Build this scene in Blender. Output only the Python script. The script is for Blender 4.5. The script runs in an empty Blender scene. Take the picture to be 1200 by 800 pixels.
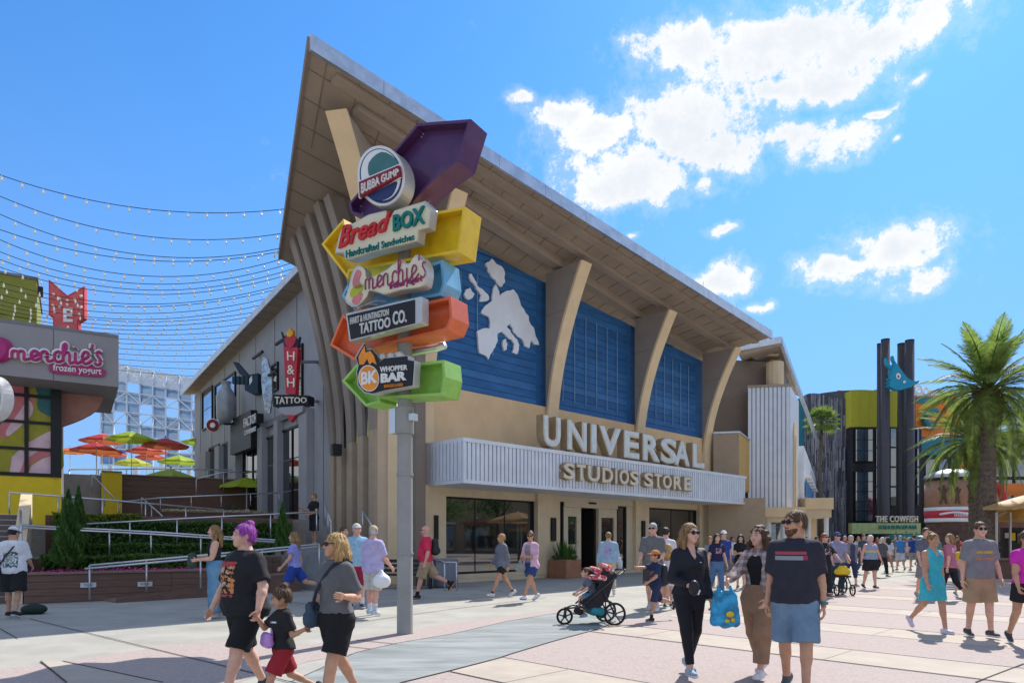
import bpy, bmesh, math, random
import numpy as np
from mathutils import Vector, Matrix
R = math.radians
random.seed(7); rng = np.random.RandomState(5)
SC = bpy.context.scene
COL = SC.collection
# ------------------------------------------------------------------ camera
F, U0, V0, CH = 800.0, 600.0, 632.0, 1.55
cd = bpy.data.cameras.new('camera'); cam = bpy.data.objects.new('camera', cd); COL.objects.link(cam)
cam.location = (0, 0, CH); cam.rotation_euler = (R(90), 0, 0)
cd.sensor_fit = 'HORIZONTAL'; cd.sensor_width = 36; cd.lens = 36 * F / 1200
cd.shift_y = (V0 - 400) / 1200; cd.clip_start = .1; cd.clip_end = 5000
SC.camera = cam
# ------------------------------------------------------------------ sky, sun, exposure
SUN_AZ, SUN_EL = R(33), R(48)
SKY, SUN, EXPO = 0.14, 4.8, 0.42
SC.view_settings.view_transform = 'Standard'; SC.view_settings.look = 'None'
SC.view_settings.exposure = EXPO; SC.view_settings.gamma = 1
try: SC.view_settings.use_curve_mapping = False
except Exception: pass
sl = bpy.data.lights.new('sun', 'SUN'); sl.energy = SUN; sl.angle = R(.5); sl.color = (1, .95, .87)
so = bpy.data.objects.new('sun', sl); COL.objects.link(so)
sd = Vector((math.sin(SUN_AZ) * math.cos(SUN_EL), math.cos(SUN_AZ) * math.cos(SUN_EL), math.sin(SUN_EL)))
so.rotation_euler = (-sd).to_track_quat('-Z', 'Y').to_euler(); so.location = sd * 60
W = bpy.data.worlds.new('World'); SC.world = W; W.use_nodes = True
class NT:
    """tiny node-graph writer"""
    def __init__(s, tree): s.t = tree; s.n = tree.nodes; s.l = tree.links
    def __call__(s, typ, ins=None, **kw):
        n = s.n.new(typ)
        for k, v in kw.items(): setattr(n, k, v)
        for k, v in (ins or {}).items(): s.set(n.inputs[k], v)
        return n
    def set(s, sock, v):
        if isinstance(v, bpy.types.NodeSocket): s.l.new(v, sock)
        elif isinstance(v, bpy.types.Node): s.l.new(v.outputs[0], sock)
        else: sock.default_value = v
    def m(s, op, a, b=None, c=None, clamp=False):
        n = s.n.new('ShaderNodeMath'); n.operation = op; n.use_clamp = clamp
        for i, v in enumerate((a, b, c)):
            if v is not None: s.set(n.inputs[i], v)
        return n.outputs[0]
    def mix(s, f, a, b):
        n = s.n.new('ShaderNodeMix'); n.data_type = 'RGBA'
        s.set(n.inputs[0], f)
        for i, v in ((6, a), (7, b)):
            s.set(n.inputs[i], tuple(v) + (1,) if isinstance(v, (tuple, list)) and len(v) == 3 else v)
        return n.outputs[2]
    def ramp(s, f, a, b):
        n = s.n.new('ShaderNodeMapRange'); n.interpolation_type = 'SMOOTHSTEP'
        s.set(n.inputs[0], f); n.inputs[1].default_value = a; n.inputs[2].default_value = b
        return n.outputs[0]
g = NT(W.node_tree); g.n.clear()
sky = g('ShaderNodeTexSky', sky_type='NISHITA', sun_disc=False, sun_elevation=SUN_EL, sun_rotation=SUN_AZ,
        altitude=0, air_density=1.0, dust_density=.25, ozone_density=3.0)
skyc = g('ShaderNodeMix', {0: 1.0, 6: sky.outputs[0], 7: (.40, .83, 1.16, 1)}, data_type='RGBA', blend_type='MULTIPLY').outputs[2]
tc = g('ShaderNodeTexCoord'); sx = g('ShaderNodeSeparateXYZ', {0: tc.outputs['Generated']})
wob = g('ShaderNodeTexNoise', {'Vector': tc.outputs['Generated'], 'Scale': 9.0, 'Detail': 3.0, 'Roughness': .55})
wv = g('ShaderNodeSeparateColor', {0: wob.outputs['Color']})
az = g.m('ADD', g.m('ARCTAN2', sx.outputs[0], sx.outputs[1]), g.m('MULTIPLY', g.m('SUBTRACT', wv.outputs[0], .5), .10))
el = g.m('ADD', g.m('ARCSINE', sx.outputs[2]), g.m('MULTIPLY', g.m('SUBTRACT', wv.outputs[1], .5), .07))
field = None
for (u, v, ru, rv) in [(905, 42, 120, 44), (1040, 40, 95, 42), (800, 48, 70, 30), (975, 88, 60, 26),
                       (812, 140, 110, 54), (735, 205, 85, 38), (700, 150, 52, 26), (945, 165, 62, 26), (860, 185, 60, 30),
                       (615, 112, 22, 13), (660, 125, 36, 20), (1040, 292, 66, 34), (975, 322, 45, 17), (1085, 332, 42, 18),
                       (835, 326, 34, 18), (884, 356, 24, 10), (1070, 95, 20, 10), (1022, 130, 20, 9), (850, 270, 26, 10),
                       (745, 276, 12, 6), (1047, 161, 8, 5), (830, 222, 20, 14), (915, 95, 30, 16)]:
    x, z = (u - U0) / F, (V0 - v) / F
    a0, e0 = math.atan2(x, 1), math.atan(z / math.hypot(x, 1)); c0 = math.cos(a0)
    ra, re_ = ru / F * c0 * c0, rv / F * c0 * math.cos(e0) ** 1.5
    dx = g.m('DIVIDE', g.m('SUBTRACT', az, a0), ra); dz = g.m('DIVIDE', g.m('SUBTRACT', el, e0), re_)
    q = g.m('SUBTRACT', 1.0, g.m('SQRT', g.m('ADD', g.m('MULTIPLY', dx, dx), g.m('MULTIPLY', dz, dz))))
    if ru < 30: q = g.m('SUBTRACT', q, .38)
    field = q if field is None else g.m('MAXIMUM', field, q)
# beyond the frame: unseen scattered cloud, added thick enough to fill the shaded store front
big = g('ShaderNodeTexNoise', {'Vector': tc.outputs['Generated'], 'Scale': 3.2, 'Detail': 2.0})
side = g.m('MAXIMUM', g.ramp(g.m('ABSOLUTE', az), .75, .95), g.ramp(el, .78, .95))
field = g.m('MAXIMUM', field, g.m('SUBTRACT', g.m('MULTIPLY', g.m('MULTIPLY', g.m('SUBTRACT', big.outputs[0], .488), 5.0), side), g.m('MULTIPLY', g.m('SUBTRACT', 1.0, side), 1.0)))
fine = g('ShaderNodeTexNoise', {'Vector': tc.outputs['Generated'], 'Scale': 12.0, 'Detail': 13.0, 'Roughness': .70})
fin2 = g('ShaderNodeTexNoise', {'Vector': tc.outputs['Generated'], 'Scale': 38.0, 'Detail': 12.0, 'Roughness': .72})
dens = g.m('ADD', g.m('ADD', g.m('ADD', field, .04), g.m('MULTIPLY', g.m('SUBTRACT', fine.outputs[0], .5), 3.0)), g.m('MULTIPLY', g.m('SUBTRACT', fin2.outputs[0], .5), 1.9))
mask = g.ramp(dens, .0, .50)
wisp = g.m('MULTIPLY', g.ramp(dens, -.5, .2), .20)
thick = g.ramp(g.m('ADD', g.m('MULTIPLY', dens, .7), g.m('MULTIPLY', wob.outputs[2] if len(wob.outputs) > 2 else wob.outputs[0], 1.1)), .6, 1.5)
cloud = g.mix(thick, (5.45, 5.5, 5.6), (4.5, 4.75, 5.1))
skyh = g.mix(g.m('MULTIPLY', g.m('SUBTRACT', 1.0, g.ramp(sx.outputs[2], -.05, .60)), .85), skyc, (1.5, 2.3, 4.3))
final = g.mix(g.m('MAXIMUM', mask, wisp), skyh, cloud)
bg = g('ShaderNodeBackground', {'Color': final, 'Strength': SKY})
g('ShaderNodeOutputWorld', {0: bg})

# ------------------------------------------------------------------ materials
MATS = {}
def lin(c):
    return tuple((x / 12.92 if x <= .04045 else ((x + .055) / 1.055) ** 2.4) for x in c)
def hexc(h): return lin(tuple(int(h[i:i + 2], 16) / 255 for i in (0, 2, 4)))
def mat(name, col, rough=.6, metal=0.0, var=.12, scale=3.0, bump=0.0, bscale=30.0, stretch=None, spec=.3, stain=0.0, emit=0, coat=0, spots=0):
    if name in MATS: return MATS[name]
    m = bpy.data.materials.new(name); m.use_nodes = True; MATS[name] = m
    t = NT(m.node_tree); b = t.n['Principled BSDF']
    if isinstance(col, str): col = hexc(col)
    co = t('ShaderNodeTexCoord').outputs['Object']
    if stretch: co = t('ShaderNodeMapping', {'Vector': co, 'Scale': stretch}).outputs[0]
    n = t('ShaderNodeTexNoise', {'Vector': co, 'Scale': scale, 'Detail': 6.0, 'Roughness': .6})
    lo = tuple(max(0, c * (1 - var)) for c in col); hi = tuple(min(1, c * (1 + var)) for c in col)
    c = t.mix(t.ramp(n.outputs[0], .3, .7), lo, hi)
    if stain:
        n2 = t('ShaderNodeTexNoise', {'Vector': co, 'Scale': scale * .23, 'Detail': 8.0, 'Roughness': .7})
        c = t.mix(t.m('MULTIPLY', t.ramp(n2.outputs[0], .48, .72), stain), c, tuple(x * .55 for x in col))
    if spots:
        vo = t('ShaderNodeTexVoronoi', {'Vector': co, 'Scale': 1.7, 'Randomness': 1.0}); vr = t('ShaderNodeTexNoise', {'Vector': co, 'Scale': 1.1})
        c = t.mix(t.m('MULTIPLY', t.m('LESS_THAN', vo.outputs['Distance'], t.m('MULTIPLY', t.m('SUBTRACT', vr.outputs[0], .40), .26)), spots), c, tuple(x * .35 for x in col))
    t.set(b.inputs['Base Color'], c)
    b.inputs['Metallic'].default_value = metal
    t.set(b.inputs['Roughness'], t.m('ADD', t.m('MULTIPLY', t.m('SUBTRACT', n.outputs[0], .5), .18), rough, clamp=True))
    b.inputs['Specular IOR Level'].default_value = spec
    if coat: b.inputs['Coat Weight'].default_value = coat
    if emit:
        t.set(b.inputs['Emission Color'], c); b.inputs['Emission Strength'].default_value = emit
    if bump:
        bn = t('ShaderNodeTexNoise', {'Vector': co, 'Scale': bscale, 'Detail': 5.0})
        bp = t('ShaderNodeBump', {'Strength': bump, 'Distance': .02, 'Height': bn.outputs[0]})
        t.set(b.inputs['Normal'], bp.outputs[0])
    return m
def leafm(name, col, var=.4, scale=8, tr=.45):
    if name in MATS: return MATS[name]
    m = mat(name, col, .55, var=var, scale=scale, spec=.3); t = NT(m.node_tree); b = t.n['Principled BSDF']; c = b.inputs['Base Color'].links[0].from_socket
    tl = t('ShaderNodeBsdfTranslucent', {'Color': t.mix(.35, c, (.22, .34, .04))}); mx = t('ShaderNodeMixShader', {0: tr, 1: b.outputs[0], 2: tl.outputs[0]})
    o = [n for n in t.n if n.type == 'OUTPUT_MATERIAL'][0]; t.l.new(mx.outputs[0], o.inputs[0]); return m
def glassy(name, col, rough=.03, spec=1.0, metal=0.0):
    if name in MATS: return MATS[name]
    m = mat(name, col, rough, metal, .25, .6, spec=spec); b = m.node_tree.nodes['Principled BSDF']
    for l in list(m.node_tree.links):
        if l.to_socket == b.inputs['Roughness']: m.node_tree.links.remove(l)
    b.inputs['Roughness'].default_value = rough; b.inputs['IOR'].default_value = 1.9
    return m

# ------------------------------------------------------------------ mesh builder and things
WL = {}
def wloc(o): return WL.get(o.name, Vector((0, 0, 0))) if o else Vector((0, 0, 0))
def tag(o, label=None, cat=None, group=None, kind=None):
    if label: o['label'] = label
    if cat: o['category'] = cat
    if group: o['group'] = group
    if kind: o['kind'] = kind
    return o
def thing(name, label, cat, loc=(0, 0, 0), group=None):
    o = bpy.data.objects.new(name, None); COL.objects.link(o); o.location = loc; o.empty_display_size = .2
    WL[o.name] = Vector(loc)
    return tag(o, label, cat, group)
class MB:
    def __init__(s): s.v = []; s.f = []
    def add(s, vs, fs):
        k = len(s.v); s.v += [tuple(p) for p in vs]; s.f += [tuple(i + k for i in f) for f in fs]; return s
    def hexa(s, p):   # 4 bottom + 4 top
        return s.add(p, [(3, 2, 1, 0), (4, 5, 6, 7), (0, 1, 5, 4), (1, 2, 6, 5), (2, 3, 7, 6), (3, 0, 4, 7)])
    def box(s, c, d, rz=0):
        x, y, z = (k / 2 for k in d); ca, sa = math.cos(rz), math.sin(rz)
        P = []
        for dz in (-z, z):
            for dx, dy in ((-x, -y), (x, -y), (x, y), (-x, y)):
                P.append((c[0] + dx * ca - dy * sa, c[1] + dx * sa + dy * ca, c[2] + dz))
        return s.hexa(P)
    def prism(s, pts, ext):
        n = len(pts); e = Vector(ext); a = [Vector(p) for p in pts]; b = [p + e for p in a]
        return s.add(a + b, [tuple(range(n - 1, -1, -1)), tuple(range(n, 2 * n))] + [(i, (i + 1) % n, n + (i + 1) % n, n + i) for i in range(n)])
    def rings(s, rs, cap=True):
        n = len(rs[0]); k = []
        for i in range(len(rs) - 1):
            for j in range(n): k.append((i * n + j, i * n + (j + 1) % n, (i + 1) * n + (j + 1) % n, (i + 1) * n + j))
        if cap: k.append(tuple(range(n - 1, -1, -1))); k.append(tuple(range((len(rs) - 1) * n, len(rs) * n)))
        return s.add([p for r in rs for p in r], k)
    def tube(s, path, r, seg=8, cap=True):
        path = [Vector(p) for p in path]; rs = []; up = None
        for i, p in enumerate(path):
            d = (path[min(i + 1, len(path) - 1)] - path[max(i - 1, 0)]).normalized()
            if up is None: up = Vector((0, 0, 1)) if abs(d.z) < .9 else Vector((1, 0, 0))
            x = d.cross(up)
            if x.length < 1e-4: x = d.cross(Vector((0, 1, 0)))
            x.normalize(); y = x.cross(d).normalized()
            q = r[i] if isinstance(r, (list, tuple)) else r
            rs.append([p + x * (q * math.cos(t * 2 * math.pi / seg)) + y * (q * math.sin(t * 2 * math.pi / seg)) for t in range(seg)])
        return s.rings(rs, cap)
    def lathe(s, c, prof, seg=20):
        return s.rings([[(c[0] + r * math.cos(2 * math.pi * j / seg), c[1] + r * math.sin(2 * math.pi * j / seg), c[2] + z) for j in range(seg)] for r, z in prof])
    def ball(s, c, r, seg=8, nr=5):
        rx, ry, rz = r if isinstance(r, (tuple, list)) else (r, r, r)
        return s.rings([[(c[0] + rx * math.sin(math.pi * (i + .02) / (nr + .04)) * math.cos(2 * math.pi * j / seg), c[1] + ry * math.sin(math.pi * (i + .02) / (nr + .04)) * math.sin(2 * math.pi * j / seg),
                          c[2] - rz * math.cos(math.pi * (i + .02) / (nr + .04))) for j in range(seg)] for i in range(nr + 1)])
    def build(s, name, m, parent=None, smooth=False, kind=None, bev=0):
        o3 = wloc(parent)
        if parent is not None and parent.parent is not None: o3 = wloc(parent.parent) if parent.name not in WL else wloc(parent)
        me = bpy.data.meshes.new(name); me.from_pydata([(p[0] - o3.x, p[1] - o3.y, p[2] - o3.z) for p in s.v], [], s.f)
        bm = bmesh.new(); bm.from_mesh(me); bmesh.ops.recalc_face_normals(bm, faces=bm.faces); bm.to_mesh(me); bm.free()
        me.materials.append(m)
        if smooth: me.polygons.foreach_set('use_smooth', [True] * len(me.polygons))
        o = bpy.data.objects.new(name, me); COL.objects.link(o)
        if parent is not None: o.parent = parent; WL[o.name] = o3
        if kind: o['kind'] = kind
        if bev:
            b = o.modifiers.new('bevel', 'BEVEL'); b.width = bev; b.segments = 2; b.limit_method = 'ANGLE'
        return o
class Pl:
    """vertical plane: origin (x,y), unit direction r; n points to the viewer's side"""
    def __init__(s, o, r):
        s.o = Vector((o[0], o[1])); s.r = Vector(r).normalized(); s.n = Vector((s.r.y, -s.r.x))
    def P(s, a, z, off=0):
        q = s.o + s.r * a + s.n * off; return Vector((q.x, q.y, z))
    def q(s, u, v, off=0):
        k = (u - U0) / F; o = s.o + s.n * off
        Y = (o.dot(s.n)) / (k * s.n.x + s.n.y)
        p = Vector((k * Y, Y)); return ((p - o).dot(s.r), CH + (V0 - v) / F * Y)
    def a(s, u, off=0): return s.q(u, V0, off)[0]
    def W(s, u, v, off=0): return s.P(*s.q(u, v, off), off)
    def box(s, mb, a0, a1, z0, z1, o0, o1):
        return mb.hexa([s.P(a0, z0, o0), s.P(a1, z0, o0), s.P(a1, z0, o1), s.P(a0, z0, o1), s.P(a0, z1, o0), s.P(a1, z1, o0), s.P(a1, z1, o1), s.P(a0, z1, o1)])
    def poly(s, mb, pts, o0, o1):      # (a,z) outline extruded between offsets
        e = s.n * (o1 - o0); return mb.prism([s.P(a, z, o0) for a, z in pts], (e.x, e.y, 0))
    def pix(s, mb, pts, o0, o1):       # photo outline read on the plane at offset o1
        return s.poly(mb, [s.q(u, v, o1) for u, v in pts], o0, o1)
def G(u, v, z=0):
    Y = F * (CH - z) / (v - V0); return Vector(((u - U0) / F * Y, Y, z))
def at(u, v, Y): return Vector(((u - U0) / F * Y, Y, CH + (V0 - v) / F * Y))
def text_mesh(body, size=1.0, ext=.05, bevel=0, shear=0, offset=0, sx=1.0, space=1.0):
    c = bpy.data.curves.new('txt', 'FONT'); c.body = body; c.size = size; c.extrude = ext; c.bevel_depth = bevel; c.shear = shear; c.offset = offset
    c.space_character = space; c.resolution_u = 3
    o = bpy.data.objects.new('txt', c); COL.objects.link(o)
    dg = bpy.context.evaluated_depsgraph_get(); dg.update()
    me = bpy.data.meshes.new_from_object(o.evaluated_get(dg)); bpy.data.objects.remove(o); bpy.data.curves.remove(c)
    v = np.array([p.co[:] for p in me.vertices]) if len(me.vertices) else np.zeros((0, 3)); f = [tuple(p.vertices) for p in me.polygons]
    v[:, 0] *= sx
    return v, f
def put_text(pl, body, a0, a1, z0, z1, off, depth, name, m, parent, **kw):
    """text stretched to fill a0..a1 x z0..z1 on plane pl, its face at off"""
    v, f = text_mesh(body, ext=.5, **kw)
    lo, hi = v.min(0), v.max(0)
    mb = MB()
    mb.add([pl.P(a0 + (p[0] - lo[0]) / (hi[0] - lo[0]) * (a1 - a0), z0 + (p[1] - lo[1]) / (hi[1] - lo[1]) * (z1 - z0), off - depth * .5 + (p[2]) / max(hi[2], 1e-6) * depth * .5) for p in v], f)
    return mb.build(name, m, parent)
def quad_text(pl, body, corners, off, depth, name, m, parent, **kw):
    """text filling a photo quadrilateral (tl,tr,br,bl pixels) read on plane pl"""
    v, f = text_mesh(body, ext=.5, **kw); lo, hi = v.min(0), v.max(0)
    tl, tr, br, bl = [pl.q(*c, off) for c in corners]; mb = MB(); P = []
    for p in v:
        s, t = (p[0] - lo[0]) / (hi[0] - lo[0]), (p[1] - lo[1]) / (hi[1] - lo[1])
        a = (bl[0] * (1 - s) + br[0] * s) * (1 - t) + (tl[0] * (1 - s) + tr[0] * s) * t
        z = (bl[1] * (1 - s) + br[1] * s) * (1 - t) + (tl[1] * (1 - s) + tr[1] * s) * t
        P.append(pl.P(a, z, off - depth * .5 + p[2] / max(hi[2], 1e-6) * depth * .5))
    mb.add(P, f); return mb.build(name, m, parent)
# ------------------------------------------------------------------ ground
FV = Vector((810, 800)).normalized()           # along the store front
FN = Vector((FV.y, -FV.x))
P0 = Vector((-3.26, 23.46))                    # near corner of the store
def FP(a, b, z=0):                             # plaza grid: a along the front, b out from it, about the world origin
    q = FV * a + FN * b; return Vector((q.x, q.y, z))
m_conc = mat('pale_concrete', (.36, .345, .305), .85, var=.10, scale=1.3, bump=.12, bscale=60, stain=.42, spots=.5)
m_pink = mat('pink_aggregate', (.395, .325, .30), .9, var=.13, scale=26, bump=.3, bscale=160, stain=.30, spots=.5)
m_cream = mat('cream_concrete', (.425, .365, .305), .85, var=.08, scale=2.2, bump=.12, bscale=70, stain=.32, spots=.5)
m_grey = mat('blue_grey_concrete', (.25, .27, .268), .85, var=.22, scale=2.6, bump=.15, bscale=90, stain=.40, stretch=(.35, 1.2, 1))
m_joint = mat('joint_sealant', (.06, .055, .05), .9)
m_soil = mat('far_ground', (.33, .32, .30), .9, var=.15, scale=.05)
mb = MB(); mb.add([(-900, -60, -.03), (900, -60, -.03), (900, 1800, -.03), (-900, 1800, -.03)], [(0, 1, 2, 3)])
tag(mb.build('ground', m_soil), 'flat ground reaching to the horizon around the plaza', 'ground', kind='structure')
mb = MB(); mb.add([(-60, -8, 0), (80, -8, 0), (80, 130, 0), (-60, 130, 0)], [(0, 1, 2, 3)])
plaza = tag(mb.build('plaza', m_conc), 'wide pale concrete plaza walked by the crowd', 'plaza', kind='structure')
def sheet(pts, z, name, m):
    mb = MB(); mb.prism([(p.x, p.y, z - .003) for p in pts], (0, 0, .003)); return mb.build(name, m, plaza)
EDGE = [(300, 850), (340, 800), (417, 765), (465, 754), (530, 743), (595, 728), (643, 720), (690, 713)]
LOW = [(722, 728), (705, 736), (650, 751), (600, 766), (584, 771.5), (528, 786), (471, 800), (440, 812), (400, 850)]
fp = [G(u, v) for u, v in LOW]
sheet(fp + [FP(1.0, 9), FP(14, 14), FP(60, 14), FP(60, -8), G(800, 716)], .004, 'pink_field', m_pink)
lp = [G(u, v) for u, v in [(255, 850), (275, 800), (360, 775)] + EDGE[2:]]
sheet(lp + [G(650, 714), G(560, 726), G(480, 737), G(410, 749), G(330, 758), G(300, 748), G(200, 755), G(80, 775), G(-60, 790), G(-150, 850)], .004, 'pink_border', m_pink)
BANDS = [(5.1, 6.2), (9.0, 10.1), (11.9, 13.0), (15.6, 16.7), (19.4, 20.5), (23.3, 24.4), (27.2, 28.3), (31.2, 32.3), (35.2, 36.3), (39.3, 40.4), (44, 45.3)]
def clipb(a):                                   # where a line of constant a leaves the swath
    pts = [G(u, v) for u, v in LOW] + [G(800, 716), FP(60, -8)]
    for p, q in zip(pts, pts[1:]):
        pa, qa = p.xy.dot(FV), q.xy.dot(FV)
        if min(pa, qa) <= a <= max(pa, qa):
            t = (a - pa) / (qa - pa + 1e-9); return p.xy.lerp(q.xy, t).dot(FN)
    return -7
for i, (a0, a1) in enumerate(BANDS):
    b0, b1 = clipb(a0) + .02, clipb(a1) + .02
    e = max(b0, b1) ; cuts = [e + .9 + 2.9 * k for k in range(9)]
    prev = (b0, b1)
    for c in cuts:
        if c > 13.5: c = 13.9
        q = [FP(a0 + .008, prev[0] + .008), FP(a1 - .008, prev[1] + .008), FP(a1 - .008, c - .008), FP(a0 + .008, c - .008)]
        sheet(q, .008, 'paving_slab', m_cream); prev = (c, c)
        if c > 13: break
for pts in ([G(47.7, 775), G(73.7, 775), G(191, 800), G(450, 870), G(160, 880), G(78, 800)],):
    sheet(pts, .008, 'paving_slab', m_cream)
sheet([G(u, v) for u, v in EDGE] + [G(722, 709)] + [G(u, v) for u, v in LOW], .012, 'grey_swath', m_grey)
def joint(p, q, w=.016, z=.015):
    d = (q - p).normalized(); n = Vector((-d.y, d.x, 0)) * w * .5
    sheet([p - n, q - n, q + n, p + n], z, 'joint', m_joint)
def jl(*pix):
    pts = [G(*p) for p in pix]
    for p, q in zip(pts, pts[1:]): joint(p, q)
jl(*LOW[:-1]); jl(*EDGE[1:]); jl((34.7, 725), (91, 739), (186, 762), (330, 797), (360, 804)); jl((47.7, 775), (78, 800)); jl((73.7, 775), (191, 800))
for b_ in (-3.5, -9.0, -14.5):
    joint(FP(22, b_), FP(60, b_), .013)
for k in range(6):
    joint(FP(2 + k * 6, -20.5), FP(2 + k * 6, -13 + 3.0 * (k > 2)), .014)
for a in (5.1, 6.2, 9.0, 10.1, 13.0, 16.7, 20.5):
    b = clipb(a); joint(FP(a, b), FP(a, 13.9), .013)
jl((1143, 800), (1200, 778)); jl((418, 750), (464, 755)); jl((400, 757), (434, 760.5)); jl((640, 700), (520, 715), (400, 732))

# ------------------------------------------------------------------ the store
m_tan = mat('tan_stucco', (.74, .50, .265), .85, var=.06, scale=1.2, bump=.12, bscale=90, stain=.10)
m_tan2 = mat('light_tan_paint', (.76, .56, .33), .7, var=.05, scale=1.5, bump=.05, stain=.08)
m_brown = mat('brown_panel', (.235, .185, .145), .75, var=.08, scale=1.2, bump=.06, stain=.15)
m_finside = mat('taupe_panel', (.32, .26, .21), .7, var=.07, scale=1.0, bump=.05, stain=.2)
m_soffit = mat('taupe_soffit', (.38, .30, .23), .8, var=.08, scale=.8, bump=.08, bscale=40, stain=.25)
m_stone = mat('beige_pier', (.68, .53, .34), .8, var=.06, scale=2, bump=.08, stain=.1)
m_metal = mat('pale_steel', (.55, .57, .59), .38, .75, var=.12, scale=2.5, stain=.2)
m_white = mat('white_metal', (.72, .74, .78), .4, .15, var=.06, scale=2, stain=.1)
m_whiteg = mat('groove_metal', (.40, .43, .48), .5, .15, var=.06)
m_blue = mat('blue_board', (.028, .125, .30), .55, var=.16, scale=1.2, bump=.06, stain=.25, stretch=(1, 1, 3))
m_blues = [m_blue, mat('blue_board_light', (.038, .15, .34), .5, var=.16, scale=1.2, bump=.06, stain=.25, stretch=(1, 1, 3)), mat('blue_board_deep', (.022, .11, .275), .55, var=.16, scale=1.2, bump=.06, stain=.3, stretch=(1, 1, 3))]
m_bluel = mat('light_blue_rod', (.20, .36, .55), .5, var=.1)
m_map = mat('white_map_metal', (.74, .75, .76), .45, .1, var=.06, scale=1.4, stain=.12)
m_glass = glassy('shop_glass', (.012, .016, .018), .02)
m_black = mat('black_frame', (.012, .012, .013), .45, var=.1)
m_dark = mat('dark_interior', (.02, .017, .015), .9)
FR = Pl(P0, FV)
aU = FR.a
ZS = lambda a, off=0: 12.93 - (a + 2.2) * .0735 + .12 * off    # underside of the roof above the front (off = out from wall)
store = thing('store', 'tan two storey store with pointed swooping roof, blue wall panels and UNIVERSAL STUDIOS STORE sign', 'store', (P0.x, P0.y, 0))
A1 = 19.9                                       # end of the front
# eave points
T = Vector((-5.15, 17.3, 14.0)); E2 = Vector((-9.2, 27.0, 12.65)); RT = FR.W(903, 394, 3.1); RT.z = 12.1
def wallpoly(mb, a0, a1, z0, o0, o1, n=2):
    FR.poly(mb, [(a0, z0), (a1, z0), (a1, ZS(a1) - .02), (a0, ZS(a0) - .02)], o0, o1)
mb = MB(); FR.box(mb, .02, A1, 3.42, 7.0, -.45, 0); mb.build('wall', m_tan, store)
mb = MB(); wallpoly(mb, .02, A1, 7.0, -.75, -.30); mb.build('upper_wall', m_blue, store)
FIN = [0.0, 6.5, 12.75, 19.0]
# blue board panels between the fins, boards lapped like siding
for i in range(3):
    a0, a1 = FIN[i] + .55, FIN[i + 1] - .32
    z = 7.0; k = 0
    while z < ZS(a0) + .2:
        h = .30
        top0, top1 = min(z + h, ZS(a0, -.2) - .02), min(z + h, ZS(a1, -.2) - .02)
        if top1 > z + .02:
            mb = MB()
            mb.hexa([FR.P(a0, z, -.29), FR.P(a1, z, -.29), FR.P(a1, z, -.205), FR.P(a0, z, -.205),
                     FR.P(a0, top0, -.29), FR.P(a1, top1, -.29), FR.P(a1, top1, -.235), FR.P(a0, top0, -.235)])
            b = mb.build('board', random.choice(m_blues), store)
        elif top0 > z + .02:
            ax = a0 + (a1 - a0) * max(.05, (top0 - z) / (top0 - top1 + 1e-6)) * .98
            mb = MB(); FR.poly(mb, [(a0, z), (min(ax, a1), z), (a0, top0)], -.29, -.21); mb.build('board', m_blue, store)
        z += h
    mb = MB(); FR.box(mb, a0, a1, 6.93, 7.10, -.28, -.15); mb.build('sill_rail', m_blue, store)
    n = 6
    for j in range(n):
        a = a0 + .75 + (a1 - a0 - 1.1) * j / (n - .4)
        if i == 0:
            zb, zt = [(10.9, 11.7), (10.2, 11.4), (9.3, 11.5), (8.6, 11.3)][j] if j < 4 else (0, 0)
        else: zb, zt = 7.45, ZS(a) - .75
        if zt > zb:
            mb = MB(); mb.tube([FR.P(a, zb, -.17), FR.P(a, zt, -.17)], .018, 5)
            mb.build('rod', m_bluel, store)
# fins: a plate square to the wall, narrow at the foot, 1.9 m deep at the roof, with a lighter curved front strip
def fin_profile(zb, zt, n=12, d0=.15, d1=1.95):
    return [(d0 + (d1 - d0) * (t ** 1.75), zb + (zt - zb) * t) for t in [i / n for i in range(n + 1)]]
def fin(pl, a, zb, zt, w=.62, d1=1.95, parent=store, side=m_finside, front=m_tan2, zleg=None, d0=.15, ofs=0, rib=0):  # fin sides darker than fronts: their shade is put into the colour
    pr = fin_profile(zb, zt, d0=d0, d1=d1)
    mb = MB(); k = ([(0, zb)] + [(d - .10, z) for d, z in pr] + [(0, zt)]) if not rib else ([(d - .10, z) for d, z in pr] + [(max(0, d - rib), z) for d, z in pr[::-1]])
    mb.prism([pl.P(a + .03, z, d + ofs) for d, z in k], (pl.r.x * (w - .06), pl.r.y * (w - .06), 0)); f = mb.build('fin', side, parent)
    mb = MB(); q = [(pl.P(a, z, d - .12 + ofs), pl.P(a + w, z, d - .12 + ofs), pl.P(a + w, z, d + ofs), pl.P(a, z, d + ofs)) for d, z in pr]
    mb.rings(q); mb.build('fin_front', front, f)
    if zleg is not None:
        mb = MB(); pl.box(mb, a, a + w, zleg, zb - .004, -.05 + ofs, d0 + ofs); mb.build('fin_leg', front, f)
    for zz in (zb + (zt - zb) * .45, zb + (zt - zb) * .72) if not rib else ():
        dd = np.interp(zz, [z for d, z in pr], [d for d, z in pr])
        mb = MB(); mb.prism([pl.P(a + .026, zz, .02 + ofs), pl.P(a + .026, zz, dd - .14 + ofs), pl.P(a + .026, zz + .03, dd - .14 + ofs), pl.P(a + .026, zz + .03, .02 + ofs)], (pl.r.x * .004, pl.r.y * .004, 0))
        mb.build('seam', m_brown, f)
for a in FIN: fin(FR, a, 6.2, ZS(a, 1.9) - .05, zleg=4.88 if a else 4.88)
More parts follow.
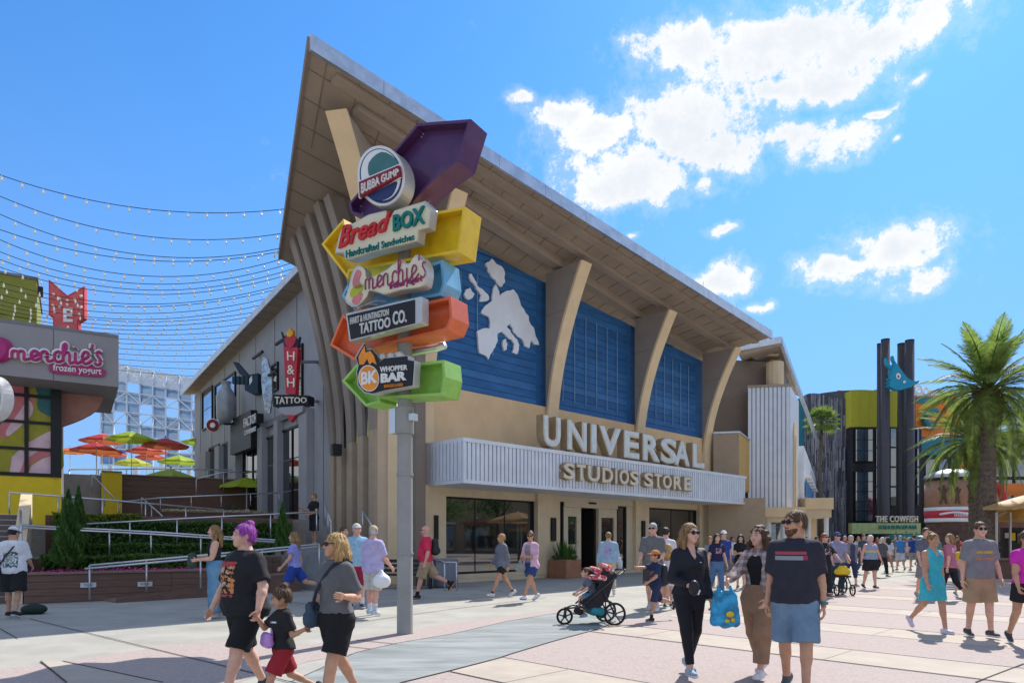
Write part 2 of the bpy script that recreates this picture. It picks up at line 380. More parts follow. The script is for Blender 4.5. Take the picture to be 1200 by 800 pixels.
# roof
def roofpt(s, t):   # s along front eave, t inward
    p = T.lerp(RT, s); q = E2.lerp(Vector((4.5, 47, 11.3)), s)
    return p.lerp(q, t)
mb = MB(); n = 14; vs = []
for lay in (0, .22):
    for i in range(n + 1):
        for j in range(5):
            p = roofpt(i / n, j / 4); vs.append((p.x, p.y, p.z + lay))
fs = []; st = (n + 1) * 5
for i in range(n):
    for j in range(4):
        q = (i * 5 + j, i * 5 + j + 1, (i + 1) * 5 + j + 1, (i + 1) * 5 + j); fs += [q, tuple(x + st for x in q[::-1])]
for i in range(n): fs += [(i * 5, (i + 1) * 5, (i + 1) * 5 + st, i * 5 + st), (i * 5 + 4, (i + 1) * 5 + 4, (i + 1) * 5 + 4 + st, i * 5 + 4 + st)]
for j in range(4): fs += [(j, j + 1, j + 1 + st, j + st), (n * 5 + j, n * 5 + j + 1, n * 5 + j + 1 + st, n * 5 + j + st)]
mb.add(vs, fs); roof = mb.build('roof', m_soffit, store)
def beam(p, q, w, h, name, m, par, up=0):
    d = (q - p); d2 = Vector((d.x, d.y, 0)).normalized(); n_ = Vector((-d2.y, d2.x, 0)) * w * .5; u_ = Vector((0, 0, h))
    mb = MB(); mb.hexa([p - n_, q - n_, q + n_, p + n_, p - n_ + u_, q - n_ + u_, q + n_ + u_, p + n_ + u_]); return mb.build(name, m, par)
fo = FN.to_3d() * .06; dz = Vector((0, 0, -.10))
# metal fascia split into lengths
n = 12
for i in range(n):
    p, q = T.lerp(RT, i / n), T.lerp(RT, (i + 1) / n); d = (q - p).normalized() * .006
    beam(p + dz + fo + d, q + dz + fo - d, .10, .42, 'fascia_panel', m_metal, roof)
for i in range(6):
    p, q = T.lerp(E2, i / 6), T.lerp(E2, (i + 1) / 6); d = (q - p).normalized() * .006
    beam(p + dz * .5 + d, q + dz * .5 - d, .08, .34, 'fascia_panel', m_brown, roof)
# beams under the soffit
def under(s0, s1, t0, t1, w, h, name='soffit_beam', m=m_soffit):
    p, q = roofpt(s0, t0), roofpt(s1, t1); p.z -= h + .004; q.z -= h + .004
    return beam(p, q, w, h, name, m, roof)
tb = .095
under(.03, .995, .035, .055, .35, .12); under(.06, .99, .085, .15, .30, .20); under(.12, .99, .17, .27, .45, .34)
for i in range(26):
    s = .02 + i * .0375; under(s, s, .0, .33, .018, .012, 'soffit_joint', m_brown)
for i in range(9): under(.0, .42, .06 + i * .1, .06 + i * .1, .02, .012, 'soffit_joint', m_brown)
for s, t in ((.5, .0), (.62, 0), (.74, 0), (.86, 0), (.3, 0)):
    p = roofpt(s, t); mb = MB(); mb.tube([p + Vector((0, 0, .3)), p + Vector((0, 0, .62))], .012, 5); mb.build('lightning_rod', m_metal, roof)

def jag(pts, n):      # ragged coast between outline points
    rr = random.Random(len(pts))
    for _ in range(n):
        out = []
        for i in range(len(pts)):
            (x0, y0), (x1, y1) = pts[i], pts[(i + 1) % len(pts)]; L = math.hypot(x1 - x0, y1 - y0); k = rr.uniform(-.14, .14) if L < 22 else 0
            out += [(x0, y0), ((x0 + x1) / 2 - (y1 - y0) * k, (y0 + y1) / 2 + (x1 - x0) * k)]
        pts = out
    return pts
# map of Europe on the first panel
for poly in ([(574, 306), (577, 303), (588, 312), (592, 330), (588, 336), (581, 328), (572, 318), (569, 309)],
             [(550, 321), (553, 321), (558, 330), (561, 336), (566, 339), (573, 347), (573, 351), (562, 353), (564, 346), (558, 338), (552, 329)],
             [(546, 339), (551, 337), (556, 344), (554, 349), (549, 351), (544, 345)],
             [(578, 338), (581, 333), (585, 341), (586, 347), (593, 341), (601, 339), (606, 344), (614, 362), (622, 380), (630, 398), (632, 404), (626, 403), (622, 399), (620, 408), (616, 406), (612, 397), (603, 390), (598, 379), (594, 383),
              (600, 391), (607, 400), (608, 408), (606, 415), (601, 413), (603, 403), (595, 395), (588, 388), (584, 390), (582, 402), (578, 410), (573, 421), (562, 413), (559, 388), (574, 385), (573, 371), (564, 366), (572, 356), (577, 352)],
             [(590, 398), (593, 397), (594, 409), (591, 411)]):
    mb = MB(); FR.pix(mb, jag(poly, 2), -.20, -.12); mb.build('map_piece', m_map, store)

# canopy band
BD = 2.0
z0, z1 = 3.43, 4.86
band = thing('canopy', 'white corrugated metal canopy band over the store entrance carrying the STUDIOS STORE letters', 'canopy', tuple(FR.P(0, 3.43, 0)))
bl = .38; br = FR.a(874, BD)
mb = MB(); FR.box(mb, bl, br, z0, z1, .02, BD - .06); mb.build('canopy_box', m_whiteg, band)
mb = MB(); FR.box(mb, bl - .03, br + .03, z1 - .10, z1 + .03, 0.03, BD + .03); mb.build('top_rail', m_white, band)
mb = MB(); FR.box(mb, bl - .03, br + .03, z0 - .03, z0 + .09, 0.03, BD + .03); mb.build('bottom_rail', m_white, band)
mb = MB(); mb2 = MB(); a = bl
proto = None
while a < br - .05:
    q = MB(); FR.box(q, a, a + .135, z0 + .092, z1 - .102, BD - .06, BD); mb.add(q.v, q.f); a += .19
mb.build('corrugation', m_white, band, kind='stuff')
mb = MB(); o = .06
while o < BD - .1:
    FR.box(mb, bl - .05, bl, z0 + .092, z1 - .102, o, o + .135); o += .19
mb.build('corrugation', m_white, band, kind='stuff')
for a in np.linspace(bl, br, 9)[1:-1]:
    mb = MB(); FR.box(mb, a, a + .02, z0 + .092, z1 - .102, BD - .02, BD + .006); mb.build('panel_seam', m_whiteg, band)
# letters
m_face = mat('letter_face', (.62, .66, .66), .35, .1, var=.08, scale=3)
m_side = mat('letter_side', (.36, .26, .15), .6, var=.1, scale=4)
m_trim = mat('letter_trim', (.68, .60, .46), .5, var=.08)
sg = thing('store_sign', 'tall grey UNIVERSAL letters with bronze sides standing on the canopy', 'sign', tuple(FR.P(3, 4.86, BD)))
UL = [('U', 637, 657.5, 485, 483.5, 529.5, 527.5), ]
ub, ut = (637, 528, 826, 549.5), (637, 483, 824, 514)
letters = 'UNIVERSAL'
ledge = [636.5, 662.5, 692, 702, 731.5, 753, 779, 803, 828]
wid = [22, 26, 7, 25, 18.5, 21, 21, 24.5, 0]
LU = [(637, 658), (665, 688.5), (692.5, 700), (702, 728.5), (731.5, 750), (753.5, 774), (774.5, 794), (790.5, 809), (812, 826)]
for ch, (u0, u1) in zip(letters, LU):
    off = BD - .10
    a0, a1 = FR.a(u0, off), FR.a(u1, off)
    zt, zb = 6.18, 4.99
    dp = .34
    put_text(FR, ch, a0, a1, zb, zt, off - .03, dp, 'letter', m_side, sg, offset=.055)
    l = put_text(FR, ch, a0 + .05, a1 - .05, zb + .05, zt - .05, off + .004, .05, 'letter_face', m_face, sg, offset=.010)
    put_text(FR, ch, a0 + .02, a1 - .02, zb + .02, zt - .02, off - .02, .05, 'letter_trim', m_trim, sg, offset=.038)
for a in (FR.a(640, BD - .3), FR.a(735, BD - .3), FR.a(780, BD - .3)):
    pass
mb = MB(); FR.box(mb, FR.a(638, BD - .3), FR.a(826, BD - .3), 4.90, 4.985, BD - .35, BD - .27); mb.build('sign_rail', m_side, sg)
s2 = thing('store_sign', 'small bronze-edged STUDIOS STORE letters fixed on the corrugated canopy', 'sign', tuple(FR.P(3, 4, BD)))
LS = [('S', 660.5, 674.5), ('T', 676, 687), ('U', 689, 703.5), ('D', 706, 719), ('I', 721, 723.8), ('O', 726, 737.5), ('S', 738.5, 749), ('S', 755, 766), ('T', 767, 776), ('O', 777, 787.5), ('R', 789.5, 799.5), ('E', 802, 811.5)]
for ch, u0, u1 in LS:
    off = BD + .22
    a0, a1 = FR.a(u0, off), FR.a(u1, off)
    put_text(FR, ch, a0, a1, 3.80, 4.46, off - .02, .20, 'letter', m_side, s2, offset=.05)
    put_text(FR, ch, a0 + .02, a1 - .02, 3.83, 4.43, off + .004, .04, 'letter_face', m_trim, s2, offset=.022)

# lower storefront
mb = MB(); FR.box(mb, .02, A1, 0, .14, -.5, .12); mb.build('plinth', m_stone, store)
def pier(u0, u1, o=.12, m=m_stone, z1=3.43):
    mb = MB(); FR.box(mb, aU(u0), aU(u1), .142, z1 - .002, -.5, o); return mb.build('pier', m, store)
pier(494, 519.5, .16); p1 = pier(627, 653, .16); pier(742, 757.5, .16); pier(817, 836, .16)
mb = MB(); FR.box(mb, aU(519.5) + .01, aU(627) - .01, 3.10, 3.425, -.4, .02); mb.build('lintel', m_stone, store)
mb = MB(); FR.box(mb, aU(757.5) + .01, aU(817) - .01, 3.12, 3.425, -.4, .02); mb.build('lintel', m_stone, store)
def window(u0, u1, z0, z1, nm, off=-.12, name='shop_window', panes=True):
    a0, a1 = aU(u0) + .012, aU(u1) - .012
    mb = MB(); t = .07
    FR.box(mb, a0, a1, z0, z0 + t, off - .05, off + .07); FR.box(mb, a0, a1, z1 - t, z1, off - .05, off + .07)
    FR.box(mb, a0, a0 + t, z0 + t, z1 - t, off - .05, off + .07); FR.box(mb, a1 - t, a1, z0 + t, z1 - t, off - .05, off + .07)
    w = mb.build(name, m_black, store)
    for i in range(nm):
        x0 = a0 + t + (a1 - a0 - 2 * t) * i / nm; x1 = a0 + t + (a1 - a0 - 2 * t) * (i + 1) / nm
        mb = MB(); FR.box(mb, x0 + .004, x1 - .004, z0 + t, z1 - t, off - .02, off); mb.build('pane', m_glass, w)
        if i: 
            mb = MB(); FR.box(mb, x0 - .012, x0 + .012, z0 + t, z1 - t, off, off + .02); mb.build('mullion', m_black, w)
    return w
window(519.5, 627, .30, 3.10, 3)
mb = MB(); FR.box(mb, aU(519.5), aU(627), .145, .297, -.4, .1); mb.build('window_sill', m_stone, store)
window(757.5, 817, .30, 3.12, 2)
mb = MB(); FR.box(mb, aU(757.5), aU(817), .145, .297, -.4, .1); mb.build('window_sill', m_stone, store)
window(653, 661.5, .2, 3.15, 1); window(724, 735, .2, 3.1, 1)
m_door = mat('beige_door_frame', (.62, .52, .37), .6, var=.05)
mb = MB(); FR.box(mb, aU(661.5), aU(724), 2.95, 3.425, -.4, .0); mb.build('door_header', m_door, store)
mb = MB(); FR.box(mb, aU(653), aU(661.5), 3.16, 3.425, -.4, .0); mb.build('lintel', m_door, store)
mb = MB(); FR.box(mb, aU(724) + .01, aU(742) - .01, 3.11, 3.425, -.4, .0); mb.build('lintel', m_door, store)
mb = MB(); FR.box(mb, aU(735), aU(742) - .005, .142, 3.1, -.4, -.02); mb.build('door_jamb', m_door, store)
for u0, u1 in ((661.7, 682), (702.5, 723.8)):
    a0, a1 = aU(u0), aU(u1); mb = MB(); t = .28 if u0 < 680 else .2
    FR.box(mb, a0, a0 + t, .142, 2.945, -.2, -.05); FR.box(mb, a1 - t, a1, .142, 2.945, -.2, -.05)
    for zz, h in ((.142, .3), (1.1, .25), (2.55, .39)): FR.box(mb, a0 + t, a1 - t, zz, zz + h, -.2, -.05)
    d = mb.build('door_leaf', m_door, store)
    mb = MB(); FR.box(mb, a0 + t, a1 - t, .445, 1.096, -.15, -.12); FR.box(mb, a0 + t, a1 - t, 1.354, 2.546, -.15, -.12); mb.build('pane', m_glass, d)
mb = MB(); FR.box(mb, aU(690), aU(698), 3.12, 3.2, .0, .05); mb.build('door_sensor', m_black, store)
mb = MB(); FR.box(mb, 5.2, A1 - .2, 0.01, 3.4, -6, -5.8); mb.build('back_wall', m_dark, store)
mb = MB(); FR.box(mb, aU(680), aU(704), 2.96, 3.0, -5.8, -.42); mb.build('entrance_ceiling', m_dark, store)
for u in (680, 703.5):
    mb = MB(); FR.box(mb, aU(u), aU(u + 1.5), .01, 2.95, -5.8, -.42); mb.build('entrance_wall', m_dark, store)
m_yel = mat('yellow_shirt', (.55, .28, .04), .8)
for (u0, u1, z0_, z1_) in ((505, 509, 1.55, 2.4), (641.5, 647, 1.5, 2.45), (748, 751.5, 1.5, 2.45), (829, 831.5, 1.5, 2.4)):
    mb = MB(); FR.box(mb, aU(u0), aU(u1), z0_, z1_, .165, .25); mb.build('wall_light', m_black, store, bev=.01)
# blue grey column stub and brown return left of the canopy, near corner pier
m_pier = mat('tan_pier', (.60, .45, .30), .8, var=.05, scale=1.5, bump=.08, stain=.1)
LP0 = Vector((-4.66, 23.6))
CP = Pl(LP0, P0 - LP0)
mb = MB(); CP.poly(mb, [(0, 0), (1.12, 0), (1.12, 12.4), (0, 12.4)], -.5, -.02); mb.build('corner_pier', m_pier, store)
mb = MB(); FR.box(mb, -.42, -.02, 0, 12.3, -.4, .5); mb.build('corner_pilaster', m_brown, store)
# prow fin from the corner to the tip
pd = Vector((T.x - (P0.x - .7), T.y - P0.y)).normalized()
PR = Pl(P0 + Vector((-.62, .1)), Vector((-pd.y, pd.x)))
fin(PR, -.35 if PR.n.dot(pd) > 0 else -.35, 6.0, 13.35, w=.62, d1=4.9, zleg=.02, d0=.2)
# ------------------------------------------------------------------ left wing of the store
LW = Pl(LP0 - Vector((-.6, .8)) * 0, Vector((.6, -.8)))      # r points toward the near corner; a = -s
m_grey_w = mat('grey_stucco', (.36, .36, .37), .8, var=.06, scale=1.2, bump=.1, bscale=80, stain=.12)
m_grey_d = mat('dark_grey_trim', (.20, .20, .21), .7, var=.07)
m_lleg = mat('fluted_tan', (.46, .35, .24), .8, var=.06, stain=.15)
m_skyglass = glassy('reflective_glass', (.42, .48, .55), .03, metal=.9)
S = lambda s: -s
def zleft(s): return E2.z - .1 - (s - 4.3) * (12.55 - 11.28) / 23.4
wing = thing('store_wing', 'long grey side wing of the store with a sloping roof above the terrace', 'building', (-12, 34, 0))
mb = MB(); LW.poly(mb, [(S(27.7), 0), (S(4.1), 0), (S(4.1), zleft(4.1) - .1), (S(27.7), zleft(27.7) - .1)], -.4, 0); mb.build('wall', m_grey_w, wing)
mb = MB(); LW.poly(mb, [(S(4.08), 0), (S(.02), 0), (S(.02), 12.2), (S(4.08), 12.3)], -.35, -.2); mb.build('glazing', m_skyglass, wing)
# fluted legs carrying on up as curved fins
for s in (.25, 1.2, 2.15, 3.1, 3.85):
    fin(LW, S(s) - .23, 5.4 - .12 * s, zleft(s) + .45 - max(0, 1.4 - s) * .2, w=.46, d1=1.75, parent=wing, side=m_finside, front=m_finside, zleg=None, d0=.10, rib=.55)
    mb = MB(); LW.box(mb, S(s) - .23, S(s) + .23, 0, 5.4 - .12 * s - .004, -.55, .10); mb.build('fin_leg', m_lleg, wing)
mb = MB(); LW.box(mb, S(4.08), S(.02), 0, 4.6, -.58, -.35); mb.build('spandrel_wall', m_brown, wing)
# eave and fascia of the wing
e0, e1 = LW.P(S(4.6), zleft(4.6), .75), LW.P(S(28.2), zleft(28.2), .75)
r0, r1 = LW.P(S(4.6), zleft(4.6) + 1.2, -8), LW.P(S(28.2), zleft(28.2) + 1.0, -8)
mb = MB(); up = Vector((0, 0, .16)); mb.hexa([e0, e1, r1, r0, e0 + up, e1 + up, r1 + up, r0 + up]); rf = mb.build('roof', m_soffit, wing)
for i in range(8):
    p, q = e0.lerp(e1, i / 8), e0.lerp(e1, (i + 1) / 8); d = (q - p).normalized() * .005
    beam(p + d - Vector((0, 0, .06)), q - d - Vector((0, 0, .06)), .06, .34, 'fascia_panel', m_metal, rf)
# soffit boards seen under the overhang
for i in range(24):
    s = 5 + i * .97; p, q = LW.P(S(s), zleft(s) - .012, .70), LW.P(S(s), zleft(s) - .03 , .02); p.z += .0
    beam(p, q, .03, .012, 'soffit_joint', m_brown, rf)
# vertical panel joints and a band
for s in (4.9, 8.0, 11.0, 14.0, 17.0, 20, 23, 26):
    mb = MB(); LW.box(mb, S(s), S(s) + .04, 2.2, zleft(s) - .15, .002, .02); mb.build('panel_joint', m_grey_d, wing)
def lwin(u0, v0, u1, v1, name='wing_window', nx=2, ny=2, m=m_glass):
    """dark opening read from two photo corners"""
    a0, zt = LW.q(u0, v0); a1, _ = LW.q(u1, v0); _, zb = LW.q(u0, v1)
    mb = MB(); t = .10
    LW.box(mb, a0, a1, zb, zb + t, .003, .10); LW.box(mb, a0, a1, zt - t, zt, .003, .10); LW.box(mb, a0, a0 + t, zb + t, zt - t, .003, .10); LW.box(mb, a1 - t, a1, zb + t, zt - t, .003, .10)
    for i in range(1, nx):
        x = a0 + (a1 - a0) * i / nx; LW.box(mb, x - .03, x + .03, zb + t, zt - t, .003, .09)
    w = mb.build(name, m_black, wing)
    for i in range(nx):
        for j in range(ny):
            mb = MB(); x0, x1 = a0 + (a1 - a0) * i / nx, a0 + (a1 - a0) * (i + 1) / nx; y0, y1 = zb + (zt - zb) * j / ny, zb + (zt - zb) * (j + 1) / ny
            LW.box(mb, x0 + .05, x1 - .05, y0 + .03, y1 - .03, .004, .04); mb.build('pane', m, w)
lwin(331, 505, 358, 612, nx=2, ny=3); lwin(313, 513, 329, 612, nx=1, ny=3)
lwin(286, 527, 310, 612, nx=2, ny=3); lwin(262, 520, 274, 600, nx=1, ny=2); lwin(246, 525, 258, 600, nx=1, ny=2)
lwin(253, 452, 277, 500, nx=2, ny=2, m=m_skyglass); lwin(238, 460, 250, 505, nx=1, ny=2, m=m_skyglass)
lwin(317, 430, 327, 462, nx=1, ny=1); lwin(347, 408, 356, 470, nx=1, ny=2)
for u0, u1 in ((358.5, 368), (328.6, 333), (309, 314.5), (274, 283), (258, 263), (240, 247)):
    a0, a1 = LW.a(u0), LW.a(u1); mb = MB(); LW.box(mb, a0, a1, 0, 7.0, .01, .32); mb.build('pilaster', m_grey_w, wing)
a0, a1 = LW.a(286), LW.a(362); mb = MB(); LW.box(mb, a0, a1, 6.95, 7.25, .012, .18); mb.build('ledge', m_grey_d, wing)
a0, z = LW.q(286, 505); mb = MB(); LW.box(mb, LW.a(284), LW.a(309), 6.05, 7.9, .30, .62); cn = mb.build('entry_canopy', m_black, wing)
m_wht = mat('white_paint', (.78, .78, .76), .6, var=.05)
a1s, a2s = LW.a(286, .63), LW.a(301, .63)
put_text(LW, 'FACTOR', a1s, a2s, 7.15, 7.6, .66, .04, 'canopy_lettering', m_wht, cn)
put_text(LW, 'COMPANY', a1s + .1, a2s - .1, 6.75, 6.98, .66, .04, 'canopy_lettering', m_wht, cn)
# bracket flood lamps over the wall
for k, (u, v) in enumerate(((304, 490), (394, 527))):
    p = LW.W(u, v, .5); w = LW.W(u, v, .02)
    t = thing('flood_lamp', ['black box flood lamp on the grey wall below the shiny banner', 'black box lamp on the grey wall beside the fluted tan legs'][k], 'lamp', tuple(w))
    mb = MB(); mb.tube([w, p], .03, 6); mb.build('bracket', m_black, t)
    mb = MB(); mb.box(p, (.34, .30, .42), R(30)); mb.build('housing', m_black, t)
for k, (u, v) in enumerate(((330, 399), (302, 416), (318, 438))):
    w = LW.W(u, v, .03); p = LW.W(u, v, 1.0)
    t = thing('arm_lamp', ['black arm lamp above the red tattoo sign', 'black arm lamp above the silver banner', 'lower black arm lamp right of the silver banner'][k], 'lamp', tuple(w))
    mb = MB(); mb.tube([w, p], .05, 6); mb.build('arm', m_black, t)
    mb = MB(); a, b = LW.r * .8; mb.tube([p - Vector((a, b, 0)) * .9, p + Vector((a, b, 0)) * .9], .07, 6); mb.build('lamp_bar', m_black, t)

# ------------------------------------------------------------------ hanging signs on the wing (blades stand square to the wall)
m_red = mat('red_sign', (.50, .02, .03), .35, var=.1, coat=.3)
m_navy = mat('navy_wing', (.02, .045, .09), .5)
m_flame = mat('flame_yellow', (.85, .38, .02), .4)
m_cream_p = mat('cream_paint', (.80, .74, .60), .5, var=.04)
BS = Pl(at(341, 600, 25.5).xy, Vector((.97, -.25)))
tt = thing('tattoo_sign', 'tall red sign reading H & H TATTOO with winged heart and flame', 'sign', tuple(at(341, 470, 25.5)))
def bs(name, pts, m, o0, o1, par=None): mb = MB(); BS.pix(mb, pts, o0, o1); return mb.build(name, m, par or tt)
bs('blade', [(332, 406), (349, 407), (346, 462), (335, 461)], m_red, -.12, .12)
bs('wing_back', [(329, 388), (334, 400), (340, 396), (346, 402), (351, 394), (348, 409), (333, 406)], m_navy, -.08, .06)
bs('heart', [(340, 396), (344, 393), (347, 397), (344, 404), (340, 408), (335, 404), (333, 397), (336, 394)], m_red, -.05, .14)
bs('flame', [(336, 394), (335.5, 388), (338, 389), (339.5, 383), (341.5, 388), (343, 386), (343, 392), (340, 395)], m_flame, -.06, .10)
bs('name_board', [(320, 462), (361, 463), (361, 473.5), (320, 476)], m_black, -.28, .16)
bs('under_bracket', [(327, 477), (355, 475), (354, 482), (346, 486), (334, 486), (327, 482)], m_grey_w, -.15, .10)
bs('point', [(335, 486), (346, 486), (340.5, 494)], m_red, -.10, .12)
quad_text(BS, 'TATTOO', [(322, 464.5), (359, 465.5), (359, 471.5), (322, 473.5)], .20, .06, 'lettering', m_cream_p, tt)
for ch, v in (('H', 417), ('&', 433), ('H', 448)):
    quad_text(BS, ch, [(336, v - 5.5), (345, v - 5.2), (344.5, v + 5.5), (336.5, v + 5)], .16, .05, 'lettering', m_cream_p, tt)
for v in (424, 470):
    w = LW.W(372, v, 0); p = BS.W(346, v, -.1); mb = MB(); mb.tube([p, w], .07, 6); mb.build('wall_bracket', m_grey_w, tt)
# silver banner
SB = Pl(at(312, 600, 30).xy, Vector((.9, -.43)))
t = thing('banner', 'shiny crumpled silver banner hanging from a wall arm', 'banner', tuple(at(312, 450, 30)))
m_silver = mat('silver_foil', (.42, .44, .44), .25, .8, var=.45, scale=5, bump=.6, bscale=14)
mb = MB(); SB.pix(mb, [(307, 418), (313, 420), (318, 440), (319, 465), (316, 484), (310, 484), (308, 466), (306, 445)], -.04, .04); mb.build('cloth', m_silver, t)
# fishing-reel like guitar sign and bottle sign
t = thing('reel_sign', 'dark sculpted sign of a slide trombone body on the grey wall', 'sign', tuple(at(287, 440, 34)))
GS = Pl(at(287, 600, 34).xy, Vector((.95, -.3)))
m_navy2 = mat('dark_teal', (.03, .05, .065), .4, .3)
def gs(name, pts, m, o0, o1): mb = MB(); GS.pix(mb, pts, o0, o1); return mb.build(name, m, t)
t['label'] = 'dark sculpted guitar shaped sign high on the grey wall'; t['category'] = 'sign'; t.name = 'guitar_sign'; WL['guitar_sign'] = WL.get('reel_sign', Vector())
gs('body', [(286, 440), (302, 437), (302, 460), (296, 462), (287, 457)], m_navy2, -.3, .1)
gs('neck', [(273, 424), (277, 424), (292, 441), (288, 445), (280, 437)], m_navy2, -.1, .1)
for k in range(4): gs('string_block', [(272 + k * 5, 441), (275.5 + k * 5, 440.5), (275.5 + k * 5, 449), (272 + k * 5, 449.5)], m_navy2, -.1, .14)
gs('highlight', [(292, 444), (295, 440), (295.5, 446), (292.5, 451)], m_wht, .1, .13)
t = thing('bottle_sign', 'grey bottle sculpture standing in a black ring on the wing wall', 'sign', tuple(at(264, 470, 36)))
c = at(265, 476, 36)
mb = MB(); mb.lathe(c, [(.30, -.9), (.48, -.6), (.5, .5), (.34, .85), (.22, 1.0), (.22, 1.25), (.28, 1.3)], 14); mb.build('bottle', mat('bottle_grey', (.33, .35, .36), .4, .3), t, True)
mb = MB(); pts = [at(265 + 9.5 * math.cos(k * math.pi / 8), 488 + 9.5 * math.sin(k * math.pi / 8), 36) for k in range(16)]; mb.prism(pts, (0, .2, 0)); mb.build('black_disc', m_black, t)
quad_text(Pl(at(265, 600, 35.9).xy, Vector((1, 0))), 'B', [(268, 489), (273, 489), (273, 495), (268, 495)], .05, .05, 'lettering', m_wht, t)
t = thing('round_sign', 'round white and dark red disc sign on the wing wall above the lime umbrella', 'sign', tuple(at(249, 498, 37)))
for nm, r, m, y in (('outer_disc', 8, m_wht, 37), ('red_ring', 7, mat('dark_red', (.22, .015, .02), .5), 36.93), ('white_mark', 3, m_wht, 36.86)):
    mb = MB(); mb.prism([at(249 + r * math.cos(k * math.pi / 12), 498 + r * math.sin(k * math.pi / 12), y) for k in range(24)], (0, .07, 0)); mb.build(nm, m, t)
mb = MB(); mb.tube([at(249, 498, 37.1), LW.W(249, 498, 0)], .05, 6); mb.build('bracket', m_black, t)

# ------------------------------------------------------------------ right wing of the store
RWd = Vector((.4695, .883))
RP = FR.P(A1, 0).xy
m_rib = mat('corrugated_white', (.66, .68, .71), .4, .2, var=.05, scale=2, stain=.12)
m_orng = mat('ochre_stucco', (.55, .35, .12), .8, var=.06, bump=.1, stain=.08)
m_umber = mat('umber_stucco', (.40, .29, .19), .85, var=.05, bump=.1, bscale=80, stain=.1)
rw = thing('store_annex', 'stepped annex with corrugated white tower at the far end of the store', 'building', (RP.x + 4, RP.y + 5, 0))
RF = Pl(at(866, 632, 36.6).xy, RWd)                       # long right side
AF = Pl(at(866, 632, 36.6).xy, Vector((.975, -.222)).normalized())   # faces toward the camera
a0 = AF.a(836); 
z = AF.q(866, 507)[1]
def solid(pl, a0, a1, z0, z1, dep, name, m, par=rw):
    mb = MB(); pl.box(mb, a0, a1, z0, z1, -dep, 0); return mb.build(name, m, par)
# ochre box: the front's shade is put into its umber colour, sunny side ochre
mb = MB(); pf = AF.P(a0, 0).xy; pc = AF.P(0, 0).xy; pr = RF.P(3.4, 0).xy
mb.prism([(pf.x, pf.y, 4.3), (pc.x, pc.y, 4.3), (pr.x, pr.y, 4.3), (pf.x + 3, pf.y + 4.5, 4.3)], (0, 0, z - 4.3)); mb.build('ochre_box', m_orng, rw)
mb = MB(); AF.box(mb, a0, -.003, 4.3, z, .002, .02); mb.build('box_front', m_umber, rw)
mb = MB(); AF.box(mb, a0, .03, z, z + .09, -.1, .06); mb.build('coping', m_metal, rw)
mb = MB(); RF.box(mb, .04, 3.4, z, z + .09, -.1, .06); mb.build('coping', m_metal, rw)
# wall below
BW = Pl(at(842, 632, 36.2).xy, Vector((.975, -.222)).normalized())
solid(BW, BW.a(830), BW.a(897), 0, BW.q(866, 590)[1] + .3, .4, 'base_wall', m_umber)
# corrugated tower
TF = Pl(at(925, 632, 39.5).xy, Vector((.985, -.17)).normalized()); TR = Pl(at(925, 632, 39.5).xy, RWd)
zt = TF.q(925, 452)[1]; zb = TF.q(925, 597)[1]; aL = TF.a(876.5)
pl_ = TF.P(aL, 0).xy; pc = TF.P(0, 0).xy; pr = TR.P(5.0, 0).xy
mb = MB(); mb.prism([(pl_.x, pl_.y, zb), (pc.x, pc.y, zb), (pr.x, pr.y, zb), (pl_.x + 2.5, pl_.y + 5, zb)], (0, 0, zt - zb)); mb.build('tower', m_whiteg, rw)
mb = MB(); a = aL
while a < -.15: TF.box(mb, a, a + .17, zb, zt - .02, .002, .07); a += .235
mb.build('corrugation', m_rib, rw, kind='stuff')
mb = MB(); TF.box(mb, aL - .03, .1, zt - .05, zt + .1, -.1, .1); mb.build('coping', m_soffit, rw)
mb = MB(); TR.box(mb, .0, 5.0, zb, zt, .002, .05); mb.build('side_face', m_rib, rw)
mb = MB(); TR.box(mb, 1.6, 3.3, zb, zt - 1.9, .06, .12); mb.build('side_recess', m_tan2, rw)
mb = MB(); TR.box(mb, 2.0, 2.9, zb, zt - 2.6, .13, .16); mb.build('side_panel', m_stone, rw)
# umber drum and upper eave behind the tower
c = at(905, 632, 43).xy
mb = MB(); mb.prism([at(u, v, 41) for u, v in [(829, 600), (829, 420), (915, 425), (915, 600)]], (3, 6, 0)); mb.build('drum_wall', m_brown, rw)
mb = MB(); mb.hexa([at(866, 417, 37.5), at(916, 404, 39.5), at(940, 466, 55), at(880, 440, 55), at(866, 407, 37.5), at(915, 402, 39.5), at(941, 462, 55), at(880, 436, 55)]); er = mb.build('annex_roof', m_soffit, rw)
beam(at(866, 411, 37.3), at(914, 402, 39.3), .15, .38, 'fascia_panel', m_metal, er)
beam(at(915, 403, 39.4), at(984, 590, 92), .18, .4, 'fascia_panel', m_metal, er)
mb = MB(); mb.tube([at(908, 452, 40.3), at(908, 425, 40.3)], .5, 12); mb.build('roof_post', m_stone, rw)
for i in range(8):
    mb = MB(); p = at(903 + i * 3.0, 416 + i * 6.4, 41 + i * 1.2); mb.box(p, (.9, .25, .12), 0); mb.build('rafter', m_stone, er)
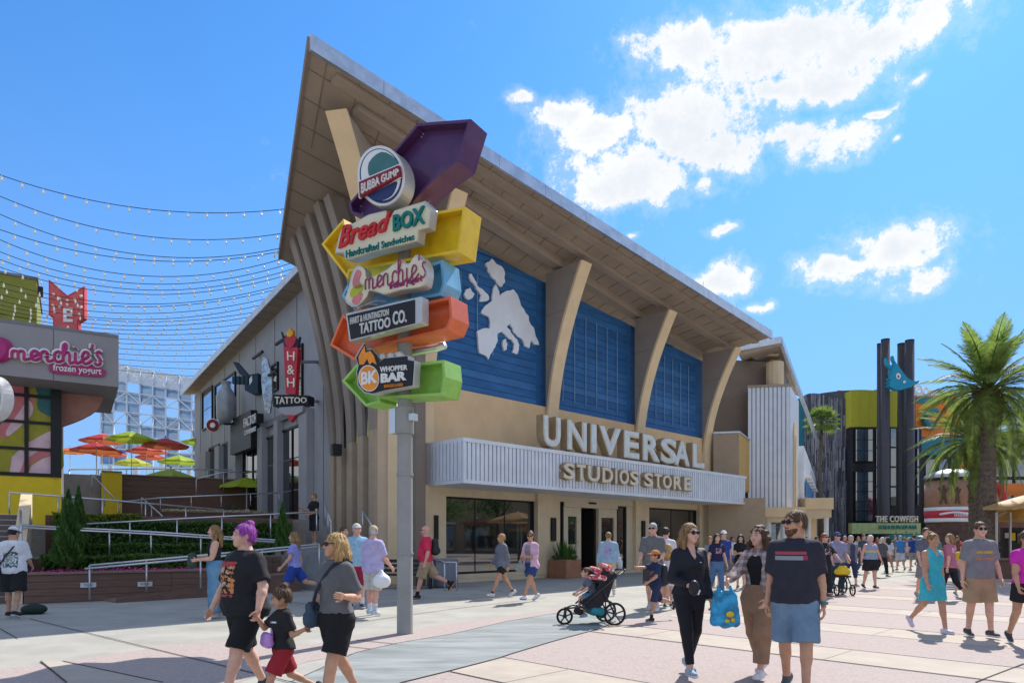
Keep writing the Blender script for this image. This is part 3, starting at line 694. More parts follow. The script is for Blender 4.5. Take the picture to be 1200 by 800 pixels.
# side wall running back under the eave, blue louvres, entrance canopies
SRt = Pl(at(942, 632, 44).xy, Vector((.43, .90)).normalized())
solid(SRt, .05, 26, 4.2, 7.6, .4, 'side_wall', m_white)
solid(SRt, .05, 26, 0, 4.18, .5, 'side_wall', m_stone)
m_ltblue = mat('blue_panel', (.06, .20, .42), .5)
for k in range(5):
    mb = MB(); SRt.box(mb, 1 + k * 3.2, 3.6 + k * 3.2, 4.4, 5.5, .05, .1); mb.build('blue_panel', m_ltblue, rw)
    mb = MB(); SRt.box(mb, 1 + k * 3.2, 3.6 + k * 3.2, 5.6, 5.75, .05, .4); mb.build('louvre', m_white, rw)
K1 = Pl(at(897, 632, 37.6).xy, Vector((.985, -.17)).normalized())
zt1, zb1 = K1.q(900, 594)[1], K1.q(900, 611)[1]; w1 = K1.a(945)
mb = MB(); K1.box(mb, 0, w1, zb1 + .25, zt1, -3.5, 0); mb.build('entrance_canopy', m_tan2, rw)
mb = MB(); K1.box(mb, .1, w1 - .1, zb1, zb1 + .245, -3.4, -.1); mb.build('canopy_step', m_stone, rw)
K2 = Pl(at(944, 632, 42.5).xy, Vector((.985, -.17)).normalized())
zt2, zb2 = K2.q(960, 583)[1], K2.q(960, 602)[1]; w2 = K2.a(977)
mb = MB(); K2.box(mb, 0, w2, zb2 + .3, zt2, -3.5, 0); mb.build('entrance_canopy', m_tan2, rw)
mb = MB(); K2.box(mb, .1, w2 - .1, zb2 - .2, zb2 + .295, -3.4, -.1); mb.build('canopy_step', m_stone, rw)
for pl, aa in ((K1, .25), (K1, 1.1), (K1, w1 - .3), (K2, .3), (K2, w2 - .3)):
    mb = MB(); p = pl.P(aa, 0, -.5); mb.tube([p, p + Vector((0, 0, 3.3))], .14, 10); mb.build('canopy_post', m_wht, rw)
for pl, w in ((K1, w1), (K2, w2)):
    mb = MB(); pl.box(mb, -.6, w - .15, 0, 3.9, -4.4, -3.3); mb.build('porch_wall', m_stone, rw)
mb = MB(); K1.box(mb, .6, w1 - .5, .1, 2.7, -3.2, -3.1); mb.build('glass_door', m_glass, rw)
# ------------------------------------------------------------------ the sign pole
PC = G(474.5, 742)
SP = Pl(PC.xy, Vector((.85, -.53)))
m_pole = mat('pole_grey_paint', (.30, .29, .27), .55, .1, var=.10, scale=2.0, bump=.04, stain=.3)
m_alu = mat('aluminium', (.62, .62, .62), .35, .6, var=.08)
pole = thing('sign_post', 'tall grey round post carrying the stack of coloured arrow signs', 'sign post', tuple(PC))
mb = MB(); mb.lathe(PC, [(.140, 0), (.132, .02), (.125, 3.0), (.118, 6.9), (.02, 7.0)], 28); mb.build('shaft', m_pole, pole, True)
zc = SP.q(474, 493)[1]
mb = MB(); mb.lathe((PC.x, PC.y, zc - .22), [(.15, 0), (.15, .44)], 20); mb.build('clamp', m_pole, pole)
mb = MB(); SP.box(mb, -.28, -.14, zc - .2, zc + .22, -.08, .08); mb.build('box', m_alu, pole, bev=.01)
mb = MB(); SP.box(mb, .14, .24, zc - .02, zc + .10, -.05, .08); mb.build('camera_box', m_alu, pole, bev=.01)
for z in (2.6, 1.3):
    mb = MB(); mb.lathe((PC.x, PC.y, z), [(.14, 0), (.142, .02), (.14, .04)], 24); mb.build('seam_ring', m_pole, pole)
for v in (266, 345, 450, 412): 
    z = SP.q(474, v)[1]; mb = MB(); mb.tube([SP.P(-.1, z, -.1), SP.P(.4, z + .06, -.3), SP.P(.6, z + .08, -.3)], .06, 8); mb.build('back_arm', m_alu, pole, True)
def arrow(name, label, pts, col, d0=.02, d1=.50, rim=.045):
    """open-fronted box arrow: back plate, rim walls along the outline"""
    q = [SP.q(u, v, d1 - .25) for u, v in pts]
    c = np.mean(q, 0); t = thing(name, label, 'sign', tuple(SP.P(c[0], min(p[1] for p in q), .25)), 'arrow signs on the post')
    mt = mat(name + '_' + label.split()[0] + '_paint', col, .42, .0, var=.10, scale=4, stain=.15, coat=.25)
    off = -.28
    mb = MB(); SP.poly(mb, q, off, off + .05); mb.build('back_plate', mt, t)

    n = len(q); area = sum(q[i][0] * q[(i + 1) % n][1] - q[(i + 1) % n][0] * q[i][1] for i in range(n)); sg_ = 1 if area > 0 else -1
    inner = []
    for i in range(n):
        a, b, c_ = Vector(q[i - 1]), Vector(q[i]), Vector(q[(i + 1) % n])
        e1, e2 = (b - a).normalized(), (c_ - b).normalized()
        n1, n2 = Vector((-e1.y, e1.x)) * sg_, Vector((-e2.y, e2.x)) * sg_
        k = (n1 + n2); k = k / max(.35, k.dot(n1)); inner.append(tuple(b + k * rim))
    for i in range(n):
        j = (i + 1) % n; mb = MB(); o0, o1 = off + .052, off + .44
        P = [SP.P(*q[i], o0), SP.P(*q[j], o0), SP.P(*inner[j], o0), SP.P(*inner[i], o0), SP.P(*q[i], o1), SP.P(*q[j], o1), SP.P(*inner[j], o1), SP.P(*inner[i], o1)]
        mb.hexa(P); mb.build('side_wall', mt, t)
    mb = MB(); SP.poly(mb, inner, off + .24, off + .27); mb.build('face_plate', mt, t)
    for (a, z) in inner:
        a += (c[0] - a) * .06; z += (c[1] - z) * .06
        p = SP.P(a, z, off + .27); e = SP.n.to_3d() * .014
        mb = MB(); mb.tube([p, p + e], .014, 6); mb.build('rivet', m_alu, t)
    return t
def board(par, pts, m, o0, o1, name='panel', bev=.012):
    mb = MB(); SP.pix(mb, pts, o0, o1); return mb.build(name, m, par, bev=bev)
def blob(pts, k=3):                 # rounded closed outline through pixel points
    out = []; n = len(pts)
    for i in range(n):
        p0, p1, p2, p3 = (np.array(pts[(i + j - 1) % n], float) for j in range(4))
        for t in np.arange(k) / k:
            out.append(tuple(.5 * ((2 * p1) + (-p0 + p2) * t + (2 * p0 - 5 * p1 + 4 * p2 - p3) * t * t + (-p0 + 3 * p1 - 3 * p2 + p3) * t ** 3)))
    return out
m_cream_s = mat('cream_sign_face', (.66, .60, .42), .5, var=.05)
m_edge = mat('brushed_edge', (.50, .49, .46), .4, .4, var=.1)
m_letr = mat('bright_red', (.52, .02, .02), .45); m_letg = mat('bottle_green', (.0, .15, .13), .45); m_letp = mat('plum', (.28, .03, .12), .5)
# purple
ar1 = arrow('arrow_sign', 'purple open box arrow sign tilted at the top of the post', [(407, 248), (404, 236), (481, 146), (484, 141), (548, 136), (533, 186), (511, 202), (470, 243), (455, 262)], (.085, .028, .10))
t = thing('restaurant_sign', 'oval white and navy BUBBA GUMP sign with dark red banner', 'sign', tuple(SP.W(446, 240, .35)))
m_ivory = mat('ivory', (.72, .70, .66), .45, var=.05); m_navyb = mat('navy_blue', (.025, .04, .13), .45); m_maroon = mat('maroon', (.22, .015, .03), .45)
def oval(cx, cy, rx, ry, rot=-.12, n=36):
    return [(cx + rx * math.cos(a) * math.cos(rot) - ry * math.sin(a) * math.sin(rot), cy + rx * math.cos(a) * math.sin(rot) + ry * math.sin(a) * math.cos(rot)) for a in [2 * math.pi * i / n for i in range(n)]]
board(t, oval(446, 206, 28, 36), m_edge, .24, .50, 'oval_edge'); board(t, oval(446, 206, 27, 35), m_ivory, .50, .53, 'oval_rim', 0)
board(t, oval(446, 206, 24.5, 32), m_navyb, .53, .545, 'oval_ring', 0); board(t, oval(446, 205, 23, 30), m_ivory, .545, .555, 'oval_face', 0)
board(t, blob([(426, 222), (440, 219), (462, 213), (465, 216), (459, 229), (446, 235), (434, 232)]), m_navyb, .553, .562, 'water', 0)
board(t, blob([(432, 191), (447, 178), (463, 186), (466, 199), (450, 205), (434, 208)]), mat('teal_patch', (.05, .16, .16), .5), .553, .560, 'patch', 0)
board(t, [(420, 213), (467, 193), (468, 206), (421, 231)], m_maroon, .565, .63, 'banner')
board(t, [(419, 212), (468, 191.5), (469, 207.5), (420, 232.5)], m_ivory, .556, .60, 'banner_rim')
quad_text(SP, 'BUBBA GUMP', [(423, 215), (466, 197), (466, 204), (423, 226.5)], .655, .03, 'lettering', m_ivory, t)
# yellow
ar2 = arrow('arrow_sign', 'yellow open box arrow sign second from the top of the post', [(372, 284), (398, 254), (400, 265), (541, 239), (534, 293), (405, 316), (403, 325)], (.80, .52, .015))
t = thing('restaurant_sign', 'cream Bread BOX Handcrafted Sandwiches sign with red and green letters', 'sign', tuple(SP.W(446, 300, .35)))
ol = [(392, 297), (397, 276), (402, 264), (414, 261), (432, 251), (452, 246), (458, 254), (462, 246), (478, 241), (498, 235), (505, 243), (504, 252), (502, 266), (491, 269), (489, 283), (470, 288), (440, 295), (412, 304), (405, 304), (402, 297)]
board(t, ol, m_edge, .28, .46, 'edge'); 
cx, cy = 448, 272
board(t, [(cx + (u - cx) * .965, cy + (v - cy) * .93) for u, v in ol], m_cream_s, .46, .49, 'face', 0)
quad_text(SP, 'Bread', [(396, 266), (457, 247), (457, 268), (396, 291)], .53, .05, 'lettering', m_letr, t, shear=.35, offset=.02)
quad_text(SP, 'BOX', [(460, 252), (497, 240), (497, 261), (460, 271)], .53, .05, 'lettering', m_letg, t, offset=.03)
quad_text(SP, 'Handcrafted Sandwiches', [(405, 293), (485, 273), (485, 280.5), (405, 302)], .51, .03, 'lettering', m_letg, t, offset=.01)
# blue with menchie's
ar3 = arrow('arrow_sign', 'sky blue open box arrow sign in the middle of the post', [(396, 345), (403, 330), (405, 340), (514, 302), (517, 330), (512, 344), (420, 360), (407, 358)], (.15, .42, .62))
t = thing('yogurt_sign', "cream menchie's frozen yogurt sign with plum script and swirl", 'sign', tuple(SP.W(446, 350, .35)))
ol = blob([(404, 350), (408, 337), (412, 320), (418, 311), (426, 314), (428, 325), (436, 324), (452, 316), (462, 308), (472, 306), (480, 308), (486, 299), (494, 300), (500, 312), (499, 328), (494, 336), (470, 340), (452, 345), (444, 343), (432, 341), (428, 350), (418, 359), (408, 357)])
board(t, ol, m_edge, .30, .48, 'edge')
board(t, [(452 + (u - 452) * .96, 330 + (v - 330) * .90) for u, v in ol], m_cream_s, .48, .50, 'face', 0)
def script(pl, word, corners, off, r, name, m, par):
    """flat round-wire script lettering in a photo quadrilateral"""
    GL = {'m': (1.5, [[(0, 0), (0, .5), (.1, .6), (.3, .6), (.4, .45), (.4, 0)], [(.4, .45), (.5, .6), (.7, .6), (.8, .45), (.8, 0), (.95, -.02), (1.4, .12)]]),
          'n': (1.1, [[(0, 0), (0, .55)], [(0, .4), (.15, .6), (.35, .6), (.45, .45), (.45, .05), (.6, -.03), (1.0, .14)]]),
          'e': (.85, [[(-.05, .15), (.3, .28), (.5, .42), (.42, .6), (.2, .62), (.05, .4), (.08, .1), (.28, -.02), (.5, .05), (.75, .2)]]),
          'c': (.8, [[(.5, .5), (.35, .62), (.12, .55), (.03, .3), (.12, .05), (.35, -.02), (.7, .12)]]),
          'h': (1.05, [[(0, 0), (0, .9), (.12, 1.1), (.22, 1.0), (.15, .75), (0, .5)], [(0, .35), (.15, .58), (.35, .58), (.45, .42), (.45, .05), (.58, -.03), (.95, .14)]]),
          'i': (.55, [[(0, .6), (0, .1), (.12, -.02), (.45, .12)], [(0, .82), (.03, .86)]]),
          "'": (.3, [[(.1, 1.05), (.04, .8)]]),
          's': (.7, [[(.45, .58), (.3, .66), (.15, .52), (.4, .25), (.38, .03), (.15, -.03), (.0, .08)]])}
    strokes = []; x = 0
    for ch in word:
        w, st = GL[ch]
        for k in st: strokes.append([(x + p[0], p[1]) for p in k])
        x += w * .82
    tl, tr, br, bl = [pl.q(*c, off) for c in corners]; mb = MB()
    for k in strokes:
        pts = k if len(k) < 3 else [tuple(p) for p in _cr(k)]
        P = []
        for (px, py) in pts:
            s, tt_ = px / x, (py + .03) / 1.13
            a = (bl[0] * (1 - s) + br[0] * s) * (1 - tt_) + (tl[0] * (1 - s) + tr[0] * s) * tt_
            z = (bl[1] * (1 - s) + br[1] * s) * (1 - tt_) + (tl[1] * (1 - s) + tr[1] * s) * tt_
            P.append(pl.P(a, z, off))
        mb.tube(P, r, 6)
    return mb.build(name, m, par)
def _cr(p):
    p = [p[0]] + list(p) + [p[-1]]; out = []
    for i in range(1, len(p) - 2):
        a, b, c, d = (np.array(x, float) for x in p[i - 1:i + 3])
        for t in np.arange(4) / 4: out.append(.5 * (2 * b + (c - a) * t + (2 * a - 5 * b + 4 * c - d) * t * t + (-a + 3 * b - 3 * c + d) * t ** 3))
    out.append(np.array(p[-2], float)); return out
script(SP, "menchie's", [(428, 318), (500, 294), (500, 324), (428, 340)], .515, .0115, 'lettering', m_letp, t)
quad_text(SP, 'frozen yogurt', [(456, 331), (494, 322), (494, 331), (456, 341)], .52, .03, 'lettering', m_letp, t, offset=.02)
m_swg = mat('swirl_green', (.42, .45, .03), .5); m_swp = mat('swirl_pink', (.60, .18, .20), .5)
board(t, blob([(413, 330), (418, 316), (423, 320), (420, 329), (425, 336), (416, 338)]), m_swp, .50, .515, 'swirl', 0)
board(t, blob([(410, 345), (414, 336), (425, 333), (423, 341), (414, 348)]), m_swg, .50, .515, 'swirl', 0)
board(t, blob([(412, 353), (416, 347), (424, 343), (422, 352), (416, 356)]), m_swp, .50, .515, 'swirl', 0)
# orange red with tattoo
ar4 = arrow('arrow_sign', 'salmon orange open box arrow sign below the blue one', [(382, 403), (397, 366), (405, 372), (524, 345), (526, 370), (520, 385), (420, 409), (411, 421)], (.74, .15, .05))
t = thing('shop_sign', 'black TATTOO CO. sign with silver frame and grey lettering', 'sign', tuple(SP.W(446, 380, .35)))
board(t, [(405, 367), (494, 347), (494, 378), (409, 400)], m_edge, .30, .48, 'frame'); board(t, [(407, 369.5), (486, 351), (486, 378.5), (411, 397.5)], m_black, .48, .49, 'face', 0)
m_lg = mat('light_grey_paint', (.55, .55, .52), .5, var=.05)
quad_text(SP, 'TATTOO', [(421, 379), (457, 370.5), (457, 383), (421, 391.5)], .51, .03, 'lettering', m_lg, t, offset=.02)
quad_text(SP, 'CO.', [(460, 365), (476, 362), (476, 377), (460, 381)], .51, .03, 'lettering', m_lg, t, offset=.02)
quad_text(SP, 'HART & HUNTINGTON', [(410, 372), (455, 361.5), (455, 369), (410, 380)], .51, .03, 'lettering', m_lg, t, offset=.01)
for u, v in ((440, 358), (447, 395), (430, 362), (457, 392)):
    mb = MB(); p = SP.W(u, v, .40); mb.tube([p + SP.n.to_3d() * .15 + Vector((-.05, 0, -.03)), p + Vector((0, 0, .08)), p + SP.n.to_3d() * -.1 + Vector((.1, 0, .1))], .012, 6); mb.build('bolt_hook', m_alu, t)
# green with burger bar
ar5 = arrow('arrow_sign', 'lime green open box arrow sign lowest on the post', [(396, 445), (416, 422), (420, 430), (516, 420), (518, 440), (514, 462), (440, 466), (442, 470), (424, 475)], (.30, .56, .10))
t = thing('burger_sign', 'black WHOPPER BAR sign with flaming orange round emblem', 'sign', tuple(SP.W(446, 440, .35)))
m_or = mat('burger_orange', (.80, .26, .02), .45)
ol = [(419, 452), (417, 436), (419, 428), (416, 418), (421, 409), (426, 401), (428, 409), (434, 408), (440, 414), (444, 424), (450, 419), (478, 416), (478, 421), (486, 422), (484, 452), (450, 458), (436, 462), (426, 460)]
board(t, ol, m_edge, .28, .44, 'edge'); board(t, [(449 + (u - 449) * .96, 436 + (v - 436) * .95) for u, v in ol], m_black, .44, .46, 'face', 0)
board(t, oval(432, 443, 12, 15.5), m_ivory, .46, .468, 'emblem_rim', 0); board(t, oval(432, 443, 11, 14.3), m_or, .468, .474, 'emblem', 0)
board(t, [(421, 427), (420, 418), (424, 410), (427, 405), (428, 413), (434, 411), (438, 417), (441, 427), (436, 424), (433, 427), (430, 420), (426, 427)], m_or, .46, .47, 'flames', 0)
quad_text(SP, 'BK', [(423, 436), (442, 433), (442, 448), (423, 451)], .49, .03, 'lettering', m_ivory, t, offset=.04)
quad_text(SP, 'WHOPPER', [(445, 429.5), (477, 427), (477, 433), (445, 436)], .475, .02, 'lettering', m_ivory, t, offset=.02)
quad_text(SP, 'BAR', [(446, 437.5), (476, 434.5), (476, 445), (446, 448.5)], .475, .02, 'lettering', m_ivory, t, offset=.05)
quad_text(SP, 'BURGERS & BEER', [(450, 450.5), (472, 448.5), (472, 452), (450, 454)], .475, .02, 'lettering', m_or, t)
for k in range(3):
    mb = MB(); mb.ball(SP.W(449 + 10 * k, 418.5 - k, .38), (.07, .05, .07), 10, 6); mb.build('flame_knob', m_edge, t, True)
# ------------------------------------------------------------------ left side: terraces, planters, rails
TD = Vector((.84, .54)).normalized()
q0 = G(27.6, 707.5)
TP = Pl(q0.xy, TD)
m_plank = mat('brown_composite_board', (.165, .095, .07), .7, var=.18, scale=2.5, stretch=(1, 1, 14), bump=.08, stain=.15)
m_cap = mat('brown_cap', (.24, .16, .13), .7, var=.1)
m_deck = mat('terrace_floor', (.30, .27, .24), .85, var=.1)
m_steel = mat('brushed_rail_steel', (.58, .58, .58), .32, .75, var=.06)
m_yellow = mat('yellow_wall', (.78, .56, .02), .6, var=.05, stain=.08)
def plankwall(name, label, pl, a0, a1, z0, z1, o, h=.17, dep=.35, L=3.2, cat='wall', cap=True, back=None):
    t = thing(name, label, cat, tuple(pl.P(a0, z0, o)))
    mb = MB(); pl.box(mb, a0, a1, z0, z1 - .004, o - (back or dep), o - .04); mb.build('core', m_cap if back is None else m_deck, t)
    z = z0 + .01
    while z < z1 - .03:
        zz = min(z + h, z1 - .01); a = a0
        while a < a1 - .05:
            b = min(a + L, a1); mb = MB(); pl.box(mb, a + .004, b - .004, z + .004, zz - .006, o - .038, o + random.uniform(-.004, .004)); mb.build('plank', m_plank, t); a = b
        z = zz
    if cap:
        mb = MB(); pl.box(mb, a0 - .02, a1 + .02, z1, z1 + .05, o - dep - .02, o + .04); mb.build('cap', m_cap, t)
    return t
aend = TP.a(352, -1.0)
plankwall('planter_wall', 'front brown plank planter wall with two small white plates', TP, 0, TP.a(300), 0, .70, 0, dep=.30)
m_plate = mat('plate_grey', (.60, .62, .64), .5)
for u, v in ((103.5, 685), (170, 684)):
    a, z = TP.q(u, v, .03); t = thing('wall_plate', 'small pale plate on the planter wall, ' + ('left one' if u < 120 else 'right one') , 'sign', tuple(TP.P(a, z, .02)))
    mb = MB(); TP.box(mb, a - .17, a + .17, z - .06, z + .06, .008, .03); mb.build('plate', m_plate, t)
    quad_text(TP, 'PLEASE', [(u - 5, v - 1.4), (u + 5, v - 1.8), (u + 5, v + .8), (u - 5, v + 1.2)], .038, .006, 'lettering', m_grey_d, t)
# soil beds and low ramp
mb = MB(); TP.box(mb, .05, TP.a(300), .55, .64, -2.6, -.32); tag(mb.build('planting_bed', mat('soil', (.10, .07, .05), .95)), kind='structure', label='soil of the planter behind the plank wall', cat='soil')
plankwall('planter_wall', 'middle brown plank wall behind the lowest hedge', TP, 0, TP.a(330, -2.4), 0, 1.05, -2.4, back=2.2, cap=False)
plankwall('planter_wall', 'upper brown plank wall behind the tall dark hedge', TP, .3, TP.a(345, -4.4), 1.0, 2.3, -4.6, cap=False)
TB = TP.a(358, -5)
mb = MB(); TP.box(mb, .3, TB, 0, 2.28, -17.5, -4.95); tag(mb.build('terrace', m_deck), 'raised lower terrace floor with lime umbrellas', 'terrace', kind='structure')
mb = MB(); TP.box(mb, -14, TP.a(250, -17.6) + 4, 0, 4.6, -60, -17.6); tag(mb.build('terrace', m_deck), 'upper terrace floor crowded with umbrellas', 'terrace', kind='structure')
plankwall('terrace_wall', 'long brown plank wall holding up the upper terrace', TP, TP.a(118, -17.3), TP.a(322, -17.3), 2.3, 4.62, -17.2, h=.3, L=4)
ty = thing('yellow_panel', 'yellow painted wall panel beside the terrace steps', 'wall', tuple(TP.P(TP.a(119, -16.8), 2.3, -16.8)))
mb = MB(); TP.box(mb, TP.a(119, -16.8), TP.a(143, -16.8), 2.3, 4.7, -17.1, -16.8); mb.build('panel', m_yellow, ty); mb = MB(); TP.box(mb, TP.a(119, -16.8), TP.a(143, -16.8), 4.7, 4.76, -17.15, -16.75); mb.build('cap', m_cap, ty)
m_flower = mat('flower_pink', (.60, .06, .28), .7, var=.4, scale=40)
m_flow_y = mat('flower_cream', (.62, .58, .38), .7, var=.3, scale=40)
m_leaf = leafm('hedge_leaf', (.075, .155, .03), .5, 9, .35)
m_leaf2 = leafm('conifer_leaf', (.065, .15, .03), .45, 7, .4)
m_leafy = leafm('yellow_hedge_leaf', (.16, .19, .02), .4, 9, .3)
def leafcards(mb, pts, size, up=.3):
    for p in pts:
        s = size * random.uniform(.6, 1.3); d = Vector((random.gauss(0, 1), random.gauss(0, 1), random.gauss(0, 1) + up)).normalized()
        x = d.orthogonal().normalized(); x = Matrix.Rotation(random.uniform(0, 6.28), 3, d) @ x; y = d.cross(x)
        p = Vector(p); mb.add([p - x * s, p - y * s * .5, p + x * s, p + y * s * .5], [(0, 1, 2, 3)])
def hedge(label, pl, a0, a1, z0, z1, o0, o1, n, m=m_leaf, size=.055):
    t = thing('hedge', label, 'hedge', tuple(pl.P((a0 + a1) / 2, z0, o0)), 'clipped hedges in the planters')
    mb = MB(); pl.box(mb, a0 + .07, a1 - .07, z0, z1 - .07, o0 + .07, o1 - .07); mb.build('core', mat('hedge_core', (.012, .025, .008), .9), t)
    mb = MB(); P = []
    for k in range(n):
        a = random.uniform(a0, a1); z = random.uniform(z0, z1); o = random.uniform(o0, o1); w = random.random()
        if w < .45: o = o1 - abs(random.gauss(0, .05))
        elif w < .85: z = z1 - abs(random.gauss(0, .05)) + .03 * math.sin(a * 3)
        P.append(pl.P(a, z, o))
    leafcards(mb, P, size); mb.build('foliage', m, t, kind='stuff'); return t
hedge('lowest clipped green hedge just behind the pink flowers', TP, .3, TP.a(300, -1.2), .62, 1.12, -1.75, -1.0, 7000)
hedge('second clipped hedge, behind the small conifer', TP, 1.0, TP.a(320, -2.8), 1.05, 1.42, -3.2, -2.55, 6000)
hedge('tallest dark hedge along the foot of the upper plank wall', TP, .5, TP.a(340, -4.1), 1.05, 2.12, -4.5, -3.8, 9000)
hedge('short yellow green hedge at the top of the stairs', TP, .5, 2.8, 2.12, 2.32, -4.4, -3.9, 1500, m_leafy)
for lab, a0, a1, z, o, m, n in (('row of pink flowers along the front planter wall', .1, TP.a(290), .66, -.62, m_flower, 5200),):
    mb = MB(); leafcards(mb, [TP.P(random.uniform(a0, a1), z + abs(random.gauss(0, .05)), o + random.uniform(-.28, .28)) for _ in range(n)], .035, 1)
    tag(mb.build('flower_bed', m), lab, 'flowers', kind='stuff')
tq = Pl(at(200, 600, 31).xy, TD)
mb = MB(); leafcards(mb, [tq.P(random.uniform(tq.a(190), tq.a(330)), 2.75 + random.uniform(0, .18), random.uniform(-.3, .3)) for _ in range(3500)], .05, 1); tag(mb.build('flower_bed', m_flow_y), 'row of cream flowers along the terrace edge', 'flowers', kind='stuff')
plankwall('planter_wall', 'dark brown plank planter under the cream flowers', tq, tq.a(188), tq.a(331), 2.3, 2.78, .35, h=.16, dep=.7)
def conifer(label, base, h, r, n):
    t = thing('conifer', label, 'conifer', tuple(base)); mb = MB(); mb.tube([base, base + Vector((0, 0, h * .9))], [.05, .01], 6); mb.build('trunk', mat('bark', (.09, .06, .04), .9), t)
    mb = MB(); P = []
    lob = [(random.uniform(0, 6.28), random.uniform(0, .75), random.uniform(.25, .45)) for _ in range(22)]
    for k in range(n):
        if k % 3: 
            f = random.random() ** 1.3; ph = random.uniform(0, 6.28)
        else:
            ph, f, _ = random.choice(lob); ph += random.gauss(0, .2); f += random.gauss(0, .05)
        rr = r * (1 - max(0, f) ** 1.15) * (.75 + .35 * math.sin(ph * 5 + f * 17)) * math.sqrt(random.uniform(.3, 1)) + .02
        P.append(base + Vector((math.cos(ph) * rr, math.sin(ph) * rr, .05 + max(0, f) * h + rr * .5)))
    for p in P:
        s = random.uniform(.05, .11); d = (p - base); d = Vector((d.x * .8, d.y * .8, .55)).normalized(); x = d.cross(Vector((random.gauss(0, 1), random.gauss(0, 1), random.gauss(0, 1)))).normalized() * s * .22
        mb.add([p - x, p + d * s * 1.5, p + x], [(0, 1, 2)])
    mb.build('crown', m_leaf2, t); return t
conifer('bright green pointed conifer in the front planter, the bigger of the two by the stairs', at(80, 668, 17.3), 1.9, .36, 5200)
conifer('slim conifer half hidden behind the bigger one by the stairs', at(92, 650, 18.8), 1.75, .25, 2600)
conifer('small conifer by the ramp behind the girl in lavender', at(331, 650, 19.5), 1.35, .22, 2200)
# ramp with low wall
def lin3(p, q, t): return p.lerp(q, t)
RA, RB = G(136, 706), G(352, 692)
rp = thing('ramp', 'low sloping ramp with brown edge in front of the planter', 'ramp', tuple(RA))
d = (RB - RA).normalized(); nn = Vector((-d.y, d.x, 0)) * 1.25
mb = MB(); h0, h1 = .05, .52
mb.hexa([RA, RB, RB + nn, RA + nn, RA + Vector((0, 0, h0)), RB + Vector((0, 0, h1)), RB + nn + Vector((0, 0, h1)), RA + nn + Vector((0, 0, h0))]); mb.build('slope', m_cap, rp)
mb = MB(); e = Vector((d.y, -d.x, 0)) * .03
mb.hexa([RA + e, RB + e, RB, RA, RA + e + Vector((0, 0, h0 + .06)), RB + e + Vector((0, 0, h1 + .06)), RB + Vector((0, 0, h1 + .06)), RA + Vector((0, 0, h0 + .06))]); mb.build('edge_board', m_plank, rp)
mb = MB(); mb.box((RB + Vector((.45, .6, .6))), (.75, 1.4, 1.2), math.atan2(d.y, d.x)); mb.build('end_wall', mat('ramp_end_grey', (.26, .27, .28), .8), rp)
def rail(label, pts, drop, step=1.1, double=0, r=.028, n_extra=0):
    P = [at(*p) for p in pts]; t = thing('handrail', label, 'handrail', (P[0].x, P[0].y, P[0].z - drop))
    mb = MB(); mb.tube(P, r, 8); mb.build('rail', m_steel, t, True)
    if double:
        mb = MB(); mb.tube([p - Vector((-.1, .35, double)) for p in P], r, 8); mb.build('rail', m_steel, t, True)
    for p, q in zip(P, P[1:]):
        L = (q - p).length; k = max(1, round(L / step))
        for i in range(k + 1):
            if i == k and q is not P[-1]: continue
            c = p.lerp(q, i / k); mb = MB(); mb.tube([c, c - Vector((0, 0, drop))], r * .8, 8); mb.build('post', m_steel, t, True)
    return t
rail('double steel handrail along the front ramp', [(105, 662, 16.9), (235, 650.5, 17.8), (374, 637, 19.3)], .85, 1.25, .07)
rail('steel handrail sloping down past the conifer', [(26, 615, 18.3), (177, 623, 19.2), (345, 634, 20.4)], .75, 1.2, .06)
rail('steel handrail rising to the right over the hedges', [(94, 614, 20.0), (260, 605, 21.6), (371, 599.5, 22.8)], .8, 1.3)
rail('long white handrail along the top of the upper plank wall', [(11, 576.5, 20.6), (120, 585, 22.6), (262, 597, 25)], .75, 1.4)
rail('steel handrail along the far terrace edge', [(81, 550, 34), (180, 549, 36), (303, 551, 37.5)], 1.0, 1.4, 0, .035)
rail('low steel handrail below the far terrace', [(140, 588, 28.5), (188, 583, 28.5), (327, 577, 30)], .5, 1.3)
rail('steel stair rail slanting down beside the yellow panel', [(108, 556, 31), (138, 588, 29.5)], .8, 1.5)
rail('steel stair rail slanting down in the middle of the terrace', [(166, 583, 29), (190, 604, 27.5)], .7, 1.5)
rail('steel rail between the terrace tables on the right', [(230, 561, 33), (262, 553, 34), (300, 553, 34.5)], .95, 1.2)
rail('white newel rail at the top of the stairs', [(24, 598, 18.2), (25, 640, 17.2)], .6, 1.2)
rail('steel rail of the small brick stairs by the fluted tan legs', [(381, 590, 24), (388, 612, 22.6)], .8, 1)
rail('steel rail beside the store corner pier', [(425, 598, 23.2), (437, 618, 22)], .8, 1)
# stairs at far left
st = thing('stairs', 'dark brown stairs climbing from the plaza at the left edge', 'stairs', tuple(TP.P(-1, 0, -.2)))
for k in range(14):
    mb = MB(); TP.box(mb, -4.2, -.32, 0, .163 * (k + 1), -.45 - .33 * (k + 1) - .012, -.45 - .33 * k); mb.build('step', mat('stair_grey', (.16, .13, .12), .8, var=.1), st)
    mb = MB(); TP.box(mb, -4.2, -.32, .163 * (k + 1) + .001, .163 * (k + 1) + .012, -.45 - .33 * k - .06, -.45 - .33 * k + .012); mb.build('nosing', m_steel, st)
sw = thing('stair_wall', 'pale tan sloping side wall of the stairs', 'wall', tuple(TP.P(-.15, 0, 0)))
mb = MB(); pr = [(0, 0), (0, .8), (4.7, 2.9), (4.7, 0)]
mb.prism([TP.P(-.30, z, -o) for o, z in pr], tuple((TD * .28).to_3d())); mb.build('wall', m_stone, sw)
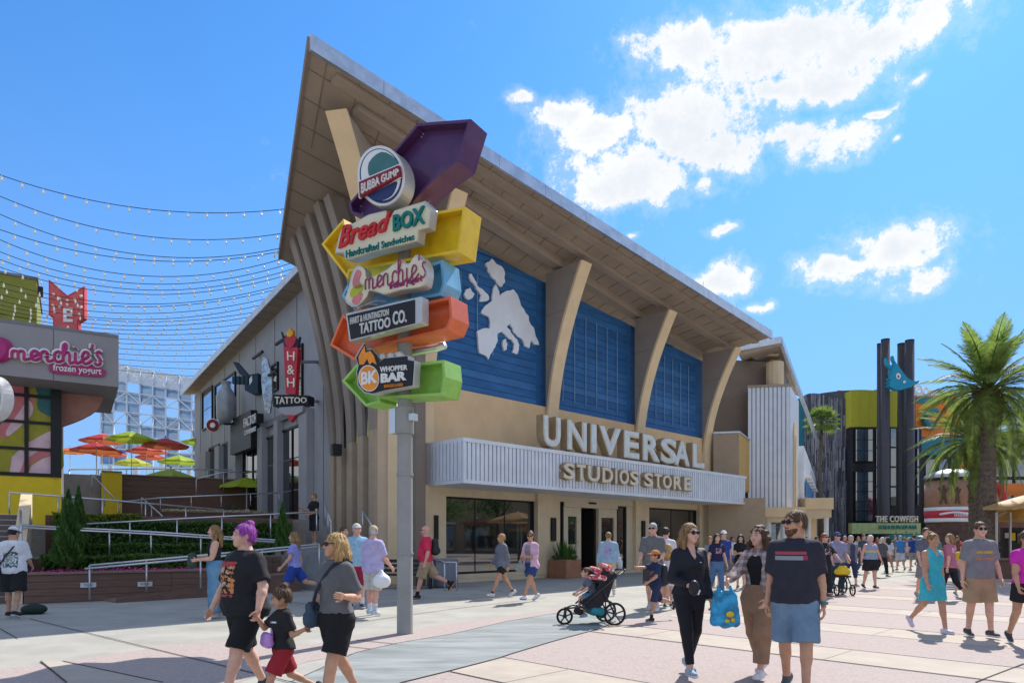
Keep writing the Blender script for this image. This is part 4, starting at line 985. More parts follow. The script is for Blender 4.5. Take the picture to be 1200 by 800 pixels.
# brick stair by the wing
bst = thing('stairs', 'short red brick stairs beside the fluted tan legs', 'stairs', tuple(at(392, 690, 24)))
m_brick = mat('red_brick_step', (.26, .075, .055), .85, var=.2, scale=12, bump=.1)
bx = Pl(at(372, 632, 22.5).xy, Vector((.9, .1)).normalized()); a1 = bx.a(404)
for k in range(9):
    mb = MB(); bx.box(mb, 0, a1, 0, .17 * (k + 1), -.3 * (k + 1) - 2, -.3 * k); mb.build('step', m_brick, bst)
# umbrellas
def canopy_umbrella(name, label, c, r, h, col, floor, group, mname, n=8, drop=.42, pole_r=.03):
    t = thing(name, label, 'umbrella', (c.x, c.y, floor), group)
    m = leafm(mname, col, .10, 3, .35); ph = random.uniform(0, .7)
    mb = MB(); mb.tube([Vector((c.x, c.y, floor)), Vector((c.x, c.y, c.z + .08))], pole_r, 8); mb.build('pole', m_wht, t, True)
    for k in range(n):
        a0, a1 = ph + 2 * math.pi * k / n, ph + 2 * math.pi * (k + 1) / n; am = (a0 + a1) / 2
        mb = MB(); R_ = []
        for i in range(6):
            f = i / 5; row = []
            for a, g_ in ((a0, 0), (a0 + (a1 - a0) * .25, .06), (am, .085), (a0 + (a1 - a0) * .75, .06), (a1, 0)):
                rr = r * f * (math.cos((a1 - a0) / 2) / math.cos(a - am)) * (1 - g_ * .6 * f)
                row.append((c.x + math.cos(a) * rr, c.y + math.sin(a) * rr, c.z - drop * (.75 * f + .25 * f * f) * h - g_ * f * .6 * r * .3))
            R_.append(row)
        vs = [p for r_ in R_ for p in r_]; fs = [(i * 5 + j, i * 5 + j + 1, (i + 1) * 5 + j + 1, (i + 1) * 5 + j) for i in range(5) for j in range(4)]
        # valance flap gives the cloth its edge
        b = len(vs); vs += [(x, y, z - .10) for x, y, z in R_[-1]]; fs += [(25 + j, 25 + j + 1, b + j + 1, b + j) for j in range(4)]
        mb.add(vs, fs); mb.build('panel', m, t, True)
        mb = MB(); mb.tube([Vector((c.x, c.y, c.z - .1)), Vector(R_[-1][0]) + Vector((0, 0, -.03))], .012, 4); mb.build('rib', m_wht, t)
    mb = MB(); mb.ball((c.x, c.y, c.z + .08), .06, 8, 5); mb.build('finial', m, t, True)
    return t
LIME, RED, ORG = (.40, .52, .03), (.55, .035, .04), (.70, .16, .05)
UM = [(154, 505, 27, LIME, 'lime umbrella on the upper terrace, biggest of those by the glass roof'), (239, 510, 24, LIME, 'lime umbrella under the round disc sign'), (210, 533, 23, LIME, 'dull lime umbrella between the red ones and the wing'),
      (200, 549, 31, LIME, 'lime umbrella rising in front of the long plank wall'), (289, 559, 32, LIME, 'lime umbrella nearest to the grey wing'), (194, 513, 26, RED, 'dark red umbrella, highest and furthest right of the red ones'),
      (172, 521, 22, RED, 'red umbrella tucked left under the highest one'), (177, 530, 17, RED, 'small far red umbrella low behind the others'), (156, 536, 20, (.50, .50, .05), 'pale yellow green umbrella low beside the terrace rail'),
      (113, 518, 27, RED, 'bright red umbrella left of the big lime one'), (120, 508, 24, RED, 'red umbrella peeking up behind the bright red one'), (128, 526, 18, RED, 'far red umbrella below the bright red one'),
      (82, 524, 16, ORG, 'orange umbrella at the corner of the yogurt shop'), (250, 545, 21, (.30, .36, .03), 'shaded lime umbrella behind the terrace rail by the wing')]  # last one: darker lime, its shade put into the cloth colour
for u, v, hw, c_, lab in UM:
    Y = 1.4 * F / hw; p = at(u, v, Y); canopy_umbrella('patio_umbrella', lab, p, 1.4, 1.15, c_, 4.6 if v < 548 else 2.28, 'patio umbrellas on the terraces', 'umbrella_%s' % str(c_[:2]))
# tables and chairs as simple furniture on the terraces
m_chair = mat('dark_furniture', (.06, .06, .065), .5)
def table(label, p):
    t = thing('patio_table', label, 'table', tuple(p), 'patio tables'); mb = MB(); mb.lathe(p, [(.45, .72), (.45, .75)], 14); mb.build('top', m_steel, t); mb = MB(); mb.lathe(p, [(.2, 0), (.04, .04), (.04, .72)], 8); mb.build('stem', m_chair, t)
def chair(label, p, rz):
    t = thing('patio_chair', label, 'chair', tuple(p), 'patio chairs'); c, s = math.cos(rz), math.sin(rz)
    for nm, q, dm in (('seat', (0, 0, .45), (.44, .44, .04)), ('backrest', (0, -.21, .72), (.44, .04, .42))):
        mb = MB(); mb.box((p.x + q[0] * c - q[1] * s, p.y + q[0] * s + q[1] * c, p.z + q[2]), dm, rz); mb.build(nm, m_chair, t)
    for ax in (-.19, .19):
        for ay in (-.19, .19): mb = MB(); mb.box((p.x + ax * c - ay * s, p.y + ax * s + ay * c, p.z + .215), (.035, .035, .43), rz); mb.build('leg', m_steel, t)
for u, Y, z, nm in ((154, 41, 4.6, 'the big lime umbrella by the glass roof'), (194, 43, 4.6, 'the highest dark red umbrella'), (239, 46, 4.6, 'the lime umbrella below the round disc sign'), (113, 41, 4.6, 'the bright red umbrella on the left'),
                    (210, 48, 4.6, 'the dull lime umbrella near the wing'), (289, 34, 2.28, 'the lime umbrella nearest to the wing'), (200, 35, 2.28, 'the lime umbrella before the plank wall')):
    p = at(u, 632, Y); p.z = z; table('steel patio table under ' + nm, p)
    for k in range(3):
        a = random.uniform(0, 6.28); chair('dark patio chair under ' + nm, p + Vector((math.cos(a) * .85, math.sin(a) * .85, 0)), a + R(90))
# ------------------------------------------------------------------ yogurt shop
MPl = Pl(at(139, 632, 24).xy, TD)
m_gpan = mat('grey_fascia_panel', (.30, .28, .285), .6, .1, var=.05, scale=1, stain=.12)
m_magenta = mat('magenta_sign', (.42, .03, .17), .4)
shop = thing('yogurt_shop', "grey fronted yogurt shop with yellow base and swirl mural at the left edge", 'shop', tuple(MPl.P(-4, 0, 0)))
zt, zb = MPl.q(139, 396)[1], MPl.q(139, 453.5)[1]
mb = MB(); MPl.box(mb, -9.5, 0, zb, zt, -6, -.05); mb.build('fascia_box', m_gpan, shop)
for i in range(5):
    mb = MB(); MPl.box(mb, -9.5 + i * 1.9 + .01, -9.5 + (i + 1) * 1.9 - .01, zb + .003, zt - .003, -.048, 0); mb.build('fascia_panel', m_gpan, shop)
mb = MB(); MPl.box(mb, -9.5, .0, zt, zt + .1, -6, .02); mb.build('parapet_cap', m_grey_d, shop)
script(MPl, "menchie's", [(14, 404), (120, 402), (120, 428), (14, 420)], .16, .055, 'sign_lettering', m_magenta, shop)
script(MPl, "menchie's", [(14, 404), (120, 402), (120, 428), (14, 420)], .08, .11, 'sign_rim', m_ivory, shop)
quad_text(MPl, 'frozen yogurt', [(62, 426), (119, 431), (119, 441), (62, 436)], .14, .06, 'sign_lettering', m_ivory, shop, offset=.02)
mb = MB(); MPl.pix(mb, blob([(60, 427), (90, 427), (121, 432), (120, 441), (90, 439), (61, 436)]), .02, .09); mb.build('sign_rim', m_magenta, shop)
mb = MB(); mb.prism([MPl.W(-9 + 16 * math.cos(k * math.pi / 12), 408 + 15 * math.sin(k * math.pi / 12), .2) for k in range(24)], (.1, .2, 0)); mb.build('round_badge', m_magenta, shop)
O = -1.7
ar_ = MPl.a(72, O); zwin, zy = MPl.q(40, 558, O)[1], 2.3
mb = MB(); MPl.box(mb, -9.5, ar_, 2.0, zwin, O - .4, O); mb.build('base_wall', m_yellow, shop)
mb = MB(); MPl.box(mb, ar_ - .32, ar_, zwin, zb, O - .3, O + .1); mb.build('corner_post', m_black, shop)
mb = MB(); MPl.box(mb, -9.5, ar_ - .33, zwin + .01, zb, O - .12, O - .06); mb.build('glass_wall', m_glass, shop)
mb = MB(); MPl.box(mb, ar_ - .02, ar_, 2.0, zb, O - 7, O - .41); mb.build('end_wall', m_grey_d, shop)
m_olive = mat('mural_olive', (.33, .30, .02), .4); m_lpink = mat('mural_light_pink', (.70, .48, .52), .4); m_pnk = mat('mural_pink', (.58, .17, .18), .4); m_teal_m = mat('mural_teal', (.03, .14, .14), .4)
def mur(pts, m, k): mb = MB(); MPl.pix(mb, pts, O - .058 + k * .006, O - .053 + k * .006); mb.build('mural_piece', m, shop)
mur([(-30, 446), (68, 449), (68, 557), (-30, 557)], m_teal_m, 0)
mur(blob([(-30, 520), (-10, 515), (12, 470), (3, 452), (15, 445), (36, 449), (44, 462), (45, 480), (66, 492), (68, 500), (68, 557), (-30, 557)], 4), m_olive, 1)
mur(blob([(8, 456), (22, 451), (36, 460), (40, 475), (28, 492), (12, 505), (6, 513), (-4, 508), (4, 492), (14, 476), (13, 465)], 4), m_pnk, 2)
mur(blob([(38, 474), (37, 486), (20, 503), (9, 511), (8, 503), (20, 486), (32, 470)], 4), m_lpink, 3)
mur([(68, 500), (52, 508), (30, 520), (14, 535), (11, 556), (24, 556), (28, 540), (42, 530), (68, 522)], m_lpink, 2)
mur([(68, 522), (45, 528), (28, 540), (22, 556), (30, 556), (36, 543), (50, 536), (68, 532)], m_pnk, 3)
mur([(68, 532), (50, 537), (37, 545), (32, 556), (68, 556)], m_lpink, 4)
for v in (464, 495, 526):
    z = MPl.q(40, v, O)[1]; mb = MB(); MPl.box(mb, -9.5, ar_ - .33, z - .05, z + .05, O - .02, O + .03); mb.build('mullion', m_black, shop)
for u in (31, -25):
    a = MPl.a(u, O); mb = MB(); MPl.box(mb, a - .06, a + .06, zwin, zb, O - .018, O + .036); mb.build('mullion', m_black, shop)
mb = MB(); MPl.box(mb, -9.5, ar_, zwin - .005, zwin + .12, O - .015, O + .045); mb.build('mullion', m_black, shop)
# curved pinkish canopy behind the corner
m_salm = mat('salmon_soffit', (.45, .22, .17), .6, stain=.1)
mb = MB(); vs = []
for i in range(9):
    t_ = i / 8; vs.append((MPl.P(-.4 - 2.3 * t_ ** 1.3, zb - .1 - 1.7 * t_ ** .7 * .9, -2.2), MPl.P(-.4 - 2.3 * t_ ** 1.3, zb + .02, -2.2), MPl.P(-.4 - 2.3 * t_ ** 1.3, zb + .02, -2.5), MPl.P(-.4 - 2.3 * t_ ** 1.3, zb - .1 - 1.7 * t_ ** .7 * .9, -2.5)))
mb.rings(vs); mb.build('curved_soffit', m_salm, shop)
p = MPl.W(-2, 465, .8)
t = thing('round_blade_sign', 'white rimmed round sign cut off by the left edge', 'sign', tuple(p)); BL = Pl(at(0, 632, 20).xy, Vector((.8, -.6)))
mb = MB(); mb.prism([at(-16 + 20 * math.cos(k * math.pi / 16), 466 + 27 * math.sin(k * math.pi / 16), 20) for k in range(32)], (.16, .22, 0)); mb.build('drum', m_ivory, t)
mb = MB(); mb.prism([at(-18 + 17 * math.cos(k * math.pi / 16), 466 + 24 * math.sin(k * math.pi / 16), 19.96) for k in range(32)], (.01, .03, 0)); mb.build('face', m_grey_d, t)
mb = MB(); mb.tube([at(-9, 466, 20.4), at(-40, 466, 21.5)], .06, 8); mb.build('arm', m_black, t)
# green building and red sign behind the shop
gb = thing('green_building', 'olive green panelled building rising behind the yogurt shop', 'building', tuple(at(10, 640, 33)))
m_green = mat('olive_panel', (.24, .25, .035), .6, var=.08, scale=1.5, stain=.1)
GP = Pl(at(43, 632, 33).xy, TD)
zt2 = GP.q(43, 328)[1]
mb = MB(); GP.box(mb, -9, 0, 2, zt2, -6, -.05); mb.build('wall', m_green, gb)
for i in range(6):
    for j in range(3):
        mb = MB(); z0_ = zt2 - 1.9 * (j + 1); GP.box(mb, -1.55 * (i + 1) + .012, -1.55 * i - .012, z0_ + .012, z0_ + 1.888, -.048, 0); mb.build('panel', m_green, gb)
mb = MB(); GP.box(mb, -9, .06, zt2, zt2 + .12, -6, .06); mb.build('cap', m_grey_d, gb)
mb = MB(); GP.box(mb, .02, .25, zt2 - .7, zt2 - .25, -.4, -.1); mb.build('flood_lamp', m_black, gb)
rs = thing('fishtail_sign', 'tall red fishtail sign with white letters and bulbs behind the yogurt shop', 'sign', tuple(at(78, 640, 31)))
RS = Pl(at(78, 632, 31).xy, Vector((.96, .28)))
def rsb(name, pts, m, o0, o1): mb = MB(); RS.pix(mb, pts, o0, o1); return mb.build(name, m, rs)
m_redl = mat('coral_red', (.62, .07, .07), .5, var=.08)
rsb('blade', [(57, 327), (79, 346), (99, 335), (99, 372), (92, 376), (92, 400), (62, 400), (62, 372), (57, 369)], m_redl, -.3, .1)
rsb('trim', [(59, 331), (79, 349), (97, 339), (97, 371), (90, 375), (90, 400), (64, 400), (64, 371), (59, 368)], mat('coral_face', (.68, .12, .11), .5), .1, .13)
for ch, v in (('E', 369), ('A', 390)): quad_text(RS, ch, [(74, v - 9), (85, v - 8), (85, v + 8), (74, v + 8)], .20, .08, 'lettering', m_wht, rs, offset=.03)
mb = MB(); 
m_bulb = mat('bulb_glass', (.85, .78, .60), .25, var=.05)
for u, v in ((63, 345), (70, 350), (79, 357), (88, 351), (95, 347), (62, 358), (70, 360), (79, 352), (95, 360), (64, 366), (93, 368)):
    mb = MB(); mb.ball(RS.W(u, v, .17), .07, 6, 4); mb.build('bulb', m_bulb, rs, True)
# glass and steel lattice roof of the far walkway
lw_ = thing('glass_walkway', 'white steel and glass covered walkway roof far behind the terrace', 'building', tuple(at(185, 600, 78)))
m_lat = mat('white_steel', (.62, .66, .70), .4, .2); m_pale = glassy('pale_glass', (.16, .31, .46), .06, .6); m_pale2 = mat('white_roof_glass', (.66, .70, .73), .3)
LG = Pl(at(185, 632, 78).xy, Vector((.97, -.24)))
ua = np.linspace(118, 240, 9); rows = [428, 446, 458, 470, 482, 496, 510, 526, 545]
def lg(u, v, o=0): 
    k = (u - 140) / 95; return LG.W(u, v + 17 * k * (1 - (v - 428) / 160), o)
for i in range(8):
    for j in range(8):
        if (i * 5 + j * 3) % 7 in (3, 6) and j > 0: continue
        mb = MB(); o = -(1 - (j / 8)) * 7; o2 = -(1 - ((j + 1) / 8)) * 7
        q = [lg(ua[i] + .5, rows[j + 1] - .5, o2), lg(ua[i + 1] - .5, rows[j + 1] - .5, o2), lg(ua[i + 1] - .5, rows[j] + .5, o), lg(ua[i] + .5, rows[j] + .5, o)]
        mb.prism(q, (0, .05, 0)); mb.build('pane', m_pale2 if j == 0 else m_pale, lw_)
for i in range(9):
    for o in (0, -8): mb = MB(); mb.tube([lg(ua[i], rows[j], -(1 - j / 8) * 7 + .3 + o) for j in range(9)], .10, 6); mb.build('rib', m_lat, lw_)
for j in range(9):
    mb = MB(); mb.tube([lg(ua[i], rows[j], -(1 - j / 8) * 7 + .3) for i in range(9)], .09, 6); mb.build('purlin', m_lat, lw_)
for i in range(8):
    for j in range(0, 8, 2):
        mb = MB(); k = i % 2; mb.tube([lg(ua[i + k], rows[j], -(1 - j / 8) * 7 + .5), lg(ua[i + 1 - k], rows[j + 1], -(1 - (j + 1) / 8) * 7 + .5)], .08, 5); mb.build('brace', m_lat, lw_)
for u in (130, 160, 190, 222):
    p = LG.W(u, 545, -1); mb = MB(); mb.tube([Vector((p.x, p.y, 0)), p + Vector((0, 0, .5))], .3, 8); mb.build('column', m_lat, lw_)
# ------------------------------------------------------------------ string lights
m_wire = mat('black_wire', (.02, .02, .02), .6)
ST = [(205, 247, 350, 243, 25.5), (230, 279, 350, 270, 26), (251, 301, 349, 286, 26.5), (269, 306, 346, 291, 27), (281, 324, 341, 300, 27.5), (295, 333, 348, 306, 28.5), (304, 340, 352, 312, 30), (313, 345, 350, 318, 30.3),
      (330, 356, 346, 329, 30.8), (337, 359, 343, 334, 31.2), (345, 367, 335, 344, 32), (352, 374, 327, 352, 33), (357, 377, 318, 362, 34), (362, 382, 312, 368, 34.5), (367, 387, 304, 377, 35.5), (372, 392, 298, 385, 36.5),
      (378, 398, 290, 393, 37.5), (383, 403, 284, 400, 38.5), (388, 409, 276, 408, 39.5), (393, 415, 270, 415, 40.5), (398, 421, 262, 423, 41.5), (403, 427, 254, 432, 43), (408, 433, 246, 441, 44.5)]
ORD = ['highest', 'second highest', 'third highest', 'fourth highest', 'fifth highest', 'sixth highest', 'seventh highest', 'eighth highest']
for k_, (v0, vm, uR, vR, YR) in enumerate(ST):
    um = .55 * uR
    A = np.array([[0, 0, 1], [um * um, um, 1], [uR * uR, uR, 1]], float); co = np.linalg.solve(A, np.array([v0, vm, vR], float))
    us = np.linspace(-90, uR, 60); P = [at(u, float(np.polyval(co, u)), YR * (.86 + .14 * (u + 90) / (uR + 90))) for u in us]
    t = thing('string_lights', (ORD[k_] + ' string of bulbs sagging across the terrace sky') if k_ < 8 else 'one of the many low strings of bulbs crowding above the glass roof', 'string lights', tuple(P[-1]), 'strings of bulbs over the terrace')
    mb = MB(); mb.tube(P[::2] + [P[-1]], .014, 4, False); mb.build('wire', m_wire, t)
    L = np.cumsum([0] + [(b - a).length for a, b in zip(P, P[1:])]); mb = MB(); d_ = .3
    while d_ < L[-1]:
        i = int(np.searchsorted(L, d_)) - 1; f_ = (d_ - L[i]) / (L[i + 1] - L[i]); p = P[i].lerp(P[i + 1], f_)
        mb.lathe(p - Vector((0, 0, .20)), [(.005, 0), (.042, .04), (.042, .08), (.022, .12), (.022, .19)], 6); d_ += .62 + random.uniform(-.04, .04)
    mb.build('bulbs', m_bulb, t, kind='stuff')
# ------------------------------------------------------------------ right background: restaurant block
m_tealb = mat('teal_wall', (.03, .20, .25), .6, var=.08, stain=.15)
m_orgb = mat('orange_wall', (.70, .20, .035), .6, var=.08, stain=.12)
m_ylg = mat('yellow_green_panel', (.42, .40, .03), .6, var=.05, stain=.08)
m_fac = mat('black_facade', (.022, .022, .025), .4, var=.2)
m_slat = [mat('slate_strip_%s' % n, c, .8, var=.2, scale=2) for n, c in (('a', (.16, .155, .17)), ('b', (.09, .088, .10)), ('c', (.25, .245, .27)))]
m_colm = mat('charcoal_column', (.075, .068, .072), .5, .2, var=.1)
m_fish = mat('fish_blue', (.01, .26, .40), .35, var=.06)
def hbox(mb, u0, u1, v0, v1, Y, dep):
    p = [at(u0, v1, Y), at(u1, v1, Y), at(u1, v1, Y) + Vector((0, dep, 0)), at(u0, v1, Y) + Vector((0, dep, 0))]
    zt = at(0, v0, Y).z
    return mb.hexa(p + [Vector((q.x, q.y, zt)) for q in p])
VB = 632 + CH * F / 66     # photo row of the ground at 66 m
cow = thing('restaurant', 'dark glazed restaurant with slate clad drum, yellow band and THE COWFISH lettering', 'restaurant', tuple(at(1030, VB, 66)))
def cb(name, u0, u1, v0, v1, Y, dep, m): mb = MB(); hbox(mb, u0, u1, v0, v1, Y, dep); return mb.build(name, m, cow)
cb('facade', 997, 1080, 500, VB, 66, 12, m_fac)
for u0, u1 in ((997, 1008), (1008.2, 1019), (1019.2, 1031), (1031.2, 1043), (1043.2, 1056)): cb('yellow_panel', u0, u1, 457.5, 500, 65.9, 6, m_ylg)
mb = MB(); mb.hexa([at(930, 655, 70), at(1000, 655, 70), at(1000, 655, 80), at(930, 655, 80), at(930, 468, 70), at(983, 458, 70), at(983, 458, 80), at(930, 468, 80)]); mb.build('teal_block', m_tealb, cow)
mb = MB(); mb.hexa([at(981, 470, 69.8), at(999, 470, 69.8), at(999, 470, 78), at(981, 470, 78), at(981, 457, 69.8), at(999, 458, 69.8), at(999, 458, 78), at(981, 457, 78)]); mb.build('orange_block', m_orgb, cow)
# drum clad with slate strips
dc = at(985, 632, 71); rad = 4.3
mb = MB(); mb.lathe((dc.x, dc.y, 0), [(rad - .15, 0), (rad - .15, 16.2)], 40); mb.build('drum', m_slat[1], cow)
strips = [MB(), MB(), MB()]
for k in range(110):
    a0 = math.pi * (1.0 + k / 110) - .1; z = 0
    a1 = a0 + math.pi / 110 * .96
    top_ = 15.9 + .5 * math.sin(k * .1)
    while z < top_ - .1:
        h = random.uniform(.8, 3.2); z1 = min(z + h, top_); r = rad + random.uniform(-.1, .12); mbk = random.choice(strips)
        P = [(dc.x + q * math.cos(a), dc.y + q * math.sin(a)) for q, a in ((r, a0), (r, a1), (rad - .14, a1), (rad - .14, a0))]
        mbk.hexa([(x, y, z) for x, y in P] + [(x, y, z1 - .02) for x, y in P]); z = z1
for mbk, m in zip(strips, m_slat): mbk.build('slate_strips', m, cow, kind='stuff')
# window bays
m_gl2 = glassy('sky_glass', (.05, .08, .10), .03)
for v0, v1, nr in ((502, 541, 3), (552, 611, 5)):
    cb('window_frame', 1002, 1024, v0, v1, 65.75, .2, m_black)
    for i in range(2):
        for j in range(nr):
            h = (v1 - v0 - 1) / nr; cb('pane', 1003 + i * 10.2, 1012.4 + i * 10.2, v0 + .8 + j * h, v0 + j * h + h, 65.70, .03, m_gl2)
for u0, u1 in ((1044, 1050), (1027, 1029.5), (1075, 1077)):
    for v0 in (502, 525, 548, 571): cb('pane', u0, u1, v0, v0 + 21, 65.8, .1, m_gl2)
for u, w, v, Y in ((1030.3, 5, 404, 64.5), (1037.5, 9.5, 399, 63.5), (1056.5, 9, 404, 64.5), (1066, 10, 400, 63.5)):
    c = at(u, 632, Y); ht = at(u, v, Y).z; r = w / 2 / F * Y
    t = thing('column', 'tall charcoal column before the restaurant, ' + {1030.3: 'thinnest one on the left', 1037.5: 'beside the blue fish head\'s horns', 1056.5: 'behind the blue fish head', 1066: 'rightmost of the four'}[u], 'column', (c.x, c.y, 0), 'charcoal columns before the restaurant')
    mb = MB(); mb.lathe((c.x, c.y, 0), [(r * 1.02, 0), (r, .4), (r, ht)], 20); mb.build('shaft', m_colm, t, True)
    mb = MB(); mb.lathe((c.x, c.y, ht), [(r * 1.01, 0), (r * 1.01, .12)], 20); mb.build('cap', m_black, t)
FY = 62.2; FPl = Pl(at(1055, 632, FY).xy, Vector((1, 0)))
def c7(pts): return [(980 + x / 7.27, 390 + y / 7.27) for x, y in pts]
fh = thing('fish_head_sign', 'big blue fish head emblem with horns fixed between the charcoal columns', 'sign', tuple(at(1055, 455, FY)))
def fb(name, pts, m, o0, o1, sm=3): mb = MB(); FPl.pix(mb, blob(c7(pts), sm), o0, o1); return mb.build(name, m, fh, bev=.05)
fb('head', [(468, 330), (490, 285), (505, 250), (535, 285), (580, 345), (615, 385), (655, 405), (705, 402), (700, 425), (678, 440), (655, 445), (640, 462), (590, 472), (545, 485), (500, 478), (460, 455), (440, 445), (462, 432), (445, 415), (468, 405), (450, 385), (475, 370)], m_fish, -.5, .1)
fb('horn', [(420, 215), (432, 218), (442, 255), (470, 275), (492, 288), (480, 312), (448, 292), (424, 262)], m_fish, -.3, .0)
fb('horn', [(478, 192), (490, 200), (500, 235), (516, 262), (505, 275), (486, 250), (474, 220)], m_fish, -.3, .0)
fb('ear', [(452, 322), (470, 328), (485, 345), (470, 352), (455, 340)], m_fish, -.3, .0)
fb('eye', [(530, 340), (548, 352), (551, 372), (540, 392), (526, 394), (513, 380), (511, 360), (518, 345)], m_ivory, .1, .16)
fb('pupil', [(530, 358), (538, 370), (532, 382), (524, 370)], m_black, .16, .2)
fb('nostril', [(570, 412), (585, 405), (596, 412), (590, 425), (574, 427)], m_ivory, .1, .15)
SG = Pl(at(1040, 632, 63).xy, Vector((1, 0)))
sb = thing('restaurant_board', 'pale green board under cream THE COWFISH letters', 'sign', tuple(at(1038, 626, 63)))
m_pg = mat('pale_green_board', (.42, .50, .22), .5); m_tl = mat('teal_letters', (.02, .25, .27), .5)
mb = MB(); SG.pix(mb, [(998, 612.5), (1079, 612.5), (1079, 625), (998, 625)], -.6, 0); mb.build('board', m_pg, sb)
quad_text(SG, 'SUSHI·BURGER·BAR', [(1030, 615), (1075, 615), (1075, 619.5), (1030, 619.5)], .1, .08, 'lettering', m_tl, sb, offset=.0)
quad_text(SG, 'THE COWFISH', [(1027, 604), (1076, 604), (1076, 611.5), (1027, 611.5)], .1, .2, 'lettering', m_cream_p, sb, offset=.008, space=1.12)
cin = thing('cinema_sign', 'white Cinemark lettering with a round emblem above the orange wall', 'sign', tuple(at(1090, 460, 66)))
CQ = Pl(at(1090, 632, 66).xy, Vector((1, 0)))
quad_text(CQ, 'Cinemark', [(1082, 453), (1118, 456), (1118, 463), (1082, 463)], .1, .3, 'lettering', m_wht, cin, offset=.02)
mb = MB(); mb.tube([CQ.W(1076 + 4.2 * math.cos(k * math.pi / 10), 457.5 + 5.5 * math.sin(k * math.pi / 10), .1) for k in range(21)], .1, 6); mb.build('ring', m_wht, cin)
quad_text(CQ, 'C', [(1074, 454.5), (1078.5, 454.5), (1078.5, 461), (1074, 461)], .1, .2, 'lettering', m_wht, cin, offset=.03)
cine = thing('cinema', 'orange and teal cinema block behind the palms', 'building', tuple(at(1130, 650, 69)))
def cn2(name, u0, u1, v0, v1, Y, dep, m): mb = MB(); hbox(mb, u0, u1, v0, v1, Y, dep); return mb.build(name, m, cine)
cn2('orange_wall', 1073, 1128, 463, 512, 68, 10, m_orgb); cn2('teal_band', 1073, 1150, 512.5, 533, 67.9, 10, m_tealb); cn2('dark_base', 1078, 1290, 533.5, 655, 68.2, 14, m_fac)
cn2('teal_band', 1074, 1100, 465, 472, 67.9, .2, m_tealb)
cn2('grey_wall', 1128.5, 1330, 505, 533, 69, 10, m_finside)
mb = MB(); mb.tube([CQ.W(1092 + 8 * math.cos(R(a)), 490 + 9 * math.sin(R(a)), -1.6) for a in range(60, 330, 15)], .35, 8); mb.build('swirl', m_tealb, cine)
cn2('orange_balcony', 1160, 1330, 566, 581, 64, 3, m_orgb); cn2('balcony_rail', 1160, 1330, 580.5, 600, 63, 3, glassy('rail_glass', (.06, .08, .10), .05))
cn2('brick_base', 1150, 1330, 600.5, 655, 62.5, 4, mat('dark_brick', (.16, .075, .055), .8, var=.2, scale=3))
for u in range(1085, 1300, 15):
    for v in (538, 562, 586): cn2('pane', u, u + 11, v, v + 20, 68.1, .05, m_gl2)
for u in range(1165, 1320, 11): cn2('rail_post', u, u + .8, 580, 600, 62.9, .08, m_black)
# round kiosk with figures and red wave band
ck = at(1115, 632, 50); rk = 27.5 / F * 50; kz = lambda v: at(0, v, 48.4).z
kio = thing('round_kiosk', 'round kiosk with brown figure frieze and red and white wave band', 'kiosk', (ck.x, ck.y, 0))
m_brz = mat('tan_frieze', (.36, .20, .13), .7, var=.15, scale=2); m_rw = mat('kiosk_red', (.50, .03, .05), .5); m_brd = mat('brown_figure', (.10, .06, .045), .7)
mb = MB(); mb.lathe((ck.x, ck.y, 0), [(rk * .96, 0), (rk * .96, kz(611))], 40); mb.build('base', mat('kiosk_base', (.10, .06, .05), .8, var=.3), kio)
for nm, v0, v1, m, k in (('band', 611, 606, m_white, 1.0), ('red_band', 606, 597.5, m_rw, 1.01), ('white_band', 597.5, 593, m_white, 1.01), ('frieze', 593, 561, m_brz, 1.0), ('cornice', 561, 558, m_fac, 1.04)):
    mb = MB(); mb.lathe((ck.x, ck.y, kz(v0) + .005), [(rk * k, 0), (rk * k, kz(v1) - kz(v0) - .01)], 40); mb.build(nm, m, kio, True)
mb = MB(); mb.lathe((ck.x, ck.y, kz(558)), [(rk * 1.05, 0), (rk * .98, .25), (rk * .4, .62), (.1, .7)], 40); mb.build('roof', m_metal, kio, True)
def on_drum(u, v, r): 
    k = (u - 1115) / 27.5; k = max(-.98, min(.98, k)); a = math.asin(k); return Vector((ck.x + math.sin(a) * r, ck.y - math.cos(a) * r, kz(v)))
for cu, s in ((1094, 1), (1105, .9), (1118.5, 1.1), (1132, 1.05)):
    b = [( -2.5, 590), (-1, 578), (-3.2, 571), (-2.5, 569.5), (-.8, 573), (-.8, 570), (-1, 567.5), (.9, 567.5), (.8, 570), (.9, 573), (3.2, 570), (3.5, 571.5), (1.2, 578), (2.6, 590), (1.4, 590), (0, 581), (-1.4, 590)]
    mb = MB(); q = [on_drum(cu + x * s, 590 - (590 - v) * s, rk * 1.004) for x, v in b]; mb.prism(q, (0, -.08, 0)); mb.build('figure', m_brd, kio)
mb = MB(); mb.tube([on_drum(1092 + k * 2.3, 602 - 2.2 * math.sin(k * .31), rk * 1.02) for k in range(20)], .08, 6); mb.build('wave', m_white, kio, True)
for k in range(9): mb = MB(); mb.tube([on_drum(1103 + k * 1.5, 599.5, rk * 1.02), on_drum(1103 + k * 1.5, 605, rk * 1.02)], .03, 4); mb.build('wave_bar', m_white, kio)
ng = thing('red_frame', 'red steel hoops rising behind the round kiosk', 'frame', tuple(at(1135, 560, 55)))
for k in range(5):
    a = at(1118 + k * 6, 553, 55); b = at(1124 + k * 5, 540 - (k % 2) * 5, 55); c = at(1133 + k * 3, 553, 55); mb = MB(); mb.tube([a, b, c], .14, 6); mb.build('hoop', m_rw, ng)
for k in range(3):
    mb = MB(); mb.tube([at(1166 + 12 * math.sin(a) - k * 1.3, 588 - 30 * math.cos(a) * .9 + 6, 55 + k * .4) for a in np.linspace(.0, 1.5, 9)], .22, 6); mb.build('hoop', m_rw, ng)
